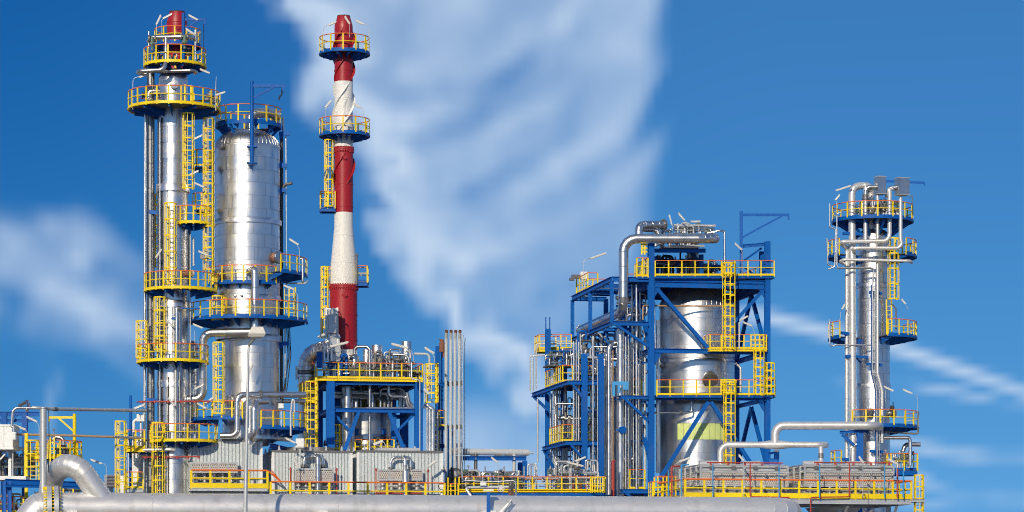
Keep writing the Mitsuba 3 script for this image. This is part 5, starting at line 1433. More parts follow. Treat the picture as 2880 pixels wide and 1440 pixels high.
# lamp standards in front
sl_ = thing('street_lamp', 'tall grey street lamp with a boxy white head before the big vessel', 'street lamp')
YL = 172.0
part(sl_, 'pole', MB().tube([pt(690, 1800, YL), pt(690, 1440, YL), pt(698, 1000, YL), pt(699, 974, YL)], [mm(8.5, YL), mm(6.2, YL), mm(3.6, YL), mm(3.4, YL)], 14), 'galvanised')
part(sl_, 'arm', MB().tube([pt(699, 976, YL), pt(701, 968, YL), pt(716, 952, YL)], mm(3.2, YL), 10), 'cast')
def head_block(profile, y0, y1, Y): pass
hq = lambda x, y, dy: pt(x, y, YL + dy)
part(sl_, 'canopy', MB().hexa([hq(699, 938, -0.30), hq(747, 938, -0.30), hq(747, 938, 0.42), hq(699, 938, 0.42), hq(708, 919, -0.16), hq(740, 919, -0.16), hq(740, 919, 0.28), hq(708, 919, 0.28)]), 'lamp_white')
part(sl_, 'gear_tray', MB().hexa([hq(698, 947, -0.2), hq(742, 947, -0.2), hq(742, 947, 0.3), hq(698, 947, 0.3), hq(697, 938.4, -0.32), hq(748, 938.4, -0.32), hq(748, 938.4, 0.44), hq(697, 938.4, 0.44)]), 'lamp_white')
part(sl_, 'lens', MB().hexa([hq(706, 953, -0.14), hq(736, 953, -0.14), hq(736, 953, 0.24), hq(706, 953, 0.24), hq(701, 946.6, -0.18), hq(740, 946.6, -0.18), hq(740, 946.6, 0.28), hq(701, 946.6, 0.28)]), 'cast')

gf = thing('pipe_gantry', 'grey post gantry with a level pipe at the lower left', 'gantry')
YG = 176.0
part(gf, 'post', MB().tube([pt(122, 1840, YG), pt(122, 1150, YG)], mm(9.5, YG), 18), 'galvanised')
part(gf, 'cap', MB().lathe([(mm(9.5, YG), 0), (mm(10, YG), 0.01), (mm(10, YG), 0.08), (0.01, 0.1)], pt(122, 1149, YG), 18), 'galvanised')
part(gf, 'beam_pipe', MB().tube([pt(92, 1146, YG + 0.3), pt(137, 1150, YG + 0.2), pt(410, 1155, YG + 9)], mm(4.8, YG), 14), 'galvanised')
part(gf, 'beam_flange', MB().cyl(pt(150, 1150.5, YG + 0.6), pt(160, 1151, YG + 0.9), mm(6, YG), 14), 'cast')
solo('cable', MB().tube([pt(137, 1155, YG - 0.2), pt(138, 1240, YG - 0.2), pt(136, 1330, YG - 0.2)], 0.03, 5), 'black', 'black cable hanging beside the grey gantry post', 'cable')
pipe('process_pipe', 'silver pipe bending down at the left of the grey gantry post', [pt(122, 1148, YG + 0.8), pt(36, 1147, YG + 0.6), pt(33, 1200, YG + 0.6), pt(38, 1200, YG + 0.6), pt(38, 1216, YG + 0.6)], mm(4.2, YG), 'alu_pipe', bend=0.35)
pipe('process_pipe', 'short grey pipe hooked over the end of the gantry beam', [pt(54, 1141, YG + 2.5), pt(78, 1128, YG + 2.0), pt(80, 1142, YG + 1.0), pt(76, 1155, YG + 0.6)], mm(5, YG), 'steel', bend=0.3)
pipe('process_pipe', 'long brownish pipe crossing level behind the gantry post', [pt(46, 1222, YG + 8), pt(200, 1225, YG + 9), pt(318, 1229, YG + 10)], mm(3.6, YG), 'brown_pipe')
pipe('process_pipe', 'silver end of the long brownish level pipe', [pt(318, 1229, YG + 10), pt(395, 1231, YG + 12)], mm(4.2, YG), 'alu_pipe')

# ================================================================ the low plant at the left edge
YB = 186.0
davit('yellow davit at the lower left beside the grey gantry post', 209.5, 1164, 1300, 1174, 138, 1215, 166, YB, 0.22, 0.16, mat='yellow', hook=0.3)
ring_platform('yellow railed round platform at the lower left under the yellow davit', 150, 1286, YB + 0.6, 82, 0.5, posts=16, gussets=6, drop=0.2, h=1.02, edge='yellow')
lad('wide yellow caged ladder left of the grey gantry post', 92, 1240, 1352, YB - 1.6, hoop=0.85, w=0.8, r=0.42)
solo('ladder_rail', MB().bar(pt(74, 1400, YB - 1.9), pt(74, 1218, YB - 1.9), 0.20, 0.14, up=[0, -1, 0]), 'yellow', 'thick yellow upright of the ladder at the lower left', 'post')
ladder('small yellow ladder right of the grey gantry post', pt(147, 1300, YB - 1.5), pt(147, 1230, YB - 1.5), 0.25, [0, -1, 0], False)
pz = thing('pump_head', 'pump head with a bent silver pipe on the lower left yellow platform', 'pump')
part(pz, 'motor', MB().lathe([(0.01, 0), (0.62, 0), (0.62, 0.12), (0.48, 0.14), (0.48, 0.38), (0.62, 0.4), (0.62, 0.52), (0.2, 0.56), (0.2, 0.7), (0.01, 0.72)], pt(178, 1282, YB + 0.2), 24), 'cast')
part(pz, 'pipe', MB().tube(fillet([pt(178, 1260, YB + 0.2), pt(179, 1232, YB + 0.2), pt(150, 1228, YB + 0.2), pt(148, 1250, YB + 0.2)], 0.3), mm(6, YB), 14), 'alu_pipe')
part(pz, 'gauge', MB().cyl(pt(152, 1209, YB), pt(152, 1209, YB - 0.1), mm(3), 12), 'cast')
part(pz, 'gauge_stem', MB().cyl(pt(152, 1211, YB), pt(152, 1230, YB), 0.03, 6), 'steel')
cab = thing('duct_box', 'galvanised panelled box at the left edge below the blue beams', 'box')
cq = pt(-60, 1231, YB - 2)
for i_ in range(4):
    part(cab, 'panel', MB().box(pt(-42 + 25 * i_, 1231, YB - 2), mm(24.2, YB), 2.4, mm(62, YB), 0), 'galvanised')
part(cab, 'top_rim', MB().box(pt(-5, 1199, YB - 2.02), mm(104, YB), 2.5, 0.10), 'galvanised')
part(cab, 'bottom_rim', MB().box(pt(-5, 1264, YB - 2.02), mm(104, YB), 2.5, 0.12), 'galvanised')
for x_ in (-40, 28):
    part(cab, 'leg', MB().ibeam(pt(x_, 1840, YB - 2), pt(x_, 1266, YB - 2), 0.2, 0.2, 0.02), 'galvanised')
part(cab, 'brace', MB().bar(pt(0, 1293, YB - 2.6), pt(22, 1268, YB - 2.6), 0.09), 'galvanised')
part(cab, 'shelf', MB().box(pt(20, 1346, YB - 2), mm(110), 2.0, 0.25), 'galvanised')
solo('instrument_box', MB().box(pt(40, 1226, YG + 0.4), mm(9), 0.25, mm(19)).box(pt(40, 1226, YG + 0.26), mm(6), 0.05, mm(15)), 'white_panel', 'narrow white box under the silver bent pipe at the left edge', 'box')
lb = thing('steel_frame', 'blue beams at the left edge above the galvanised box', 'steel frame')
for x0, y0, x1, y1, h_ in ((-20, 1164, 110, 1164, 0.30), (-20, 1184, 100, 1182, 0.2)):
    beam(lb, pt(x0, y0, YB + 3), pt(x1, y1, YB + 3), 0.2, h_)
for x_ in (12, 70):
    column(lb, xx(x_, YB + 3), YB + 3, 0, zz(1160, YB + 3), 0.36, 0.3)
part(lb, 'brace', MB().ibeam(pt(28, 1196, YB + 2.8), pt(46, 1166, YB + 2.8), 0.12, 0.16), 'blue')
b2_ = thing('pipe_trestle', 'blue trestle beam running behind the arched branch pipe at the lower left', 'steel frame')
beam(b2_, pt(14, 1354, YB - 4), pt(262, 1364, YB - 2), 0.3, 0.34)
beam(b2_, pt(14, 1366, YB - 4.6), pt(262, 1372, YB - 2.6), 0.2, 0.18)
for x_ in (12, 27):
    part(b2_, 'column', MB().ibeam(pt(x_, 1840, YB - 4.2), pt(x_, 1354, YB - 4.2), 0.2, 0.26, 0.03, [1, 0, 0]), 'blue')
manifold('shaded grey pipework below the galvanised box at the left edge', pt(24, 1340, YB - 0.5), 3.4, 2.0, 1.9, 16, 15)
manifold('shaded pipework under the blue trestle at the bottom left corner', pt(40, 1460, YB - 1.5), 4.2, 2.0, 2.1, 16, 16, mats=('steel', 'cast', 'hydrant_red'))
manifold('small pipework seen under the arch of the branch pipe', pt(205, 1410, YB + 2), 4.0, 1.5, 1.2, 12, 17)
deck('yellow walkway seen under the arch of the branch pipe', [pt(150, 1416, YB + 1), pt(262, 1416, YB + 1), pt(262, 1416, YB + 2.2), pt(150, 1416, YB + 2.2)], [(0, 1)], edge=0.2, every=0.7, joists=False, h=1.0)
deck('yellow walkway with red rail at the bottom left corner', [pt(-20, 1440, YB - 3), pt(66, 1440, YB - 3), pt(66, 1440, YB - 2), pt(-20, 1440, YB - 2)], [(0, 1)], edge=0.2, every=0.8, joists=False, h=1.0)
solo('standpipe', MB().tube([pt(36, 1340, YB - 2.7), pt(36, 1262, YB - 2.7)], 0.05, 8), 'galvanised', 'thin grey standpipe at the leg of the galvanised box', 'pipe')

# ladder and stage between the gantry and the left cooler house
lad('tall pale yellow caged ladder left of the white end of the left cooler house', 341, 1186, 1390, 187.5, hoop=0.86, w=0.42, r=0.33)
s0_ = pt(357, 1258, 188.5)
deck('small yellow railed stage at the top of the ladder left of the column', [s0_, hit(406, s0_, UA), hit(406, s0_, UA) + VD * 1.8, s0_ + VD * 1.8], [(0, 1), (0, 3), (3, 2)], edge=0.24, beam_mat='yellow', every=0.5, joists=False, h=1.15)
s1_ = pt(357, 1372, 187.8)
deck('low yellow railed stage before the white end of the left cooler house', [s1_, hit(402, s1_, UA), hit(402, s1_, UA) + VD * 1.4, s1_ + VD * 1.4], [(0, 1), (0, 3)], edge=0.24, beam_mat='galvanised', every=0.4, joists=False, h=1.05, mids=2)
solo('post', MB().tube([pt(367, 1400, 190), pt(367, 1112, 190)], mm(4, 190), 14), 'blue', 'plain blue upright left of the grey risers', 'post')
solo('instrument_box', MB().box(pt(396, 1175, 189), mm(20), 0.4, mm(19)).tube(fillet([pt(376, 1222, 189), pt(376, 1184, 189), pt(388, 1178, 189)], 0.2), 0.1, 8).tube([pt(396, 1185, 189.1), pt(396, 1258, 189.1)], 0.06, 8), 'white_panel', 'grey white instrument box on a bent pipe left of the grey risers', 'box')
for lab_, (x_, y_), a_, pole_, Yl_ in (
    ('tube lamp on a curved pole against the sky right of the arched branch pipe', (270, 1299), -20, [(300, 1400), (300, 1312), (292, 1303), (282, 1302)], 183),
    ('upper of two tube lamps left of the grey gantry post', (89, 1180), -25, [(110, 1300), (110, 1196), (102, 1188)], 184),
    ('lower of two tube lamps left of the grey gantry post', (56, 1203), -22, [(78, 1300), (78, 1215), (70, 1209)], 184.5),
    ('tube lamp by the grey box left of the risers', (393, 1144), 20, [(380, 1162), (382, 1150)], 188),
):
    tube_lamp(lab_, pt(x_, y_, Yl_), a_, 0.75, [pt(x, y, Yl_) for x, y in pole_], size=0.8)
far = thing('pipe_rack', 'grey far pipe rack seen low between the branch pipe and the ladder', 'pipe rack')
for k_ in range(4):
    part(far, 'run', MB().tube([pt(296, 1340 + 9 * k_, 205), pt(365, 1340 + 9 * k_, 207)], 0.13, 8), 'galvanised')
for x_ in (312, 345):
    part(far, 'column', MB().ibeam(pt(x_, 1840, 206), pt(x_, 1338, 206), 0.3, 0.3), 'galvanised')

# ================================================================ the reactor in its blue frame, right of the middle
YR = 203.0
r0 = pt(1831, 785, YR)                        # the near left column of the frame, at the upper deck
onr = lambda x, y, o=0.0: (lambda q: np.array([q[0], q[1], zz(y, q[1])]))(hit(x, r0 - VD * o, UA))
rc0, rc1 = r0 * [1, 1, 0], onr(2158, 785) * [1, 1, 0]
RD = 8.4
rc2, rc3 = rc1 + VD * RD, rc0 + VD * RD
vc = (rc0 + rc1) / 2 + VD * 4.0
vc = hit(1960, np.array([vc[0], vc[1], 0]), UA)
RX, RY, RR = vc[0], vc[1], mm(105, vc[1])
rea = thing('reactor_vessel', 'fat silver clad reactor with a ribbed dome inside the blue frame', 'vessel')
def lime_band(za, zb, a):
    zc = (za + zb) / 2
    aa = (a - 270 + 180) % 360 - 180
    return 'lime' if zz(1243, RY) < zc < zz(1195, RY) and -39 < aa < 45 else None
H_ = zz(884, RY) - zz(1330, RY)
z0_ = zz(1330, RY)
ph_ = (zz(1196, RY) - z0_)
shell(rea, RX, RY, zz(1196, RY), zz(868, RY), RR, 0.97, 11, 61)
shell(rea, RX, RY, zz(1242, RY), zz(1196, RY), RR, 1.2, 36, 62, odd=lime_band)
shell(rea, RX, RY, zz(1420, RY), zz(1242, RY), RR, 0.97, 11, 63)
part(rea, 'skirt', MB().lathe([(RR, 0), (RR, zz(1420, RY))], [RX, RY, 0], 40), 'alu_b')
dome(rea, RX, RY, zz(868, RY), RR, mm(66, RY), 'alu_a', gores=46)
for y_ in (1022, 1140):
    band(rea, RX, RY, zz(y_, RY), RR, 0.3, 0.06)
nozzle(rea, [RX + 0.75, RY - RR + 0.12, zz(1066, RY)], [0.05, -0.8, -0.55], mm(17, RY), 0.5, 'bellows', bolts=18)
nozzle(rea, [RX, RY, zz(804, RY)], Zv, mm(14, RY), 0.5, 'steel', bolts=14)

fr_ = thing('steel_frame', 'tall blue steel frame with raked braces round the fat reactor', 'steel frame')
zt = zz(685, YR)
column(fr_, rc0[0], rc0[1], 0, zt, 0.42, 0.42, rot=ROTR)
column(fr_, rc1[0], rc1[1], 0, zz(679, rc1[1]), 0.38, 0.38, rot=ROTR)
column(fr_, rc2[0], rc2[1], 0, zz(800, rc2[1]), 0.42, 0.42, rot=ROTR)
column(fr_, rc3[0], rc3[1], 0, zt, 0.42, 0.42, rot=ROTR)
for y_, h_, w_ in ((787, 0.26, 0.3), (799, 0.42, 0.24), (986, 0.32, 0.3), (1118, 0.26, 0.3), (1386, 0.3, 0.3)):
    zf = zz(y_, YR)
    for a, b in ((rc0, rc1), (rc1, rc2), (rc3, rc2), (rc0, rc3)):
        d_ = unit(b - a)
        beam(fr_, a + d_ * 0.22 + Zv * zf, b - d_ * 0.22 + Zv * zf, w_, h_)
def fbrace(x0, y0, x1, y1, o=0.0, w=0.26, d=0.26):
    part(fr_, 'brace', MB().ibeam(onr(x0, y0, o), onr(x1, y1, o), d, w, 0.03, up=-VD), 'blue')
fbrace(1846, 811, 1990, 978); fbrace(2150, 812, 2066, 905, -0.1, 0.22, 0.22)
fbrace(1992, 1130, 1856, 1346); fbrace(1999, 1130, 2112, 1304)
def side_brace(a, b, ya, yb, w=0.24):
    part(fr_, 'brace', MB().ibeam(a * [1, 1, 0] + Zv * zz(ya, YR), b * [1, 1, 0] + Zv * zz(yb, YR), w, w, 0.03, UD), 'blue')
for ya, yb in ((806, 980), (1130, 1300)):
    m1 = (rc1 + rc2) / 2
    side_brace(rc1 + VD * 0.3, m1, yb, ya); side_brace(rc2 - VD * 0.3, m1, yb, ya)
    side_brace(rc0 + VD * 0.3, (rc0 + rc3) / 2, yb, ya); side_brace(rc3 - VD * 0.3, (rc0 + rc3) / 2, yb, ya)
for ya, yb in ((806, 980), (990, 1112), (1130, 1370)):
    part(fr_, 'brace', MB().ibeam(rc2 * [1, 1, 0] + Zv * zz(ya, YR), (rc2 + rc3) / 2 * [1, 1, 0] + Zv * zz(yb, YR), 0.24, 0.24, 0.03, -VD), 'blue')
for x_, y_ in ((1841, 800), (2148, 800), (1841, 990), (2148, 1122)):
    s_ = 1 if x_ < 2000 else -1
    part(fr_, 'gusset', MB().plate([onr(x_, y_), onr(x_ + 22 * s_, y_), onr(x_, y_ + 36)], 0.08, -VD), 'blue')
qm = onr(2085, 800) * [1, 1, 0] + VD * (RD - 1.5)
column(fr_, qm[0], qm[1], 0, zz(800, YR), 0.36, 0.36, rot=ROTR)
# upper deck and the stages
dz = Zv * 0.14
up = [onr(1840, 781) - VD * 0.3, onr(2174, 781) - VD * 0.3, onr(2174, 781) + VD * RD, onr(1840, 781) + VD * RD]
du = deck('upper blue deck with a long yellow rail over the reactor', [p + dz for p in up], [(0, 1), (1, 2), (3, 2)], edge=0.16, every=0.98, h=1.05, wide=0.09)
md = [onr(1844, 1111) - VD * 0.35, onr(2176, 1111) - VD * 0.35, onr(2176, 1111) + VD * 2.2, onr(1844, 1111) + VD * 2.2]
dm = deck('middle blue deck with a long yellow rail before the reactor body', md, [(0, 1), (1, 2)], edge=0.16, every=0.95, h=1.06, wide=0.09)
sd = [onr(1992, 982) - VD * 0.5, onr(2150, 982) - VD * 0.5, onr(2150, 982) + VD * 1.2, onr(1992, 982) + VD * 1.2]
ds = deck('short yellow railed stage at the right front of the reactor, at the second beam', sd, [(0, 1), (1, 2), (3, 0)], edge=0.14, beam_mat='yellow', every=0.8, h=1.0, joists=False, wide=0.09)
ladder('yellow caged ladder from the upper reactor deck to the short stage', onr(2046, 980, 0.6), onr(2046, 742, 0.6), 0.42, -VD, True, 0.78, 0.0, cage_r=0.42)
ladder('yellow caged ladder from the middle reactor deck down to the coolers', onr(2048, 1310, 0.7), onr(2048, 1076, 0.7), 0.42, -VD, True, 0.78, 0.0, cage_r=0.40)
ladder('yellow caged ladder at the right corner of the reactor frame', onr(2131, 1110, 0.5), onr(2131, 984, 0.5), 0.40, -VD, True, 0.62, 0.0, cage_r=0.36)
ladder('dim caged ladder on the outer right side of the reactor frame', onr(2162, 1108, 0.45), onr(2162, 1022, 0.45), 0.38, -VD, True, 0.5, 0.0, cage_r=0.33)
ga = thing('safety_gate', 'yellow caged opening in the rail of the middle reactor deck', 'gate')
for x_ in (2028, 2038, 2052, 2066):
    part(ga, 'post', MB().bar(onr(x_, 1108, 0.9), onr(x_, 1066, 0.9), 0.09, 0.06), 'yellow')
for y_ in (1068, 1082, 1098):
    part(ga, 'bar', MB().bar(onr(2026, y_, 0.95), onr(2068, y_, 0.95), 0.05, 0.09), 'yellow')
ga = thing('safety_gate', 'yellow caged opening in the rail of the upper reactor deck', 'gate')
for x_ in (2036, 2048, 2058, 2068):
    part(ga, 'post', MB().bar(onr(x_, 780, 0.9), onr(x_, 737, 0.9), 0.09, 0.06), 'yellow')
for y_ in (739, 752, 768):
    part(ga, 'bar', MB().bar(onr(2034, y_, 0.95), onr(2070, y_, 0.95), 0.05, 0.09), 'yellow')
ga = thing('safety_gate', 'yellow caged opening at the right end of the short reactor stage', 'gate')
for x_ in (2112, 2124, 2136, 2148):
    part(ga, 'post', MB().bar(onr(x_, 982, 0.6), onr(x_, 940, 0.6), 0.09, 0.06), 'yellow')
for y_ in (942, 956, 970):
    part(ga, 'bar', MB().bar(onr(2110, y_, 0.65), onr(2150, y_, 0.65), 0.05, 0.09), 'yellow')
# steel above the upper deck
tf = thing('steel_frame', 'blue top steelwork with a small roof stage above the upper reactor deck', 'steel frame')
for x_, o_ in ((1972, -2.0), (1848, -3.5), (1972, -5)):
    q = onr(x_, 785, o_) * [1, 1, 0]
    column(tf, q[0], q[1], zz(779, YR), zz(703, YR), 0.3, 0.3, rot=ROTR)
ts = [onr(1836, 700, -0.6), onr(1984, 700, -0.6), onr(1984, 700, -5.2), onr(1836, 700, -5.2)]
part(tf, 'deck', MB().plate(ts, 0.06, Zv), 'grating')
for a, b in zip(ts, ts[1:] + ts[:1]):
    part(tf, 'beam', MB().ibeam(a - Zv * 0.14, b - Zv * 0.14, 0.16, 0.26, 0.03), 'blue')
part(tf, 'brace', MB().ibeam(onr(1972, 740, -2), onr(1940, 706, -2), 0.16, 0.16), 'blue')
part(tf, 'grating_edge', MB().bar(onr(1884, 692, -0.6), onr(1980, 692, -0.6), 0.2, 0.14), 'galvanised')
bf = thing('steel_frame', 'blue bracing frame at the right end of the upper reactor deck', 'steel frame')
q_ = onr(2142, 700, -1.2) * [1, 1, 0]
column(bf, q_[0], q_[1], zz(779, YR), zz(694, YR), 0.3, 0.3, rot=ROTR)
beam(bf, onr(2088, 692, -0.4), onr(2150, 687, -0.2), 0.2, 0.22)
part(bf, 'brace', MB().ibeam(onr(2094, 732, -0.6), onr(2142, 698, -0.6), 0.14, 0.14), 'blue')
part(bf, 'brace', MB().ibeam(onr(2094, 752, -0.6), onr(2120, 772, -0.6), 0.12, 0.12), 'blue')
dv = davit('tall blue davit with a long raked arm on the reactor deck', 2085, 594, 779, 604, 2218, 669, 2200, YR + 1.6, 0.22, 0.18, hook=0.35, square=True)
gt = thing('ladder_gate', 'yellow steps by the top of the reactor frame left column', 'ladder')
for x_ in (1805, 1813):
    part(gt, 'upright', MB().bar(onr(x_, 716, 0.2), onr(x_, 684, 0.2), 0.12, 0.08), 'yellow')
for y_ in (688, 698, 708):
    part(gt, 'step', MB().bar(onr(1803, y_, 0.2), onr(1820, y_, 0.2), 0.06, 0.12), 'yellow')

# the overhead line
yo = YR - 0.3
far_ = onr(1606, 933) + VD * 0
fa = pt(1757, 868, YR - 0.6)
fb = fa + VD * 14.5; fb[2] = zz(928, fb[1]) + 0.2
clad_pipe('overhead_line', 'fat silver overhead pipe bending down beside the reactor frame and back along the module', [pt(2008, 668, YR + 4.0), pt(2012, 671, YR + 0.6), pt(1980, 671, YR - 0.4), pt(1753.5, 671, YR - 0.6), pt(1753.5, 874, YR - 0.6), fb + [0, 0, -0.2]], mm(13.6), bend=0.95, seg=1.05, sides=22, seed=4)
clad_pipe('overhead_line', 'shorter silver pipe looping up from the overhead pipe over the reactor top', [pt(1797, 668, YR - 0.4), pt(1797, 632, YR - 0.3), pt(1868, 632, YR + 1.2)], mm(11), bend=0.75, seg=0.7, sides=20, flanges=(0.97,))
clad_pipe('overhead_line', 'dull silver pipe seen under the loop of the reactor top', [pt(1806, 643, YR + 1.0), pt(1852, 645, YR + 1.0), pt(1856, 690, YR + 1.0)], mm(9), bend=0.5, seg=0.7)
eb = thing('blind_flange', 'capped end of the overhead pipe on the far left of the blue module', 'flange')
flange(eb, fb + [0, 0, -0.2], unit(fb - fa), mm(16), 0.08, 'alu_b')
manifold('small valves and dark pipework on the roof stage above the reactor', onr(1915, 698, -1.0), 2.6, 2.5, 1.6, 16, 41, vm=('cast',))
manifold('short white pipes over the overhead pipe at the reactor top', pt(1955, 660, YR + 1.2), 3.2, 1.6, 1.0, 12, 42, mats=('alu_pipe', 'galvanised'))
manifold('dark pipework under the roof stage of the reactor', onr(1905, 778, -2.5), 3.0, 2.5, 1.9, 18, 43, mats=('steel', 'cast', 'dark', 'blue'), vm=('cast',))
manifold('thin grey pipes on the upper deck right of the dark reactor neck', onr(2010, 778, -2.0), 1.9, 2.5, 1.4, 9, 44, mats=('steel', 'blue', 'cast'))
nk = thing('reactor_neck', 'dark cylindrical neck standing on the upper reactor deck', 'drum')
part(nk, 'body', MB().lathe([(0.5, 0), (0.5, 1.3), (0.42, 1.35), (0.42, 2.9), (0.01, 2.95)], onr(1950, 779, -4.0), 24), 'steel')
part(nk, 'jacket', MB().lathe([(0.66, 0), (0.66, 1.05), (0.5, 1.08)], onr(1950, 779, -4.0), 24), 'dark')
pipe('vent_pipe', 'slim silver vent pipe with a bent head at the right of the reactor top', [onr(2038, 770, 0.2), onr(2038, 651, 0.2), onr(2026, 648, -0.3), onr(1990, 656, -0.6)], 0.085, 'alu_pipe', bend=0.2)
pipe('steam_pipe', 'thin brown steam pipe crossing the reactor dome', [onr(1808, 900, 0.4), onr(1808, 860, 0.4), onr(1840, 860, -0.6), onr(2032, 861, -0.6)], 0.06, 'brown_pipe', bend=0.2)
pipe('steam_pipe', 'thin silver pipe level across the reactor under the middle deck', [onr(1808, 1163, 0.3), onr(1850, 1161, -0.8), onr(1945, 1160, -0.8), onr(1945, 1128, -0.8)], 0.075, 'alu_pipe', bend=0.2, flanges=(0.7,))
pipe('drain_pipe', 'grey hooked pipe at the right edge of the reactor above the middle deck', [onr(2083, 1104, -0.4), onr(2083, 1034, -0.4), onr(2070, 1022, -0.7)], 0.085, 'galvanised')
pipe('drain_pipe', 'grey pole with a small lamp at the right front of the short reactor stage', [onr(2079, 980, 0.5), onr(2079, 906, 0.5)], 0.06, 'galvanised')
pipe('drain_pipe', 'silver riser at the left edge of the reactor seen behind the frame column', [onr(1850, 1330, -0.8), onr(1850, 900, -0.8)], 0.13, 'alu_pipe')
clad_pipe('drain_pipe', 'silver elbow pipe leaving the left side of the reactor at the second beam', [pt(1865, 1030, RY - 1.0), pt(1838, 1014, RY - 2.4), pt(1835, 930, RY - 2.6), pt(1835, 850, RY - 2.6)], mm(8), bend=0.5, seg=0.9)
for lab_, (x_, y_), a_, pole_ in (
    ('upright dark tube lamp at the reactor top', (1886, 618), -75, [(1892, 650), (1890, 630)]),
    ('tube lamp high above the reactor top on a thin pole', (1916, 610), -48, [(1934, 660), (1932, 630), (1926, 622)]),
    ('bright level tube lamp at the right of the reactor top', (1956, 624), 2, [(1964, 660), (1964, 632)]),
    ('tube lamp on the blue davit post of the reactor deck', (2076, 694), -40, [(2087, 780), (2087, 706), (2082, 700)]),
    ('upper tube lamp behind the reactor shoulder on the right', (2092, 896), 28, [(2080, 940), (2080, 910), (2085, 902)]),
    ('lower tube lamp behind the reactor shoulder on the right', (2102, 912), -22, [(2122, 945), (2120, 925), (2112, 918)]),
    ('tube lamp on a long pole over the left top stage of the module', (1683, 720), 20, [(1642, 800), (1642, 736), (1648, 726), (1662, 726)]),
):
    tube_lamp(lab_, onr(x_, y_, 0.3), a_, 0.7 if x_ > 1700 else 1.25, [onr(x, y, 0.3) for x, y in pole_], size=0.75, turn=ROTR)

# ---------------------------------------------------------------- the open module left of the reactor
mo_ = thing('steel_frame', 'open blue pipe module running back from the left of the reactor frame', 'steel frame')
mc = lambda x, y, back, o=0.0: (lambda q: np.array([q[0], q[1], 0]))(onr(x, y, o) + VD * back) + Zv * zz(y, YR)
MX = 1722
MB0 = 13.5
for y_, h_ in ((787, 0.34), (911, 0.30)):
    A, B = mc(MX, y_, 0), mc(MX, y_, MB0)
    C = mc(1825, y_, 0)
    D = mc(1825, y_, MB0)
    beam(mo_, A, C, 0.26, h_); beam(mo_, A + VD * 0.14, B, 0.26, h_); beam(mo_, B, D, 0.26, h_)
    for f in (0.33, 0.66):
        beam(mo_, A + (B - A) * f, C + (D - C) * f, 0.2, h_ * 0.8)
for back in (0.15, 7.2, MB0 - 0.1):
    q = mc(MX, 900, back)
    column(mo_, q[0], q[1], zz(911, YR), zz(787, YR) - 0.17, 0.24, 0.24, rot=ROTR)
    q = mc(1822, 900, back) if back > 1 else None
    if q is not None: column(mo_, q[0], q[1], 0, zz(787, YR), 0.3, 0.3, rot=ROTR)
for x0, y0, x1, y1, back in ((1732, 915, 1824, 975, 0.0), (1740, 916, 1822, 980, 7.0), (1740, 916, 1824, 985, MB0)):
    part(mo_, 'brace', MB().ibeam(mc(x0, y0, back), mc(x1, y1, back), 0.18, 0.2, 0.03, up=-VD), 'blue')
part(mo_, 'brace', MB().ibeam(mc(MX, 918, 8), mc(MX + 40, 990, 8), 0.16, 0.18, 0.03, up=-VD), 'blue')
ms = [mc(1726, 783, 8.5), mc(1822, 783, 8.5), mc(1822, 783, 12.4), mc(1726, 783, 12.4)]
deck('yellow railed stage on the far top corner of the blue module', [p + Zv * 0.2 for p in ms], [(3, 0), (3, 2), (0, (0, 1, 0.3))], edge=0.12, every=1.0, h=1.1, beam_mat='blue', wide=0.09)
nf = deck('near yellow railed gallery between module and reactor, beside the fat overhead pipe', [mc(1790, 783, -0.1) + dz, mc(1822, 783, -0.1) + dz, mc(1822, 783, 4.0) + dz, mc(1790, 783, 4.0) + dz], [(0, 1), (1, 2)], edge=0.14, every=0.42, h=1.3, beam_mat='blue', joists=False)
for back_, y_, xl_, hh_, dep_ in ((0, 1118, 1749, 0.26, 8.0), (0, 1382, 1753, 0.30, 8.0)):
    A, B, C = mc(xl_, y_, 0), mc(xl_, y_, dep_), mc(1824, y_, 0)
    beam(mo_, A, C, 0.24, hh_); beam(mo_, A + VD * 0.13, B, 0.24, hh_); beam(mo_, B, mc(1824, y_, dep_), 0.2, hh_)
    part(mo_, 'brace', MB().ibeam(mc(xl_ + 8, y_ + 5, 0), mc(1823, y_ + 66, 0), 0.18, 0.2, 0.03, up=-VD), 'blue')
deck('yellow railed gallery at the left of the reactor frame on the middle beam', [mc(1776, 1113, 2.0) + dz, mc(1822, 1113, 2.0) + dz, mc(1822, 1113, 6.0) + dz, mc(1776, 1113, 6.0) + dz], [(0, 1), (3, 0)], edge=0.14, every=0.6, h=1.2, beam_mat='blue', joists=False)
deck('low yellow railed gallery at the left foot of the reactor frame', [mc(1780, 1378, 1.0) + dz, mc(1822, 1378, 1.0) + dz, mc(1822, 1378, 5.0) + dz, mc(1780, 1378, 5.0) + dz], [(0, 1), (3, 0)], edge=0.14, every=0.5, h=1.35, beam_mat='blue', joists=False)
m2 = thing('steel_frame', 'second blue pipe module further left with two long brackets', 'steel frame')
for x_, back in ((1652, 1.0), (1698, 1.0), (1652, 8.0), (1541, 9.5)):
    q = mc(x_ if x_ != 1541 else 1652, 1000, back) if x_ != 1541 else np.array([xx(1541, YR + 9.5), YR + 9.5, 0])
    column(m2, q[0], q[1], 0, zz(995 if x_ != 1541 else 890, YR), 0.40 if x_ != 1541 else 0.36, 0.4, rot=ROTR)
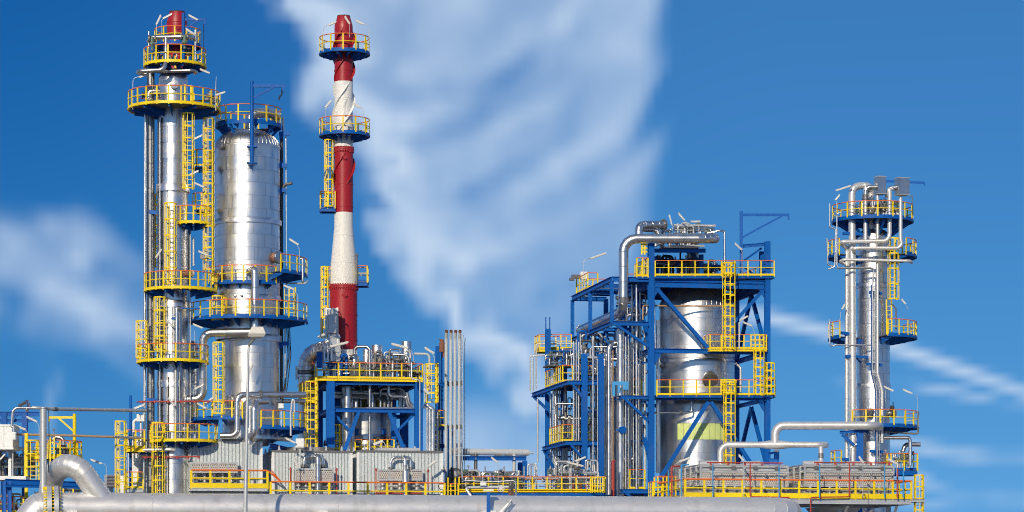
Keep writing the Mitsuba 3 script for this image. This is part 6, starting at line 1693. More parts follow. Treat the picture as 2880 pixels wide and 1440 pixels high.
for y_, xl_, dep_, h_ in ((1076, 1607, 13.0, 0.30), (1246, 1602, 8.5, 0.30)):
    A, B, C = mc(xl_, y_, 1.0), mc(xl_, y_, 1.0 + dep_), mc(1700, y_, 1.0)
    beam(m2, A, C, 0.26, h_); beam(m2, A + VD * 0.14, B, 0.26, h_); beam(m2, B, mc(1700, y_, 1.0 + dep_), 0.2, h_)
    beam(m2, (A + B) / 2, (C + mc(1700, y_, 1.0 + dep_)) / 2, 0.2, h_ * 0.8)
    part(m2, 'brace', MB().ibeam(A - Zv * 0.15 + UD * 0.3, mc(1650, y_ + 45, 1.0), 0.16, 0.18, 0.03, up=-VD), 'blue')
    part(m2, 'brace', MB().ibeam(B - Zv * 0.15 - VD * 0.5, (A * 0.45 + B * 0.55) * [1, 1, 0] + Zv * zz(y_ + 60, YR), 0.16, 0.18, 0.03, up=UD), 'blue')
for k_, (y_, xl_, a_, b_) in enumerate(((1076, 1607, 2.0, 8.0), (1246, 1602, 1.5, 6.0))):
    A, B = mc(xl_, y_ - 4, 1.0 + a_) + dz, mc(xl_, y_ - 4, 1.0 + b_) + dz
    w_ = UD * 2.2
    deck('yellow railed gallery on the %s level of the far left module' % ('upper', 'lower', 'topmost')[k_], [A, A + w_, B + w_, B], [(0, 1), (3, 0)], edge=0.14, every=0.8, h=1.15, beam_mat='blue', joists=False, wide=0.09)
lp = [np.array([xx(1518, 214), 214, zz(980, 214)]), np.array([xx(1607, 214), 214, zz(980, 214)])]
deck('small yellow railed platform at the upper left of the far module', [lp[0], lp[1], lp[1] + VD * 1.8, lp[0] + VD * 1.8], [(0, 1), (3, 0), (3, 2)], edge=0.18, every=0.7, h=1.05, beam_mat='yellow', joists=False, wide=0.08)
pl_ = thing('post', 'pale blue twin post rising at the far left above the small platform', 'post')
for x_ in (1535, 1546):
    part(pl_, 'upright', MB().bar(pt(x_, 1000, 213.5), pt(x_, 892, 213.5), 0.09, 0.12), 'blue')
br_ = thing('pipe_hanger', 'light blue painted hanger plates before the two big risers', 'bracket')
for x0, x1, y0, y1 in ((1722, 1768, 1073, 1083), (1722, 1730, 1083, 1114), (1737, 1744, 1083, 1106), (1752, 1768, 1083, 1096)):
    part(br_, 'plate', MB().box(pt((x0 + x1) / 2, (y0 + y1) / 2, YR - 0.35), mm(x1 - x0, YR), 0.06, mm(y1 - y0, YR)), 'light_blue')

# the risers: (x, top, bottom, radius px, distance, material, label)
for x_, y0_, y1_, r_, dy_, m_, lab_ in (
    (1745, 925, 1400, 10.5, 0.75, 'alu_pipe', 'fattest silver riser in front of the blue module'),
    (1712.5, 972, 1392, 7.2, 0.7, 'alu_pipe', 'second fat silver riser left of the fattest, with an elbow at its top'),
    (1790, 800, 1388, 3.6, 0.5, 'alu_pipe', 'lone silver riser between the fat risers and the reactor column'),
    (1668, 955, 1310, 3.0, 0.2, 'alu_pipe', 'slim silver riser before the blue column of the far module'),
    (1681, 1010, 1330, 2.4, 0.2, 'steel', 'grey riser just left of the second blue column of the far module'),
    (1614, 960, 1340, 3.0, 0.6, 'alu_pipe', 'first riser of the tight bundle of four in the far module'),
    (1621, 955, 1350, 2.2, 0.4, 'steel', 'second riser of the tight bundle of four in the far module'),
    (1628, 962, 1350, 3.2, 0.6, 'alu_pipe', 'third riser of the tight bundle of four in the far module'),
    (1636, 970, 1350, 2.0, 0.3, 'steel', 'last riser of the tight bundle of four in the far module'),
    (1760, 945, 1392, 2.6, 0.4, 'alu_pipe', 'thin silver riser right against the fattest riser'),
    (1767, 930, 1392, 2.2, 0.6, 'steel', 'second thin riser right of the fattest riser'),
    (1724, 985, 1392, 1.8, 0.45, 'brown_pipe', 'thin brown riser between the two fat risers'),
    (1549, 1110, 1390, 3.4, 8.0, 'alu_pipe', 'silver riser left of the elbow topped riser in the far module'),
    (1583, 1130, 1350, 3.0, 5.0, 'steel', 'grey riser right of the elbow topped riser in the far module'),
    (1512, 1122, 1300, 2.4, 9.0, 'galvanised', 'thin pale riser standing free at the far left of the module'),
    (1800, 822, 1388, 2.0, 1.5, 'steel', 'thin grey riser close to the reactor frame column'),
    (1778, 800, 1240, 3.0, 2.5, 'steel', 'shaded riser behind the lone riser of the module'),
):
    Y_ = YR + dy_
    if r_ > 6:
        clad_pipe('riser_pipe', lab_, [pt(x_, y1_, Y_), pt(x_, y0_, Y_)] + ([pt(x_ + 26, y0_ - 12, Y_ + 0.4)] if x_ < 1730 else []), mm(r_, Y_), bend=0.5, seg=1.3, sides=18)
    else:
        pipe('riser_pipe', lab_, [pt(x_, y1_, Y_), pt(x_, y0_, Y_)], mm(r_, Y_), m_)
clad_pipe('riser_pipe', 'silver riser with a wide elbow at its top in the far module', [pt(1563, 1400, YR + 6), pt(1563, 988, YR + 6), pt(1612, 985, YR + 6.5)], mm(7.2, YR + 6), bend=0.8, seg=1.2, sides=16)
clad_pipe('process_pipe', 'short silver elbow pipe joining the risers low in the far module', [pt(1570, 1176, YR + 5), pt(1606, 1174, YR + 5), pt(1612, 1182, YR + 5), pt(1614, 1260, YR + 5)], mm(7, YR + 5), bend=0.5, seg=0.8)
for k_, (x_, y_, x2_, y2_) in enumerate(((1491, 1000, 1512, 1100), (1499, 1000, 1530, 1100), (1508, 968, 1600, 1095))):
    pipe('tracing_pipe', ('outermost thin pale pipe loop at the left edge of the far module', 'second thin pale pipe loop at the left edge of the far module', 'upper thin pale pipe loop at the left of the far module')[k_], [pt(x_, y2_, YR + 11), pt(x_, y_, YR + 11), pt(x2_ + 30, y_ - 2, YR + 11), pt(x2_ + 34, y_ + 26, YR + 11)], 0.06, 'galvanised', bend=0.15)
for k_, (x0_, y0_, w_, h_, back_) in enumerate(((1590, 1030, 2.6, 1.7, 4), (1660, 1055, 2.4, 2.0, 3), (1640, 1235, 2.6, 2.2, 3), (1600, 1380, 2.6, 2.4, 4), (1770, 1110, 2.4, 2.4, 4), (1690, 1010, 3.0, 2.2, 6), (1775, 905, 2.2, 2.8, 5), (1770, 1375, 2.2, 2.6, 4), (1700, 1240, 2.6, 2.6, 5), (1770, 1250, 2.2, 2.8, 5), (1700, 1110, 2.4, 2.4, 6))):
    manifold('pipework and valves in the blue module, %s' % ('at the upper left gallery', 'behind the slim risers at the upper gallery', 'over the lower gallery of the far part', 'at the foot of the far part', 'beside the reactor column at the middle beam', 'under the receding overhead pipe', 'beside the reactor column below the top beams', 'at the foot of the reactor column', 'behind the fat risers low down', 'low between fat risers and reactor column', 'behind the fat risers at the middle beam')[k_],
             pt(x0_, y0_, YR + back_), w_, 1.8, h_, 12, 70 + k_, mats=('steel', 'alu_pipe', 'cast', 'galvanised', 'blue'))
rp = thing('hydrant_pipe', 'red fire water pipe between the two fat risers near the ground deck', 'pipe')
part(rp, 'run', MB().tube([pt(1724, 1402, YR - 1.2), pt(1724, 1297, YR - 1.2)], mm(4.4), 10), 'hydrant_red')
part(rp, 'tip', MB().tube([pt(1722, 1297, YR - 1.2), pt(1732, 1296, YR - 1.2)], mm(1.6), 8).cyl(pt(1724, 1299, YR - 1.2), pt(1724, 1294, YR - 1.2), mm(2.4), 8), 'hydrant_red')
bl = thing('flange_guard', 'round blue guard plate on the fattest riser', 'guard')
part(bl, 'disc', MB().lathe([(0.01, -0.1), (0.27, -0.1), (0.27, 0.1), (0.01, 0.1)], pt(1751, 1209, YR + 0.2), 18, [0.3, -1, 0]), 'blue')
part(bl, 'strap', MB().box(pt(1742, 1209, YR + 0.3), 0.5, 0.08, 0.12), 'blue')

for k_, (lab_, xs_, ya_, yb_, back_) in enumerate((
    ('bundle of bright risers between the fat risers and the reactor column', (1772, 1781, 1797, 1806, 1814), 960, 1390, 1.8),
    ('bundle of thin bright risers behind the near blue column of the far module', (1640, 1646, 1664, 1674, 1687), 1000, 1392, 3.0),
    ('bundle of grey risers close behind the two fat risers', (1700, 1706, 1721, 1728, 1733), 990, 1392, 2.4),
    ('bundle of silver risers in the open left part of the far module', (1574, 1590, 1597, 1604, 1556), 1090, 1392, 6.0))):
    t_ = thing('riser_bundle', lab_, 'pipe bundle')
    rn_ = random.Random(300 + k_)
    for x_ in xs_:
        r_ = rn_.choice((0.05, 0.06, 0.085, 0.12))
        y0_ = ya_ + rn_.uniform(-30, 70)
        Y_ = YR + back_ + rn_.uniform(-0.4, 0.4)
        line_ = [pt(x_, yb_, Y_), pt(x_, y0_, Y_), pt(x_ + rn_.choice((-9, 9, 14)), y0_ - 1, Y_ + rn_.uniform(0, 0.6)), pt(x_ + 12, y0_ + 20, Y_ + 0.8)]
        part(t_, 'run', MB().tube(fillet(line_, 0.25, 30), r_, 9), rn_.choice(('alu_pipe', 'alu_pipe', 'steel', 'galvanised')))
    for y_ in np.linspace(ya_ + 60, yb_ - 40, 4):
        part(t_, 'clamp_bar', MB().bar(pt(min(xs_) - 4, y_, YR + back_), pt(max(xs_) + 4, y_, YR + back_ + 0.2), 0.12, 0.12), 'blue')
t_ = thing('cross_pipes', 'bright level pipes stepping across behind the fat risers of the module', 'pipe bundle')
for k_, (x0_, x1_, y_) in enumerate(((1640, 1735, 1052), (1690, 1815, 1010), (1760, 1830, 1046), (1650, 1720, 1182), (1755, 1826, 1172), (1695, 1800, 1290), (1560, 1650, 1135), (1600, 1690, 1310), (1762, 1820, 885), (1660, 1740, 975))):
    part(t_, 'run', MB().tube(fillet([pt(x0_, y_ + 30, YR + 3.4), pt(x0_, y_, YR + 3.4), pt(x1_, y_ + 1, YR + 3.0), pt(x1_, y_ - 30, YR + 3.0)], 0.3, 30), 0.08 + 0.03 * (k_ % 3), 10), ('alu_pipe', 'steel', 'alu_pipe')[k_ % 3])
bq_ = pt(1641, 775, YR + 11)
cb_ = thing('control_box', 'grey white boxes on a post at the far top corner of the blue module', 'box')
part(cb_, 'cabinet', MB().box(bq_, 0.5, 0.4, 0.55, ROTR), 'white_panel')
part(cb_, 'side_unit', MB().box(bq_ - UD * 0.6 - Zv * 0.1, 0.6, 0.35, 0.28, ROTR).box(bq_ - UD * 0.9 - Zv * 0.3, 0.35, 0.3, 0.2, ROTR), 'cast')
part(cb_, 'post', MB().bar(bq_ + UD * 0.1 - Zv * 1.7, bq_ + UD * 0.1 - Zv * 0.27, 0.09), 'galvanised')

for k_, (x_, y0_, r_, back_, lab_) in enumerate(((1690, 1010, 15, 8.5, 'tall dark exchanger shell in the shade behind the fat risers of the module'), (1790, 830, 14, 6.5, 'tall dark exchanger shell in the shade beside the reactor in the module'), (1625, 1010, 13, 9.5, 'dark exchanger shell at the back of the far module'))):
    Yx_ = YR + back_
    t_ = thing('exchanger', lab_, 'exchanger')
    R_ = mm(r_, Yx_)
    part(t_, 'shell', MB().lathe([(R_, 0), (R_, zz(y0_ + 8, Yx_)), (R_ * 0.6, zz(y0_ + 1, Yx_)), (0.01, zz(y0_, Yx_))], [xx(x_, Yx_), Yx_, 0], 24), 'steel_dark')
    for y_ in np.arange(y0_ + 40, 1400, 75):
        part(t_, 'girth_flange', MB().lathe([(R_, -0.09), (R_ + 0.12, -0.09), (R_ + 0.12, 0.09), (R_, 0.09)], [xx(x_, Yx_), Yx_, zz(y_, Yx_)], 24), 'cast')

# ================================================================ the column at the right
YQ = 207.0
QX, QR = xx(2457, YQ), mm(45, YQ)
qc = thing('distillation_tower', 'silver clad column at far right with pipes and platforms up its sides', 'column')
shell(qc, QX, YQ, zz(1440, YQ), zz(668, YQ), QR, 0.92, 6, 81)
part(qc, 'skirt', MB().lathe([(QR + 0.3, 0), (QR + 0.3, 0.2), (QR, 0.4), (QR, zz(1440, YQ))], [QX, YQ, 0], 40), 'alu_b')
dome(qc, QX, YQ, zz(668, YQ), QR, 0.7, 'alu_b')
for y_ in (805, 1086, 735):
    band(qc, QX, YQ, zz(y_, YQ), QR, 0.34, 0.08)
nozzle(qc, [QX - 0.3, YQ - QR + 0.1, zz(1160, YQ)], [-0.5, -0.8, -0.35], mm(10, YQ), 0.5, 'bellows')
nozzle(qc, [QX + QR - 0.2, YQ - 0.4, zz(1163, YQ)], [1, -0.6, -0.2], mm(9, YQ), 0.5, 'bellows')
nozzle(qc, [QX + QR * 0.8, YQ - 0.5, zz(705, YQ)], [1, -0.7, 0], mm(8, YQ), 0.4, 'cast')
tp_ = ring_platform('round blue top platform of the far right column, ringed with pipes', 2454, 622, YQ, 115, 0.5, posts=16, gussets=10, toe='blue', drop=0.15, gd=0.0)
for k_ in range(12):
    d_ = rad_dir(k_ * 30 + 10)
    c_ = np.array([QX, YQ, 0])
    part(tp_, 'strut', MB().bar(c_ + d_ * (QR - 0.05) + Zv * zz(668, YQ), c_ + d_ * mm(100, YQ) + Zv * zz(629, YQ), 0.12, 0.16), 'blue')
RIN = QR + 0.05
for lab_, y_, a0_, a1_, r_, n_ in (
    ('blue platform on the right of the far column, second from its top', 722, -48, 40, 121, 5),
    ('blue platform on the left of the far column, second from its top', 722, 150, 215, 130, 4),
    ('blue platform on the right of the far column at mid height', 950, -78, 38, 122, 7),
    ('blue platform on the left of the far column at mid height', 952, 150, 215, 128, 4),
    ('wide blue platform round the lower front of the far column', 1202, -125, 38, 127, 9),
    ('blue platform on the left foot of the far column behind the coolers', 1312, 150, 215, 122, 4)):
    ring_platform(lab_, 2457, y_, YQ, r_, RIN, a0_, a1_, posts=n_, gussets=4, toe='blue', drop=0.15)
d0_ = pt(2506, 1320, YQ - 1.6)
deck('blue bracketed platform with yellow rails at the right foot of the far column', [d0_, hit(2580, d0_, UA), hit(2580, d0_, UA) + VD * 1.6, d0_ + VD * 1.6], [(0, 1), (1, 2), (3, 0)], edge=0.36, every=0.85, h=1.15, joists=False, wide=0.11, toe='blue')
lad('tall yellow caged ladder on the right front of the far column', 2511, 672, 842, YQ - 1.5, hoop=0.98, w=0.36, r=0.36, x1=2511)
ladder('long plain yellow ladder below the caged one on the right of the far column', pt(2501, 948, YQ - 1.3), pt(2500, 842, YQ - 1.3), 0.36, [0, -1, 0], False)
# big risers at its left
clad_pipe('riser_pipe', 'fat grey riser up the left of the far column, bending over at its top', [pt(2399, 1400, YQ - 1.6), pt(2399, 1200, YQ - 1.6), pt(2396, 523, YQ - 1.6), pt(2440, 522, YQ - 1.2), pt(2449, 530, YQ - 0.6), pt(2450, 660, YQ - 0.3)], mm(10, YQ), bend=0.9, seg=1.6, mat='silver_paint', sides=18)
clad_pipe('riser_pipe', 'thinner grey riser left of the fat one on the far column', [pt(2381, 1400, YQ - 1.4), pt(2382, 700, YQ - 1.4), pt(2372, 682, YQ - 1.6)], mm(5.3, YQ), bend=0.4, seg=1.8, mat='silver_paint', sides=14)
fr = YQ - 2.2
pipe('header_pipe', 'upper grey pipe loop bending round the front of the far column', [pt(2385, 700, fr + 1.0), pt(2366, 684, fr + 0.2), pt(2370, 680, fr), pt(2490, 678, fr), pt(2500, 670, fr), pt(2502, 655, fr), pt(2502, 540, fr), pt(2500, 533, fr), pt(2520, 528, fr + 0.3)], mm(6.2, YQ), 'silver_paint', bend=0.55, sides=14)
pipe('header_pipe', 'second grey pipe loop just below the upper one on the far column', [pt(2404, 712, fr + 0.6), pt(2398, 700, fr - 0.1), pt(2410, 698, fr - 0.2), pt(2525, 698, fr - 0.2), pt(2536, 690, fr - 0.2), pt(2533, 670, fr - 0.2), pt(2533, 560, fr - 0.2)], mm(5.2, YQ), 'silver_paint', bend=0.5, sides=14)
pipe('header_pipe', 'third grey pipe, level across the far column below the two loops', [pt(2380, 745, fr + 1.2), pt(2362, 736, fr), pt(2372, 730, fr - 0.3), pt(2560, 734, fr - 0.3), pt(2564, 738, fr + 0.3)], mm(4.4, YQ), 'silver_paint', bend=0.4, sides=14)
pipe('header_pipe', 'small bluish pipe level across the far column, bending down at its middle', [pt(2355, 754, fr - 0.2), pt(2455, 754, fr - 0.2), pt(2457, 764, fr - 0.2), pt(2454, 800, fr - 0.2), pt(2454, 1050, fr - 0.2), pt(2466, 1100, fr - 0.2), pt(2467, 1300, fr - 0.2)], mm(2.8, YQ), 'steel', bend=0.3)
for k_, (x_, y0_, r_, m_, dx_) in enumerate(((2461, 790, 1.8, 'steel', 12), (2468, 732, 4.2, 'silver_paint', 13), (2450, 800, 1.2, 'blue', 12))):
    pipe('down_pipe', ('thin down pipe on the lit face of the far column', 'grey down pipe on the lit face of the far column with a kink low down', 'thin blue conduit beside the down pipes of the far column')[k_],
         [pt(x_, y0_, fr), pt(x_, 1050, fr), pt(x_ + dx_, 1098, fr), pt(x_ + dx_, 1246 if k_ == 1 else 1330, fr)], mm(r_, YQ), m_, bend=0.6, sides=10)
for k_, (x_, y0_, y1_, r_) in enumerate(((2434, 526, 676, 5.5), (2468, 550, 672, 5.0), (2533, 552, 640, 4.5))):
    t_ = pipe('stub_pipe', 'silver pipe rising through the top platform of the far column, %s' % ('left of the middle', 'under the left grey box', 'under the right grey box')[k_], [pt(x_, y1_, fr + 0.1), pt(x_, y0_, fr + 0.1)], mm(r_, YQ), 'silver_paint', flanges=(0.78,))
clad_pipe('top_elbow', 'silver elbow at the far column top reaching to the left grey box', [pt(2434, 556, fr + 0.1), pt(2434, 526, fr + 0.1), pt(2466, 526, fr + 0.1)], mm(6, YQ), bend=0.55, seg=0.6, flanges=(0.1,))
clad_pipe('top_elbow', 'silver elbow at the far column top reaching to the right grey box', [pt(2498, 556, fr + 0.1), pt(2498, 528, fr + 0.1), pt(2524, 527, fr + 0.1)], mm(6, YQ), bend=0.5, seg=0.6, flanges=(0.1,))
for k_, (x_, y_, w_, h_) in enumerate(((2475, 522, 24, 50), (2537, 525, 33, 49))):
    t_ = thing('valve_box', 'bright sheet metal valve box %s on top of the far column' % ('on the left', 'on the right')[k_], 'box')
    b_ = pt(x_, y_, fr + 0.1)
    part(t_, 'casing', MB().box(b_, mm(w_, YQ), 0.7, mm(h_, YQ), 0.30), 'steel')
    part(t_, 'rim', MB().box(b_ + Zv * mm(h_ / 2 - 1, YQ), mm(w_ + 2, YQ), 0.74, 0.05, 0.30).box(b_ - Zv * mm(h_ / 2 - 1, YQ), mm(w_ + 2, YQ), 0.74, 0.05, 0.30), 'galvanised')
solo('lifting_beam', MB().bar(pt(2488, 509, YQ + 0.4), pt(2600, 514, YQ + 0.4), 0.1, 0.16).bar(pt(2600, 512, YQ + 0.4), pt(2600, 523, YQ + 0.4), 0.12, 0.08, up=[1, 0, 0]), 'blue', 'level blue lifting beam behind the grey boxes on the far column', 'beam')
for k_, (x_, lab_) in enumerate(((2440, 'left'), (2485, 'middle'), (2515, 'right'))):
    manifold('valves and small pipes on the top platform of the far column, %s' % lab_, pt(x_, 616, YQ - 1.6), 1.2, 1.2, 1.6, 7, 90 + k_, r=(0.04, 0.09))
for k_, (line_, lab_) in enumerate((
    ([(2334, 572), (2334, 641), (2350, 642), (2348, 750), (2330, 757)], 'outermost thin silver pipe hung left of the top platform of the far column'),
    ([(2366, 598), (2354, 600), (2354, 745), (2356, 752)], 'second thin silver pipe hung left of the top platform of the far column'),
    ([(2326, 670), (2328, 746), (2344, 748)], 'thin grey pipe at the left end of the second left platform of the far column'),
    ([(2334, 899), (2334, 975), (2350, 970), (2456, 971)], 'thin silver pipe at the left mid height platform, running across the far column'),
    ([(2405, 1206), (2410, 1250), (2392, 1258), (2390, 1300)], 'thin grey pipe at the blue foot bracket of the far column'),
    ([(2560, 556), (2566, 545), (2566, 580)], 'dark thin hooked pipe at the right of the top platform of the far column'),
)):
    pipe('tracing_pipe', lab_, [pt(x, y, YQ - 1.9) for x, y in line_], mm(2.1 if k_ < 5 else 1.2, YQ), 'alu_pipe' if k_ < 5 else 'cast', bend=0.18)
for k_, (x0, x1, y_, lab_) in enumerate(((2371, 2425, 656, 'under the top platform of the far column'), (2378, 2440, 1002, 'below mid height on the far column'), (2446, 2480, 822, 'clamping the down pipes high on the far column'), (2438, 2480, 1024, 'clamping the down pipes low on the far column'), (2366, 2388, 936, 'at the left mid height platform of the far column'), (2448, 2482, 1268, 'at the foot of the down pipes of the far column'), (2366, 2400, 1291, 'holding the risers behind the cooler of the far column'))):
    solo('pipe_support', MB().bar(pt(x0, y_, YQ - 1.7), pt(x1, y_ + 3, YQ - 1.5), 0.3, 0.2).bar(pt((x0 + x1) / 2, y_ + 5, YQ - 1.6), pt((x0 + x1) / 2 + 12, y_ + 18, YQ - 1.0), 0.1), 'blue', 'blue pipe support %s' % lab_, 'bracket')
sp = thing('pipe_stanchion', 'big blue raked stanchion at the left foot of the far column', 'support')
part(sp, 'post', MB().ibeam(pt(2409, 1840, YQ - 1.9), pt(2418, 1212, YQ - 1.9), 0.5, 0.4, 0.03, [0, -1, 0]), 'blue')
part(sp, 'cap_beam', MB().ibeam(pt(2362, 1216, YQ - 2.0), pt(2432, 1212, YQ - 2.0), 0.3, 0.22), 'blue')
part(sp, 'brace', MB().ibeam(pt(2368, 1222, YQ - 2.0), pt(2402, 1252, YQ - 2.0), 0.16, 0.2), 'blue')
clad_pipe('process_pipe', 'silver pipe leaving the far column to the right under its wide platform', [pt(2470, 1231, YQ - 1.9), pt(2556, 1231, YQ - 1.9), pt(2560, 1238, YQ - 1.9), pt(2560, 1310, YQ - 1.9)], mm(5, YQ), bend=0.4, seg=1.2)
clad_pipe('process_pipe', 'grey pipe stub pointing right over the right foot platform', [pt(2540, 1270, YQ - 0.8), pt(2545, 1250, YQ - 0.8), pt(2589, 1250, YQ - 0.8)], mm(6, YQ), bend=0.4, seg=0.8, mat='steel')
pipe('drain_pipe', 'dark pipe bent under the right end of the wide platform of the far column', [pt(2488, 1214, YQ - 2), pt(2578, 1220, YQ - 2), pt(2582, 1216, YQ - 2), pt(2582, 1160, YQ - 2)], 0.07, 'cast', bend=0.15)
manifold('dark valves on the right foot platform of the far column', pt(2545, 1320, YQ - 1.2), 1.3, 1.0, 1.5, 7, 95)
for lab_, (x_, y_), a_, pole_, L_ in (
    ('long tube lamp at the upper left of the far column top', (2372, 530), 18, [(2400, 524), (2390, 526)], 1.15),
    ('dark square lamp at the left rail of the top platform of the far column', (2356, 556), 50, [(2352, 600), (2354, 566)], 0.5),
    ('tube lamp floating right of the caged ladder of the far column', (2541, 849), -50, [(2554, 870), (2550, 860)], 0.45),
    ('tube lamp at the kink of the down pipes of the far column', (2499, 1094), -24, [(2490, 1130), (2490, 1098)], 0.75),
    ('tube lamp on a thin pole right of the far column above its wide platform', (2552, 1102), -24, [(2583, 1200), (2580, 1116), (2572, 1108)], 0.75),
    ('tube lamp left of the far column above the left mid height platform', (2373, 863), 60, [(2362, 905), (2364, 876)], 0.4),
):
    tube_lamp(lab_, pt(x_, y_, YQ - 2.3), a_, L_, [pt(x, y, YQ - 2.3) for x, y in pole_], size=0.75)
pipe('vent_pipe', 'dark hooked pipe over the right mid height platform of the far column', [pt(2520, 930, YQ - 1.6), pt(2520, 868, YQ - 1.6), pt(2509, 856, YQ - 1.6)], 0.06, 'cast', bend=0.25)
solo('junction_box', MB().box(pt(2509, 1149, YQ - 1.9), 0.3, 0.25, 0.42).tube([pt(2512, 1140, YQ - 1.9), pt(2512, 1131, YQ - 1.9)], 0.04, 6), 'black', 'black junction box on the wide platform of the far column', 'box')

# ================================================================ the line between reactor and column
YX = 194.6
xl_ = thing('transfer_line', 'grey transfer pipe stepping from the coolers up to the far right column', 'pipe')
rw = mm(11.5, YX)
part(xl_, 'upper_run', MB().tube(fillet([pt(2180, 1250, YX), pt(2180, 1197, YX), pt(2466, 1197, YX), pt(2474, 1200, YX + 4)], 0.85, 12), rw, 20), 'silver_paint')
part(xl_, 'lower_run', MB().tube(fillet([pt(2026, 1330, YX), pt(2026, 1251, YX), pt(2320, 1251, YX), pt(2323, 1252, YX + 2)], 0.6, 12), mm(8.6, YX), 20), 'silver_paint')
part(xl_, 'tee', MB().tube([pt(2140, 1251, YX), pt(2162, 1251, YX), pt(2200, 1251, YX), pt(2222, 1251, YX)], [mm(8.8, YX), mm(12, YX), mm(12, YX), mm(8.8, YX)], 20), 'silver_paint')
part(xl_, 'drop_leg', MB().tube([pt(2309, 1256, YX), pt(2309, 1320, YX)], mm(7, YX), 16), 'silver_paint')
part(xl_, 'bellows', MB().tube([pt(2309, 1275, YX), pt(2309, 1289, YX)], mm(7.5, YX), 16), 'bellows')
st_ = thing('pipe_stanchion', 'blue stanchion under the tee of the grey transfer pipe', 'support')
part(st_, 'post', MB().ibeam(pt(2184, 1309, YX + 1.5), pt(2184, 1268, YX + 1.5), 0.34, 0.3, 0.03, [0, -1, 0]), 'blue')
part(st_, 'shoe', MB().box(pt(2184, 1265, YX + 1.0), 0.2, 1.0, 0.25), 'white_panel')
part(st_, 'bracket', MB().bar(pt(2160, 1276, YX + 1.5), pt(2184, 1272, YX + 1.5), 0.16, 0.14).bar(pt(2163, 1300, YX + 1.5), pt(2180, 1300, YX + 1.5), 0.3, 0.5), 'blue')

# ================================================================ the two right hand air coolers
YK = 191.5
k0 = pt(1969, 1310, YK)
onk = lambda x, y, o=0.0: (lambda q: np.array([q[0], q[1], zz(y, q[1])]))(hit(x, k0 - VD * o, UA))
def bundle(label, x0, x1, depth):
    t = thing('air_cooler', label, 'cooler')
    a, b = onk(x0, 1310), onk(x1, 1310)
    zt, zb = a[2], zz(1366, YK)
    L = np.linalg.norm((b - a)[:2])
    H = zt - zb
    cen = lambda u, v, w: a * [1, 1, 0] + UD * u + VD * v + Zv * w
    part(t, 'casing', MB().box(cen(L / 2, depth / 2, (zt + zb) / 2), L - 0.1, depth - 0.1, H - 0.12, ROTR), 'galvanised')
    part(t, 'top_plate', MB().box(cen(L / 2, depth / 2, zt + 0.08), L * 0.97, depth * 0.96, 0.10, ROTR), 'galvanised')
    for k in range(2):
        part(t, 'top_pipe', MB().tube([cen(L * (0.02 + 0.5 * k), 0.7, zt + 0.2), cen(L * (0.22 + 0.5 * k), 0.7, zt + 0.24)], 0.17, 12), 'silver_paint')
    for w in (zt, zt - 0.38, zb + 0.05):
        part(t, 'frame_bar', MB().ibeam(cen(-0.05, -0.08, w), cen(L + 0.05, -0.08, w), 0.14, 0.16, 0.025), 'galvanised')
        part(t, 'frame_bar', MB().ibeam(cen(-0.08, 0, w), cen(-0.08, depth, w), 0.14, 0.16, 0.025), 'galvanised')
    n = 8
    for i in range(n):
        part(t, 'plug_sheet', MB().box(cen(L * (i + 0.5) / n, -0.06, zb + 0.52), L / n - 0.12, 0.06, 0.78, ROTR), 'plug_sheet')
    for i in range(2 * n + 1):
        w_ = 0.11 if i % 8 == 0 else 0.06
        if i % 2 == 0:
            part(t, 'upright', MB().bar(cen(L * i / (2 * n), -0.14, zb), cen(L * i / (2 * n), -0.14, zt - 0.3 if w_ < 0.1 else zt), w_, w_, up=VD), 'galvanised')
    for i in range(4):
        part(t, 'clip', MB().box(cen(L * (i + 0.5) / 4, -0.18, zt - 0.13), 0.28, 0.12, 0.22, ROTR), 'cast')
    for i in range(4):
        part(t, 'side_post', MB().box(cen(-0.16, depth * (i + 0.3) / 4, (zt + zb) / 2), 0.12, 0.16, H, ROTR), 'galvanised')
        part(t, 'side_panel', MB().box(cen(-0.06, depth * (i + 0.8) / 4, (zt + zb) / 2 - 0.1), 0.06, depth / 4 - 0.3, H - 0.5, ROTR), 'plug_sheet')
    # header pipes below
    for w, r, o in ((-0.22, 0.12, 0.2), (-0.55, 0.09, 0.35), (-0.85, 0.13, 0.1)):
        part(t, 'header_pipe', MB().tube([cen(0.1, -o, zb + w), cen(L - 0.1, -o, zb + w)], r, 10), 'galvanised')
    for i in range(9):
        u = L * (i + 0.5) / 9
        part(t, 'branch', MB().tube([cen(u, -0.2, zb), cen(u, -0.2, zb - 0.9)], 0.07 if i % 2 else 0.1, 8), 'galvanised')
        part(t, 'branch_flange', MB().cyl(cen(u, -0.2, zb - 0.28), cen(u, -0.2, zb - 0.38), 0.17, 10), 'cast')
    part(t, 'lower_casing', MB().box(cen(L / 2, depth / 2 + 0.25, zb - 0.5), L - 0.2, depth - 0.5, 0.9, ROTR), 'galvanised')
    return t
bundle('grey finned air cooler behind the yellow rail under the reactor', 1969, 2214, 6.0)
bundle('grey finned air cooler behind the yellow rail under the far right column', 2262, 2511, 6.0)
dk0 = onk(1927, 1398, 1.4)
dke = hit(2563, dk0, UA)
dl = deck('long yellow railed deck with an orange hand rail before the two right air coolers', [dk0, dke, dke + VD * 7.5, dk0 + VD * 7.5], [(0, 1), (1, 2), (3, 0)], edge=0.34, beam_mat='galvanised', every=1.32, h=1.2, wide=0.14, fat=0.06)
part(dl, 'kick_plate', MB().bar(dk0 + Zv * 0.14 - VD * 0.06, dke + Zv * 0.14 - VD * 0.06, 0.03, 0.34), 'yellow')
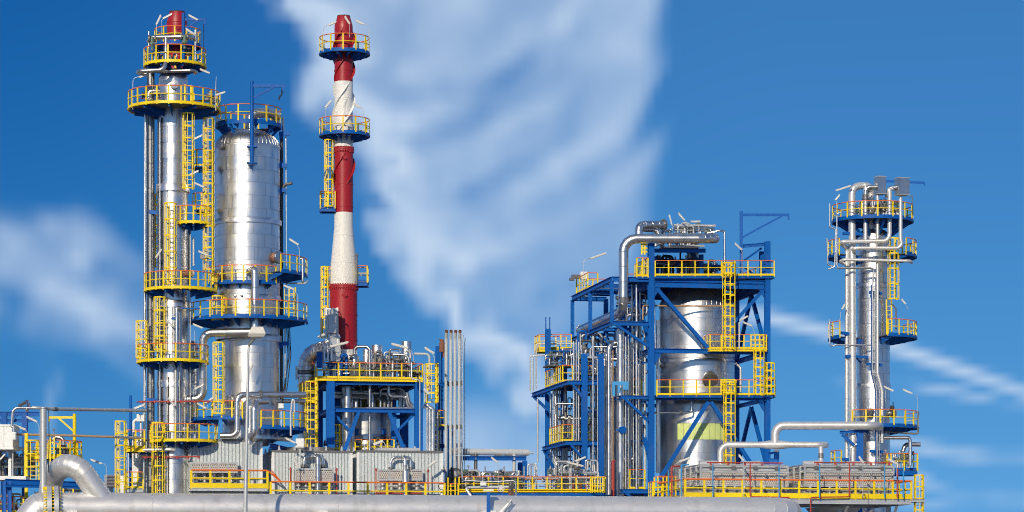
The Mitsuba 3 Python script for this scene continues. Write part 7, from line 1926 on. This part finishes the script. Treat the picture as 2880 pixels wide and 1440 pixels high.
for k_ in range(5):
    q_ = dk0 + (dke - dk0) * (0.06 + 0.22 * k_) + VD * 2
    part(dl, 'leg', MB().ibeam(q_ * [1, 1, 0], q_ - Zv * 0.5, 0.3, 0.3), 'galvanised')
    part(dl, 'knee_brace', MB().bar(q_ - VD * 1.8 - Zv * 0.5, q_ - Zv * 2.0, 0.14), 'galvanised')
fg = thing('fan_ring', 'round fan shroud under the right air cooler deck', 'fan')
fc = onk(2370, 1402, 0) + VD * 2.2 - Zv * 0.6
part(fg, 'shroud', MB().lathe([(1.75, -1.6), (1.68, -0.6), (1.62, -0.3), (1.9, 0.0)], fc, 40), 'galvanised')
part(fg, 'rim', MB().lathe([(1.70, -0.75), (1.78, -0.75), (1.78, -0.65), (1.68, -0.65)], fc, 40), 'cast')
part(fg, 'hub', MB().lathe([(0.01, -1.2), (0.3, -1.2), (0.3, -0.9), (0.01, -0.85)], fc, 20), 'cast')
for k_ in range(6):
    d_ = rad_dir(60 * k_ + 12); s_ = np.cross(Zv, d_)
    part(fg, 'blade', MB().plate([fc + d_ * 0.28 - s_ * 0.12 - Zv * 1.0, fc + d_ * 1.55 - s_ * 0.16 - Zv * 1.02, fc + d_ * 1.55 + s_ * 0.16 - Zv * 1.1, fc + d_ * 0.28 + s_ * 0.12 - Zv * 1.15], 0.03, Zv), 'cast')
ladder('yellow caged ladder at the right end of the long cooler deck', pt(2583, 1500, 193.5), pt(2583, 1337, 193.5), 0.5, [0, -1, 0], True, 0.72, 0.0, cage_r=0.30)
s3 = pt(2566, 1402, 192.8)
deck('little grey landing at the head of the right end ladder', [s3, hit(2600, s3, UA), hit(2600, s3, UA) + VD * 1.2, s3 + VD * 1.2], [], edge=0.18, beam_mat='galvanised', joists=False)
s4 = pt(1836, 1402, 196.5)
deck('small yellow railed landing at the near foot of the reactor frame', [s4, hit(1886, s4, UA), hit(1886, s4, UA) + VD * 1.2, s4 + VD * 1.2], [(0, 1), (3, 0)], edge=0.2, beam_mat='yellow', every=0.55, h=1.15, joists=False, mids=2)
s5 = pt(1850, 1400, 198.5)
deck('yellow railed gallery before the reactor skirt left of the coolers', [s5, hit(1925, s5, UA), hit(1925, s5, UA) + VD * 1.0, s5 + VD * 1.0], [(3, 2), (0, 1)], edge=0.2, every=0.75, h=1.5, joists=False)
for k_, (x_, y0_, m_, r_) in enumerate(((2005, 1304, 'light_blue', 1.7), (2191, 1304, 'light_blue', 1.7), (2305, 1306, 'light_blue', 1.7), (2488, 1306, 'light_blue', 1.7), (1889, 1312, 'hydrant_red', 2.6), (1916, 1308, 'light_blue', 2.0), (1880, 1322, 'light_blue', 1.6), (2541, 1312, 'light_blue', 2.0), (2524, 1318, 'hydrant_red', 2.4))):
    labs = ('light blue upright at the left of the near air cooler', 'light blue upright at the right of the near air cooler', 'light blue upright at the left of the far right air cooler', 'light blue upright at the right of the far right air cooler', 'red fire water standpipe before the reactor foot', 'light blue hooked upright left of the near air cooler', 'thin light blue upright at the reactor foot', 'light blue upright under the right foot platform', 'red standpipe at the right end of the cooler deck')
    pipe('standpipe', labs[k_], [pt(x_, 1400, YK - 1.9 + 0.19 * (x_ - 1969) / 41)] + [pt(x_, y0_, YK - 1.9 + 0.19 * (x_ - 1969) / 41)] + ([pt(x_ + 22, y0_ - 1, YK - 1.9)] if k_ in (4, 5) else []), mm(r_, YK), m_)
for k_, (x0, x1, xd, x2, y2, lab_) in enumerate(((1989, 2202, 2110, 2220, 1406, 'red sprinkler pipe over the near air cooler with its riser through the rail'), (2290, 2510, 2389, 2280, 1440, 'red sprinkler pipe over the far right air cooler with its riser through the rail'))):
    t_ = thing('sprinkler_pipe', lab_, 'pipe')
    o_ = 1.75
    part(t_, 'top_run', MB().tube([onk(x0, 1301, o_), onk(x1, 1302, o_)], 0.045, 8), 'hydrant_red')
    part(t_, 'riser', MB().tube(fillet([onk(xd, 1302, o_), onk(xd, 1397, o_), onk(x2, 1399, o_), onk(x2, y2, o_)], 0.12), 0.045, 8), 'hydrant_red')
    for x_ in np.linspace(x0 + 10, x1 - 10, 5):
        part(t_, 'nozzle', MB().lathe([(0.01, -0.12), (0.09, -0.1), (0.05, 0.04), (0.01, 0.06)], onk(x_, 1304, o_), 8), 'hydrant_red')
for lab_, (x_, y_), a_, pole_, L_ in (
    ('tube lamp on a bent grey pole at the left end of the coolers', (1926, 1294), 20, [(1894, 1400), (1894, 1318), (1902, 1304), (1912, 1299)], 0.8),
    ('short tube lamp on a straight pole before the near air cooler', (2084, 1288), -50, [(2090, 1400), (2091, 1302), (2088, 1296)], 0.5),
    ('short tube lamp on a straight pole before the far right air cooler', (2421, 1293), -55, [(2427, 1400), (2427, 1308), (2424, 1300)], 0.5),
    ('tube lamp slanting at the right end of the far right air cooler', (2510, 1299), -26, [(2522, 1340), (2522, 1310), (2518, 1304)], 0.75),
):
    tube_lamp(lab_, pt(x_, y_, YK - 1.6), a_, L_, [pt(x, y, YK - 1.6) for x, y in pole_], size=0.8)
for k_, x_ in enumerate((2094, 2430)):
    solo('cable_coil', MB().tube([onk(x_ + 5 * math.cos(g), 1396 + 5 * math.sin(g), 1.62) for g in np.linspace(0, 5.6, 14)], 0.022, 5), 'black', ('black cable coil on the rail before the near air cooler', 'black cable coil on the rail before the far right air cooler')[k_], 'cable')

# ================================================================ the low deck between the heater and the module
YM = 194.5
m0 = pt(1291, 1382, YM)
onm = lambda x, y, o=0.0: (lambda q: np.array([q[0], q[1], zz(y, q[1])]))(hit(x, m0 - VD * o, UA))
lowd = deck('low blue deck with yellow and orange rails between heater frame and module', [onm(1291, 1382), onm(1702, 1382), onm(1702, 1382) + VD * 4.5, onm(1291, 1382) + VD * 4.5], [(0, 1), (3, 2)], edge=0.36, every=1.05, h=1.0, wide=0.09)
part(lowd, 'kick_rail', MB().tube([onm(1291, 1377, 0.1), onm(1690, 1377, 0.1)], 0.05, 6).tube([onm(1291, 1383, 0.1), onm(1690, 1383, 0.1)], 0.05, 6), 'yellow')
for k_ in range(4):
    q_ = onm(1310 + 120 * k_, 1390, -1.5)
    part(lowd, 'leg', MB().ibeam(q_ * [1, 1, 0], q_ - Zv * 0.3, 0.3, 0.3), 'blue')
dr_ = thing('header_drum', 'long grey header drum lying on the blue trestle at the lower middle', 'drum')
q0, q1 = onm(1262, 1270, -5.5), onm(1484, 1273, -5.5)
part(dr_, 'body', MB().tube([q0, q1, q1 + UD * 0.12], [mm(9.3, 200)] * 2 + [mm(7, 200)], 20), 'grey_paint')
part(dr_, 'end_neck', MB().cyl(q1 + UD * 0.1, q1 + UD * 0.36, 0.055, 10), 'grey_paint')
part(dr_, 'end_flange', MB().cyl(q1 + UD * 0.33, q1 + UD * 0.40, 0.13, 12), 'grey_paint')
part(dr_, 'elbow_leg', MB().tube(fillet([onm(1446, 1276, -5.3), onm(1446, 1330, -5.3), onm(1446, 1333, -5.0), onm(1400, 1333, -5.0)], 0.35), mm(5.2), 14), 'grey_paint')
part(dr_, 'elbow_leg', MB().tube(fillet([onm(1338, 1276, -5.3), onm(1338, 1334, -5.3), onm(1315, 1334, -5.3)], 0.3), mm(5), 14), 'cast')
part(dr_, 'cross_line', MB().tube(fillet([onm(1300, 1331, -4.8), onm(1390, 1332, -4.8), onm(1452, 1330, -4.8)], 0.3), mm(5.0), 14), 'cast')
for x_ in (1335, 1402, 1430):
    part(dr_, 'saddle', MB().box(onm(x_, 1282.5, -5.5), 0.5, 0.4, 0.12, ROTR), 'cast')
tr_ = thing('pipe_trestle', 'blue trestle under the long grey header drum', 'steel frame')
beam(tr_, onm(1282, 1289, -5.2), onm(1480, 1289, -5.2), 0.3, 0.30)
beam(tr_, onm(1282, 1289, -7.4), onm(1480, 1289, -7.4), 0.3, 0.30)
for x_, o_ in ((1476, -5.2), (1463, -7.4), (1291, -5.2), (1291, -7.4)):
    q_ = onm(x_, 1289, o_) * [1, 1, 0]
    column(tr_, q_[0], q_[1], 0, zz(1294, YM + 5), 0.3, 0.3, rot=ROTR)
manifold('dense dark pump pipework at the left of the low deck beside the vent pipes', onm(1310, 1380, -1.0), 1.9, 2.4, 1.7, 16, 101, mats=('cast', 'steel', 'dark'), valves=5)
manifold('grey valves and short risers in the middle of the low deck', onm(1372, 1380, -1.0), 3.0, 2.2, 1.45, 18, 102, valves=6)
manifold('pipework with small risers at the blue trestle end on the low deck', onm(1440, 1380, -1.0), 2.0, 2.0, 1.6, 12, 103, valves=4)
manifold('bright crowded valves and thin pipes at the right end of the low deck', onm(1630, 1380, -0.8), 2.8, 2.2, 2.3, 26, 104, mats=('alu_pipe', 'alu_pipe', 'alu_pipe', 'galvanised', 'galvanised', 'galvanised', 'steel'), valves=8, r=(0.04, 0.09))
manifold('few thin white pipes in the open part of the low deck', onm(1525, 1380, -1.2), 2.4, 1.6, 1.9, 6, 105, mats=('galvanised', 'alu_pipe'), r=(0.04, 0.07), valves=2)
pipe('process_pipe', 'slim silver pipe arched over the valves of the low deck', [onm(1358, 1372, -0.4), onm(1358, 1335, -0.4), onm(1366, 1328, -0.4), onm(1378, 1330, -0.4), onm(1382, 1372, -0.4)], 0.1, 'alu_pipe', bend=0.3)
for k_, (x_, y_) in enumerate(((1364, 1312), (1418, 1312), (1474, 1312))):
    pipe('standpipe', ('left thin grey standpipe on the low deck', 'middle thin grey standpipe on the low deck', 'right pale standpipe at the trestle end on the low deck')[k_], [onm(x_, 1380, -1.8), onm(x_, y_, -1.8)], mm((2.2, 2.4, 2.6)[k_]), ('steel', 'steel', 'alu_pipe')[k_])
gq = thing('pressure_gauge', 'round pressure gauge standing over the pump pipework of the low deck', 'gauge')
part(gq, 'dial', MB().cyl(onm(1317, 1312, -0.6), onm(1317, 1312, -0.5), 0.08, 14), 'cast')
part(gq, 'stem', MB().cyl(onm(1317, 1314, -0.6), onm(1317, 1345, -0.6), 0.02, 6), 'steel')
# lines in front of the deck
pipe('process_pipe', 'silver pipe level along the front of the low deck, dropping at its right end', [pt(1299, 1300, YM - 1.8), pt(1300, 1346, YM - 1.8), pt(1304, 1352, YM - 1.8), pt(1380, 1355, YM - 1.8), pt(1450, 1352, YM - 1.8), pt(1452, 1402, YM - 1.8)], mm(2.8, YM), 'steel', bend=0.2)
wv = thing('valve_pipe', 'silver pipe with a round hand wheel bending down in front of the low deck', 'pipe')
part(wv, 'run', MB().tube(fillet([pt(1334, 1410, YM - 3.2), pt(1311, 1375, YM - 3.0), pt(1316, 1371, YM - 2.9), pt(1440, 1370, YM - 2.6)], 0.35), mm(4.2, YM), 14), 'silver_paint')
w_ = MB()
wc = pt(1409, 1374, YM - 3.4)
w_.tube([wc + np.array([math.cos(g), 0.05, math.sin(g)]) * mm(9, YM) for g in np.linspace(0, 2 * math.pi, 19)[:-1]], 0.035, 6, closed=True)
for g in (0.3, 1.35, 2.4):
    e_ = np.array([math.cos(g), 0, math.sin(g)]) * mm(9, YM)
    w_.bar(wc - e_, wc + e_, 0.05)
hw = part(wv, 'hand_wheel', w_, 'galvanised')
part(wv, 'stem', MB().cyl(wc, wc + [0, 0.7, 0.05], 0.05, 8), 'cast')
part(wv, 'plate', MB().box(pt(1359, 1361, YM - 3.1), mm(17, YM), 0.08, mm(9, YM)), 'white_panel')
va = thing('drain_valve', 'rusty valve column with hand wheels over the pipeline at the lower middle', 'valve')
for y_ in (1368, 1392):
    valve(va, pt(1437, y_, YM - 4.0), Zv, 0.12, mat='rust' if y_ > 1380 else 'cast', side=[0.3, -1, 0])
part(va, 'run', MB().tube([pt(1437, 1355, YM - 4.0), pt(1437, 1403, YM - 4.0)], 0.07, 10), 'cast')
part(va, 'thin_line', MB().tube(fillet([pt(1437, 1403, YM - 4.0), pt(1436, 1408, 179.6), pt(1395, 1455, 179.5)], 0.15), mm(2.0, 180), 8), 'alu_pipe')
bp = thing('stanchion', 'blue stanchion with a white cap plate before the pipeline', 'post')
sq = onp(1373.5, 1380, RP + 0.55)
part(bp, 'post', MB().ibeam(sq * [1, 1, 0], sq * [1, 1, 0] + Zv * zz(1384, sq[1]), mm(10, sq[1]), 0.24, 0.03, [0, -1, 0]), 'blue')
part(bp, 'cap', MB().box(sq * [1, 1, 0] + Zv * zz(1379, sq[1]), mm(26, sq[1]), 0.5, mm(4.5, sq[1]), ROTR), 'white_panel')
pipe('small_bore_pipe', 'thin white pipe slanting across the face of the pipeline', [pt(1440, 1403, 179.4), pt(1404, 1455, 179.3)], 0.05, 'galvanised')
cg = onm(1680, 1382, 0.2)
cgl = thing('ladder_cage', 'round yellow ladder cage at the right end of the low deck', 'ladder')
for k_ in range(9):
    a_ = math.radians(180 + 22.5 * k_)
    p_ = cg + np.array([math.cos(a_), math.sin(a_), 0]) * 0.48
    part(cgl, 'bar', MB().bar(p_ - Zv * 0.1, p_ + Zv * 1.0, 0.06, 0.04), 'yellow')
for z_ in (0.0, 0.35, 0.95):
    part(cgl, 'hoop', MB().tube([cg + Zv * z_ + rad_dir(a) * 0.48 for a in range(180, 361, 15)], 0.04, 6), 'yellow')
for lab_, (x_, y_), a_, pole_, L_ in (
    ('tube lamp on a yellow sleeved pole over the low deck', (1390, 1294), -38, [(1401, 1382), (1401, 1310), (1398, 1301)], 0.55),
    ('black tube lamp hanging at the thin pale riser left of the module', (1508, 1312), -80, [(1510, 1340), (1510, 1322)], 0.45),
    ('upper long tube lamp at the foot of the far module', (1633, 1292), 22, [(1608, 1380), (1608, 1306), (1614, 1301)], 0.8),
    ('lower long tube lamp at the foot of the far module', (1617, 1306), -14, [(1650, 1380), (1650, 1320), (1642, 1312)], 1.2),
):
    tube_lamp(lab_, onm(x_, y_, 0.3), a_, L_, [onm(x, y, 0.3) for x, y in pole_], size=0.75)
ladder('yellow ladder behind the vent pipes at the lower middle', onm(1270, 1420, 0.4), onm(1270, 1343, 0.4), 0.5, -VD, False)
deck('short yellow railed walk behind the lower ends of the vent pipes', [onm(1246, 1400, 0.2), onm(1289, 1400, 0.2), onm(1289, 1400, -0.8), onm(1246, 1400, -0.8)], [(0, 1)], edge=0.2, every=0.5, h=0.95, joists=False, beam_mat='yellow')

for k_, x_ in enumerate((1612, 1648)):
    pipe('spray_pipe', ('left thin red pipe loop among the bright valves of the low deck', 'right thin red pipe loop among the bright valves of the low deck')[k_], [onm(x_, 1380, -0.5), onm(x_, 1362, -0.5), onm(x_ + 22, 1362, -0.5), onm(x_ + 22, 1380, -0.5)], 0.045, 'hydrant_red', bend=0.12)
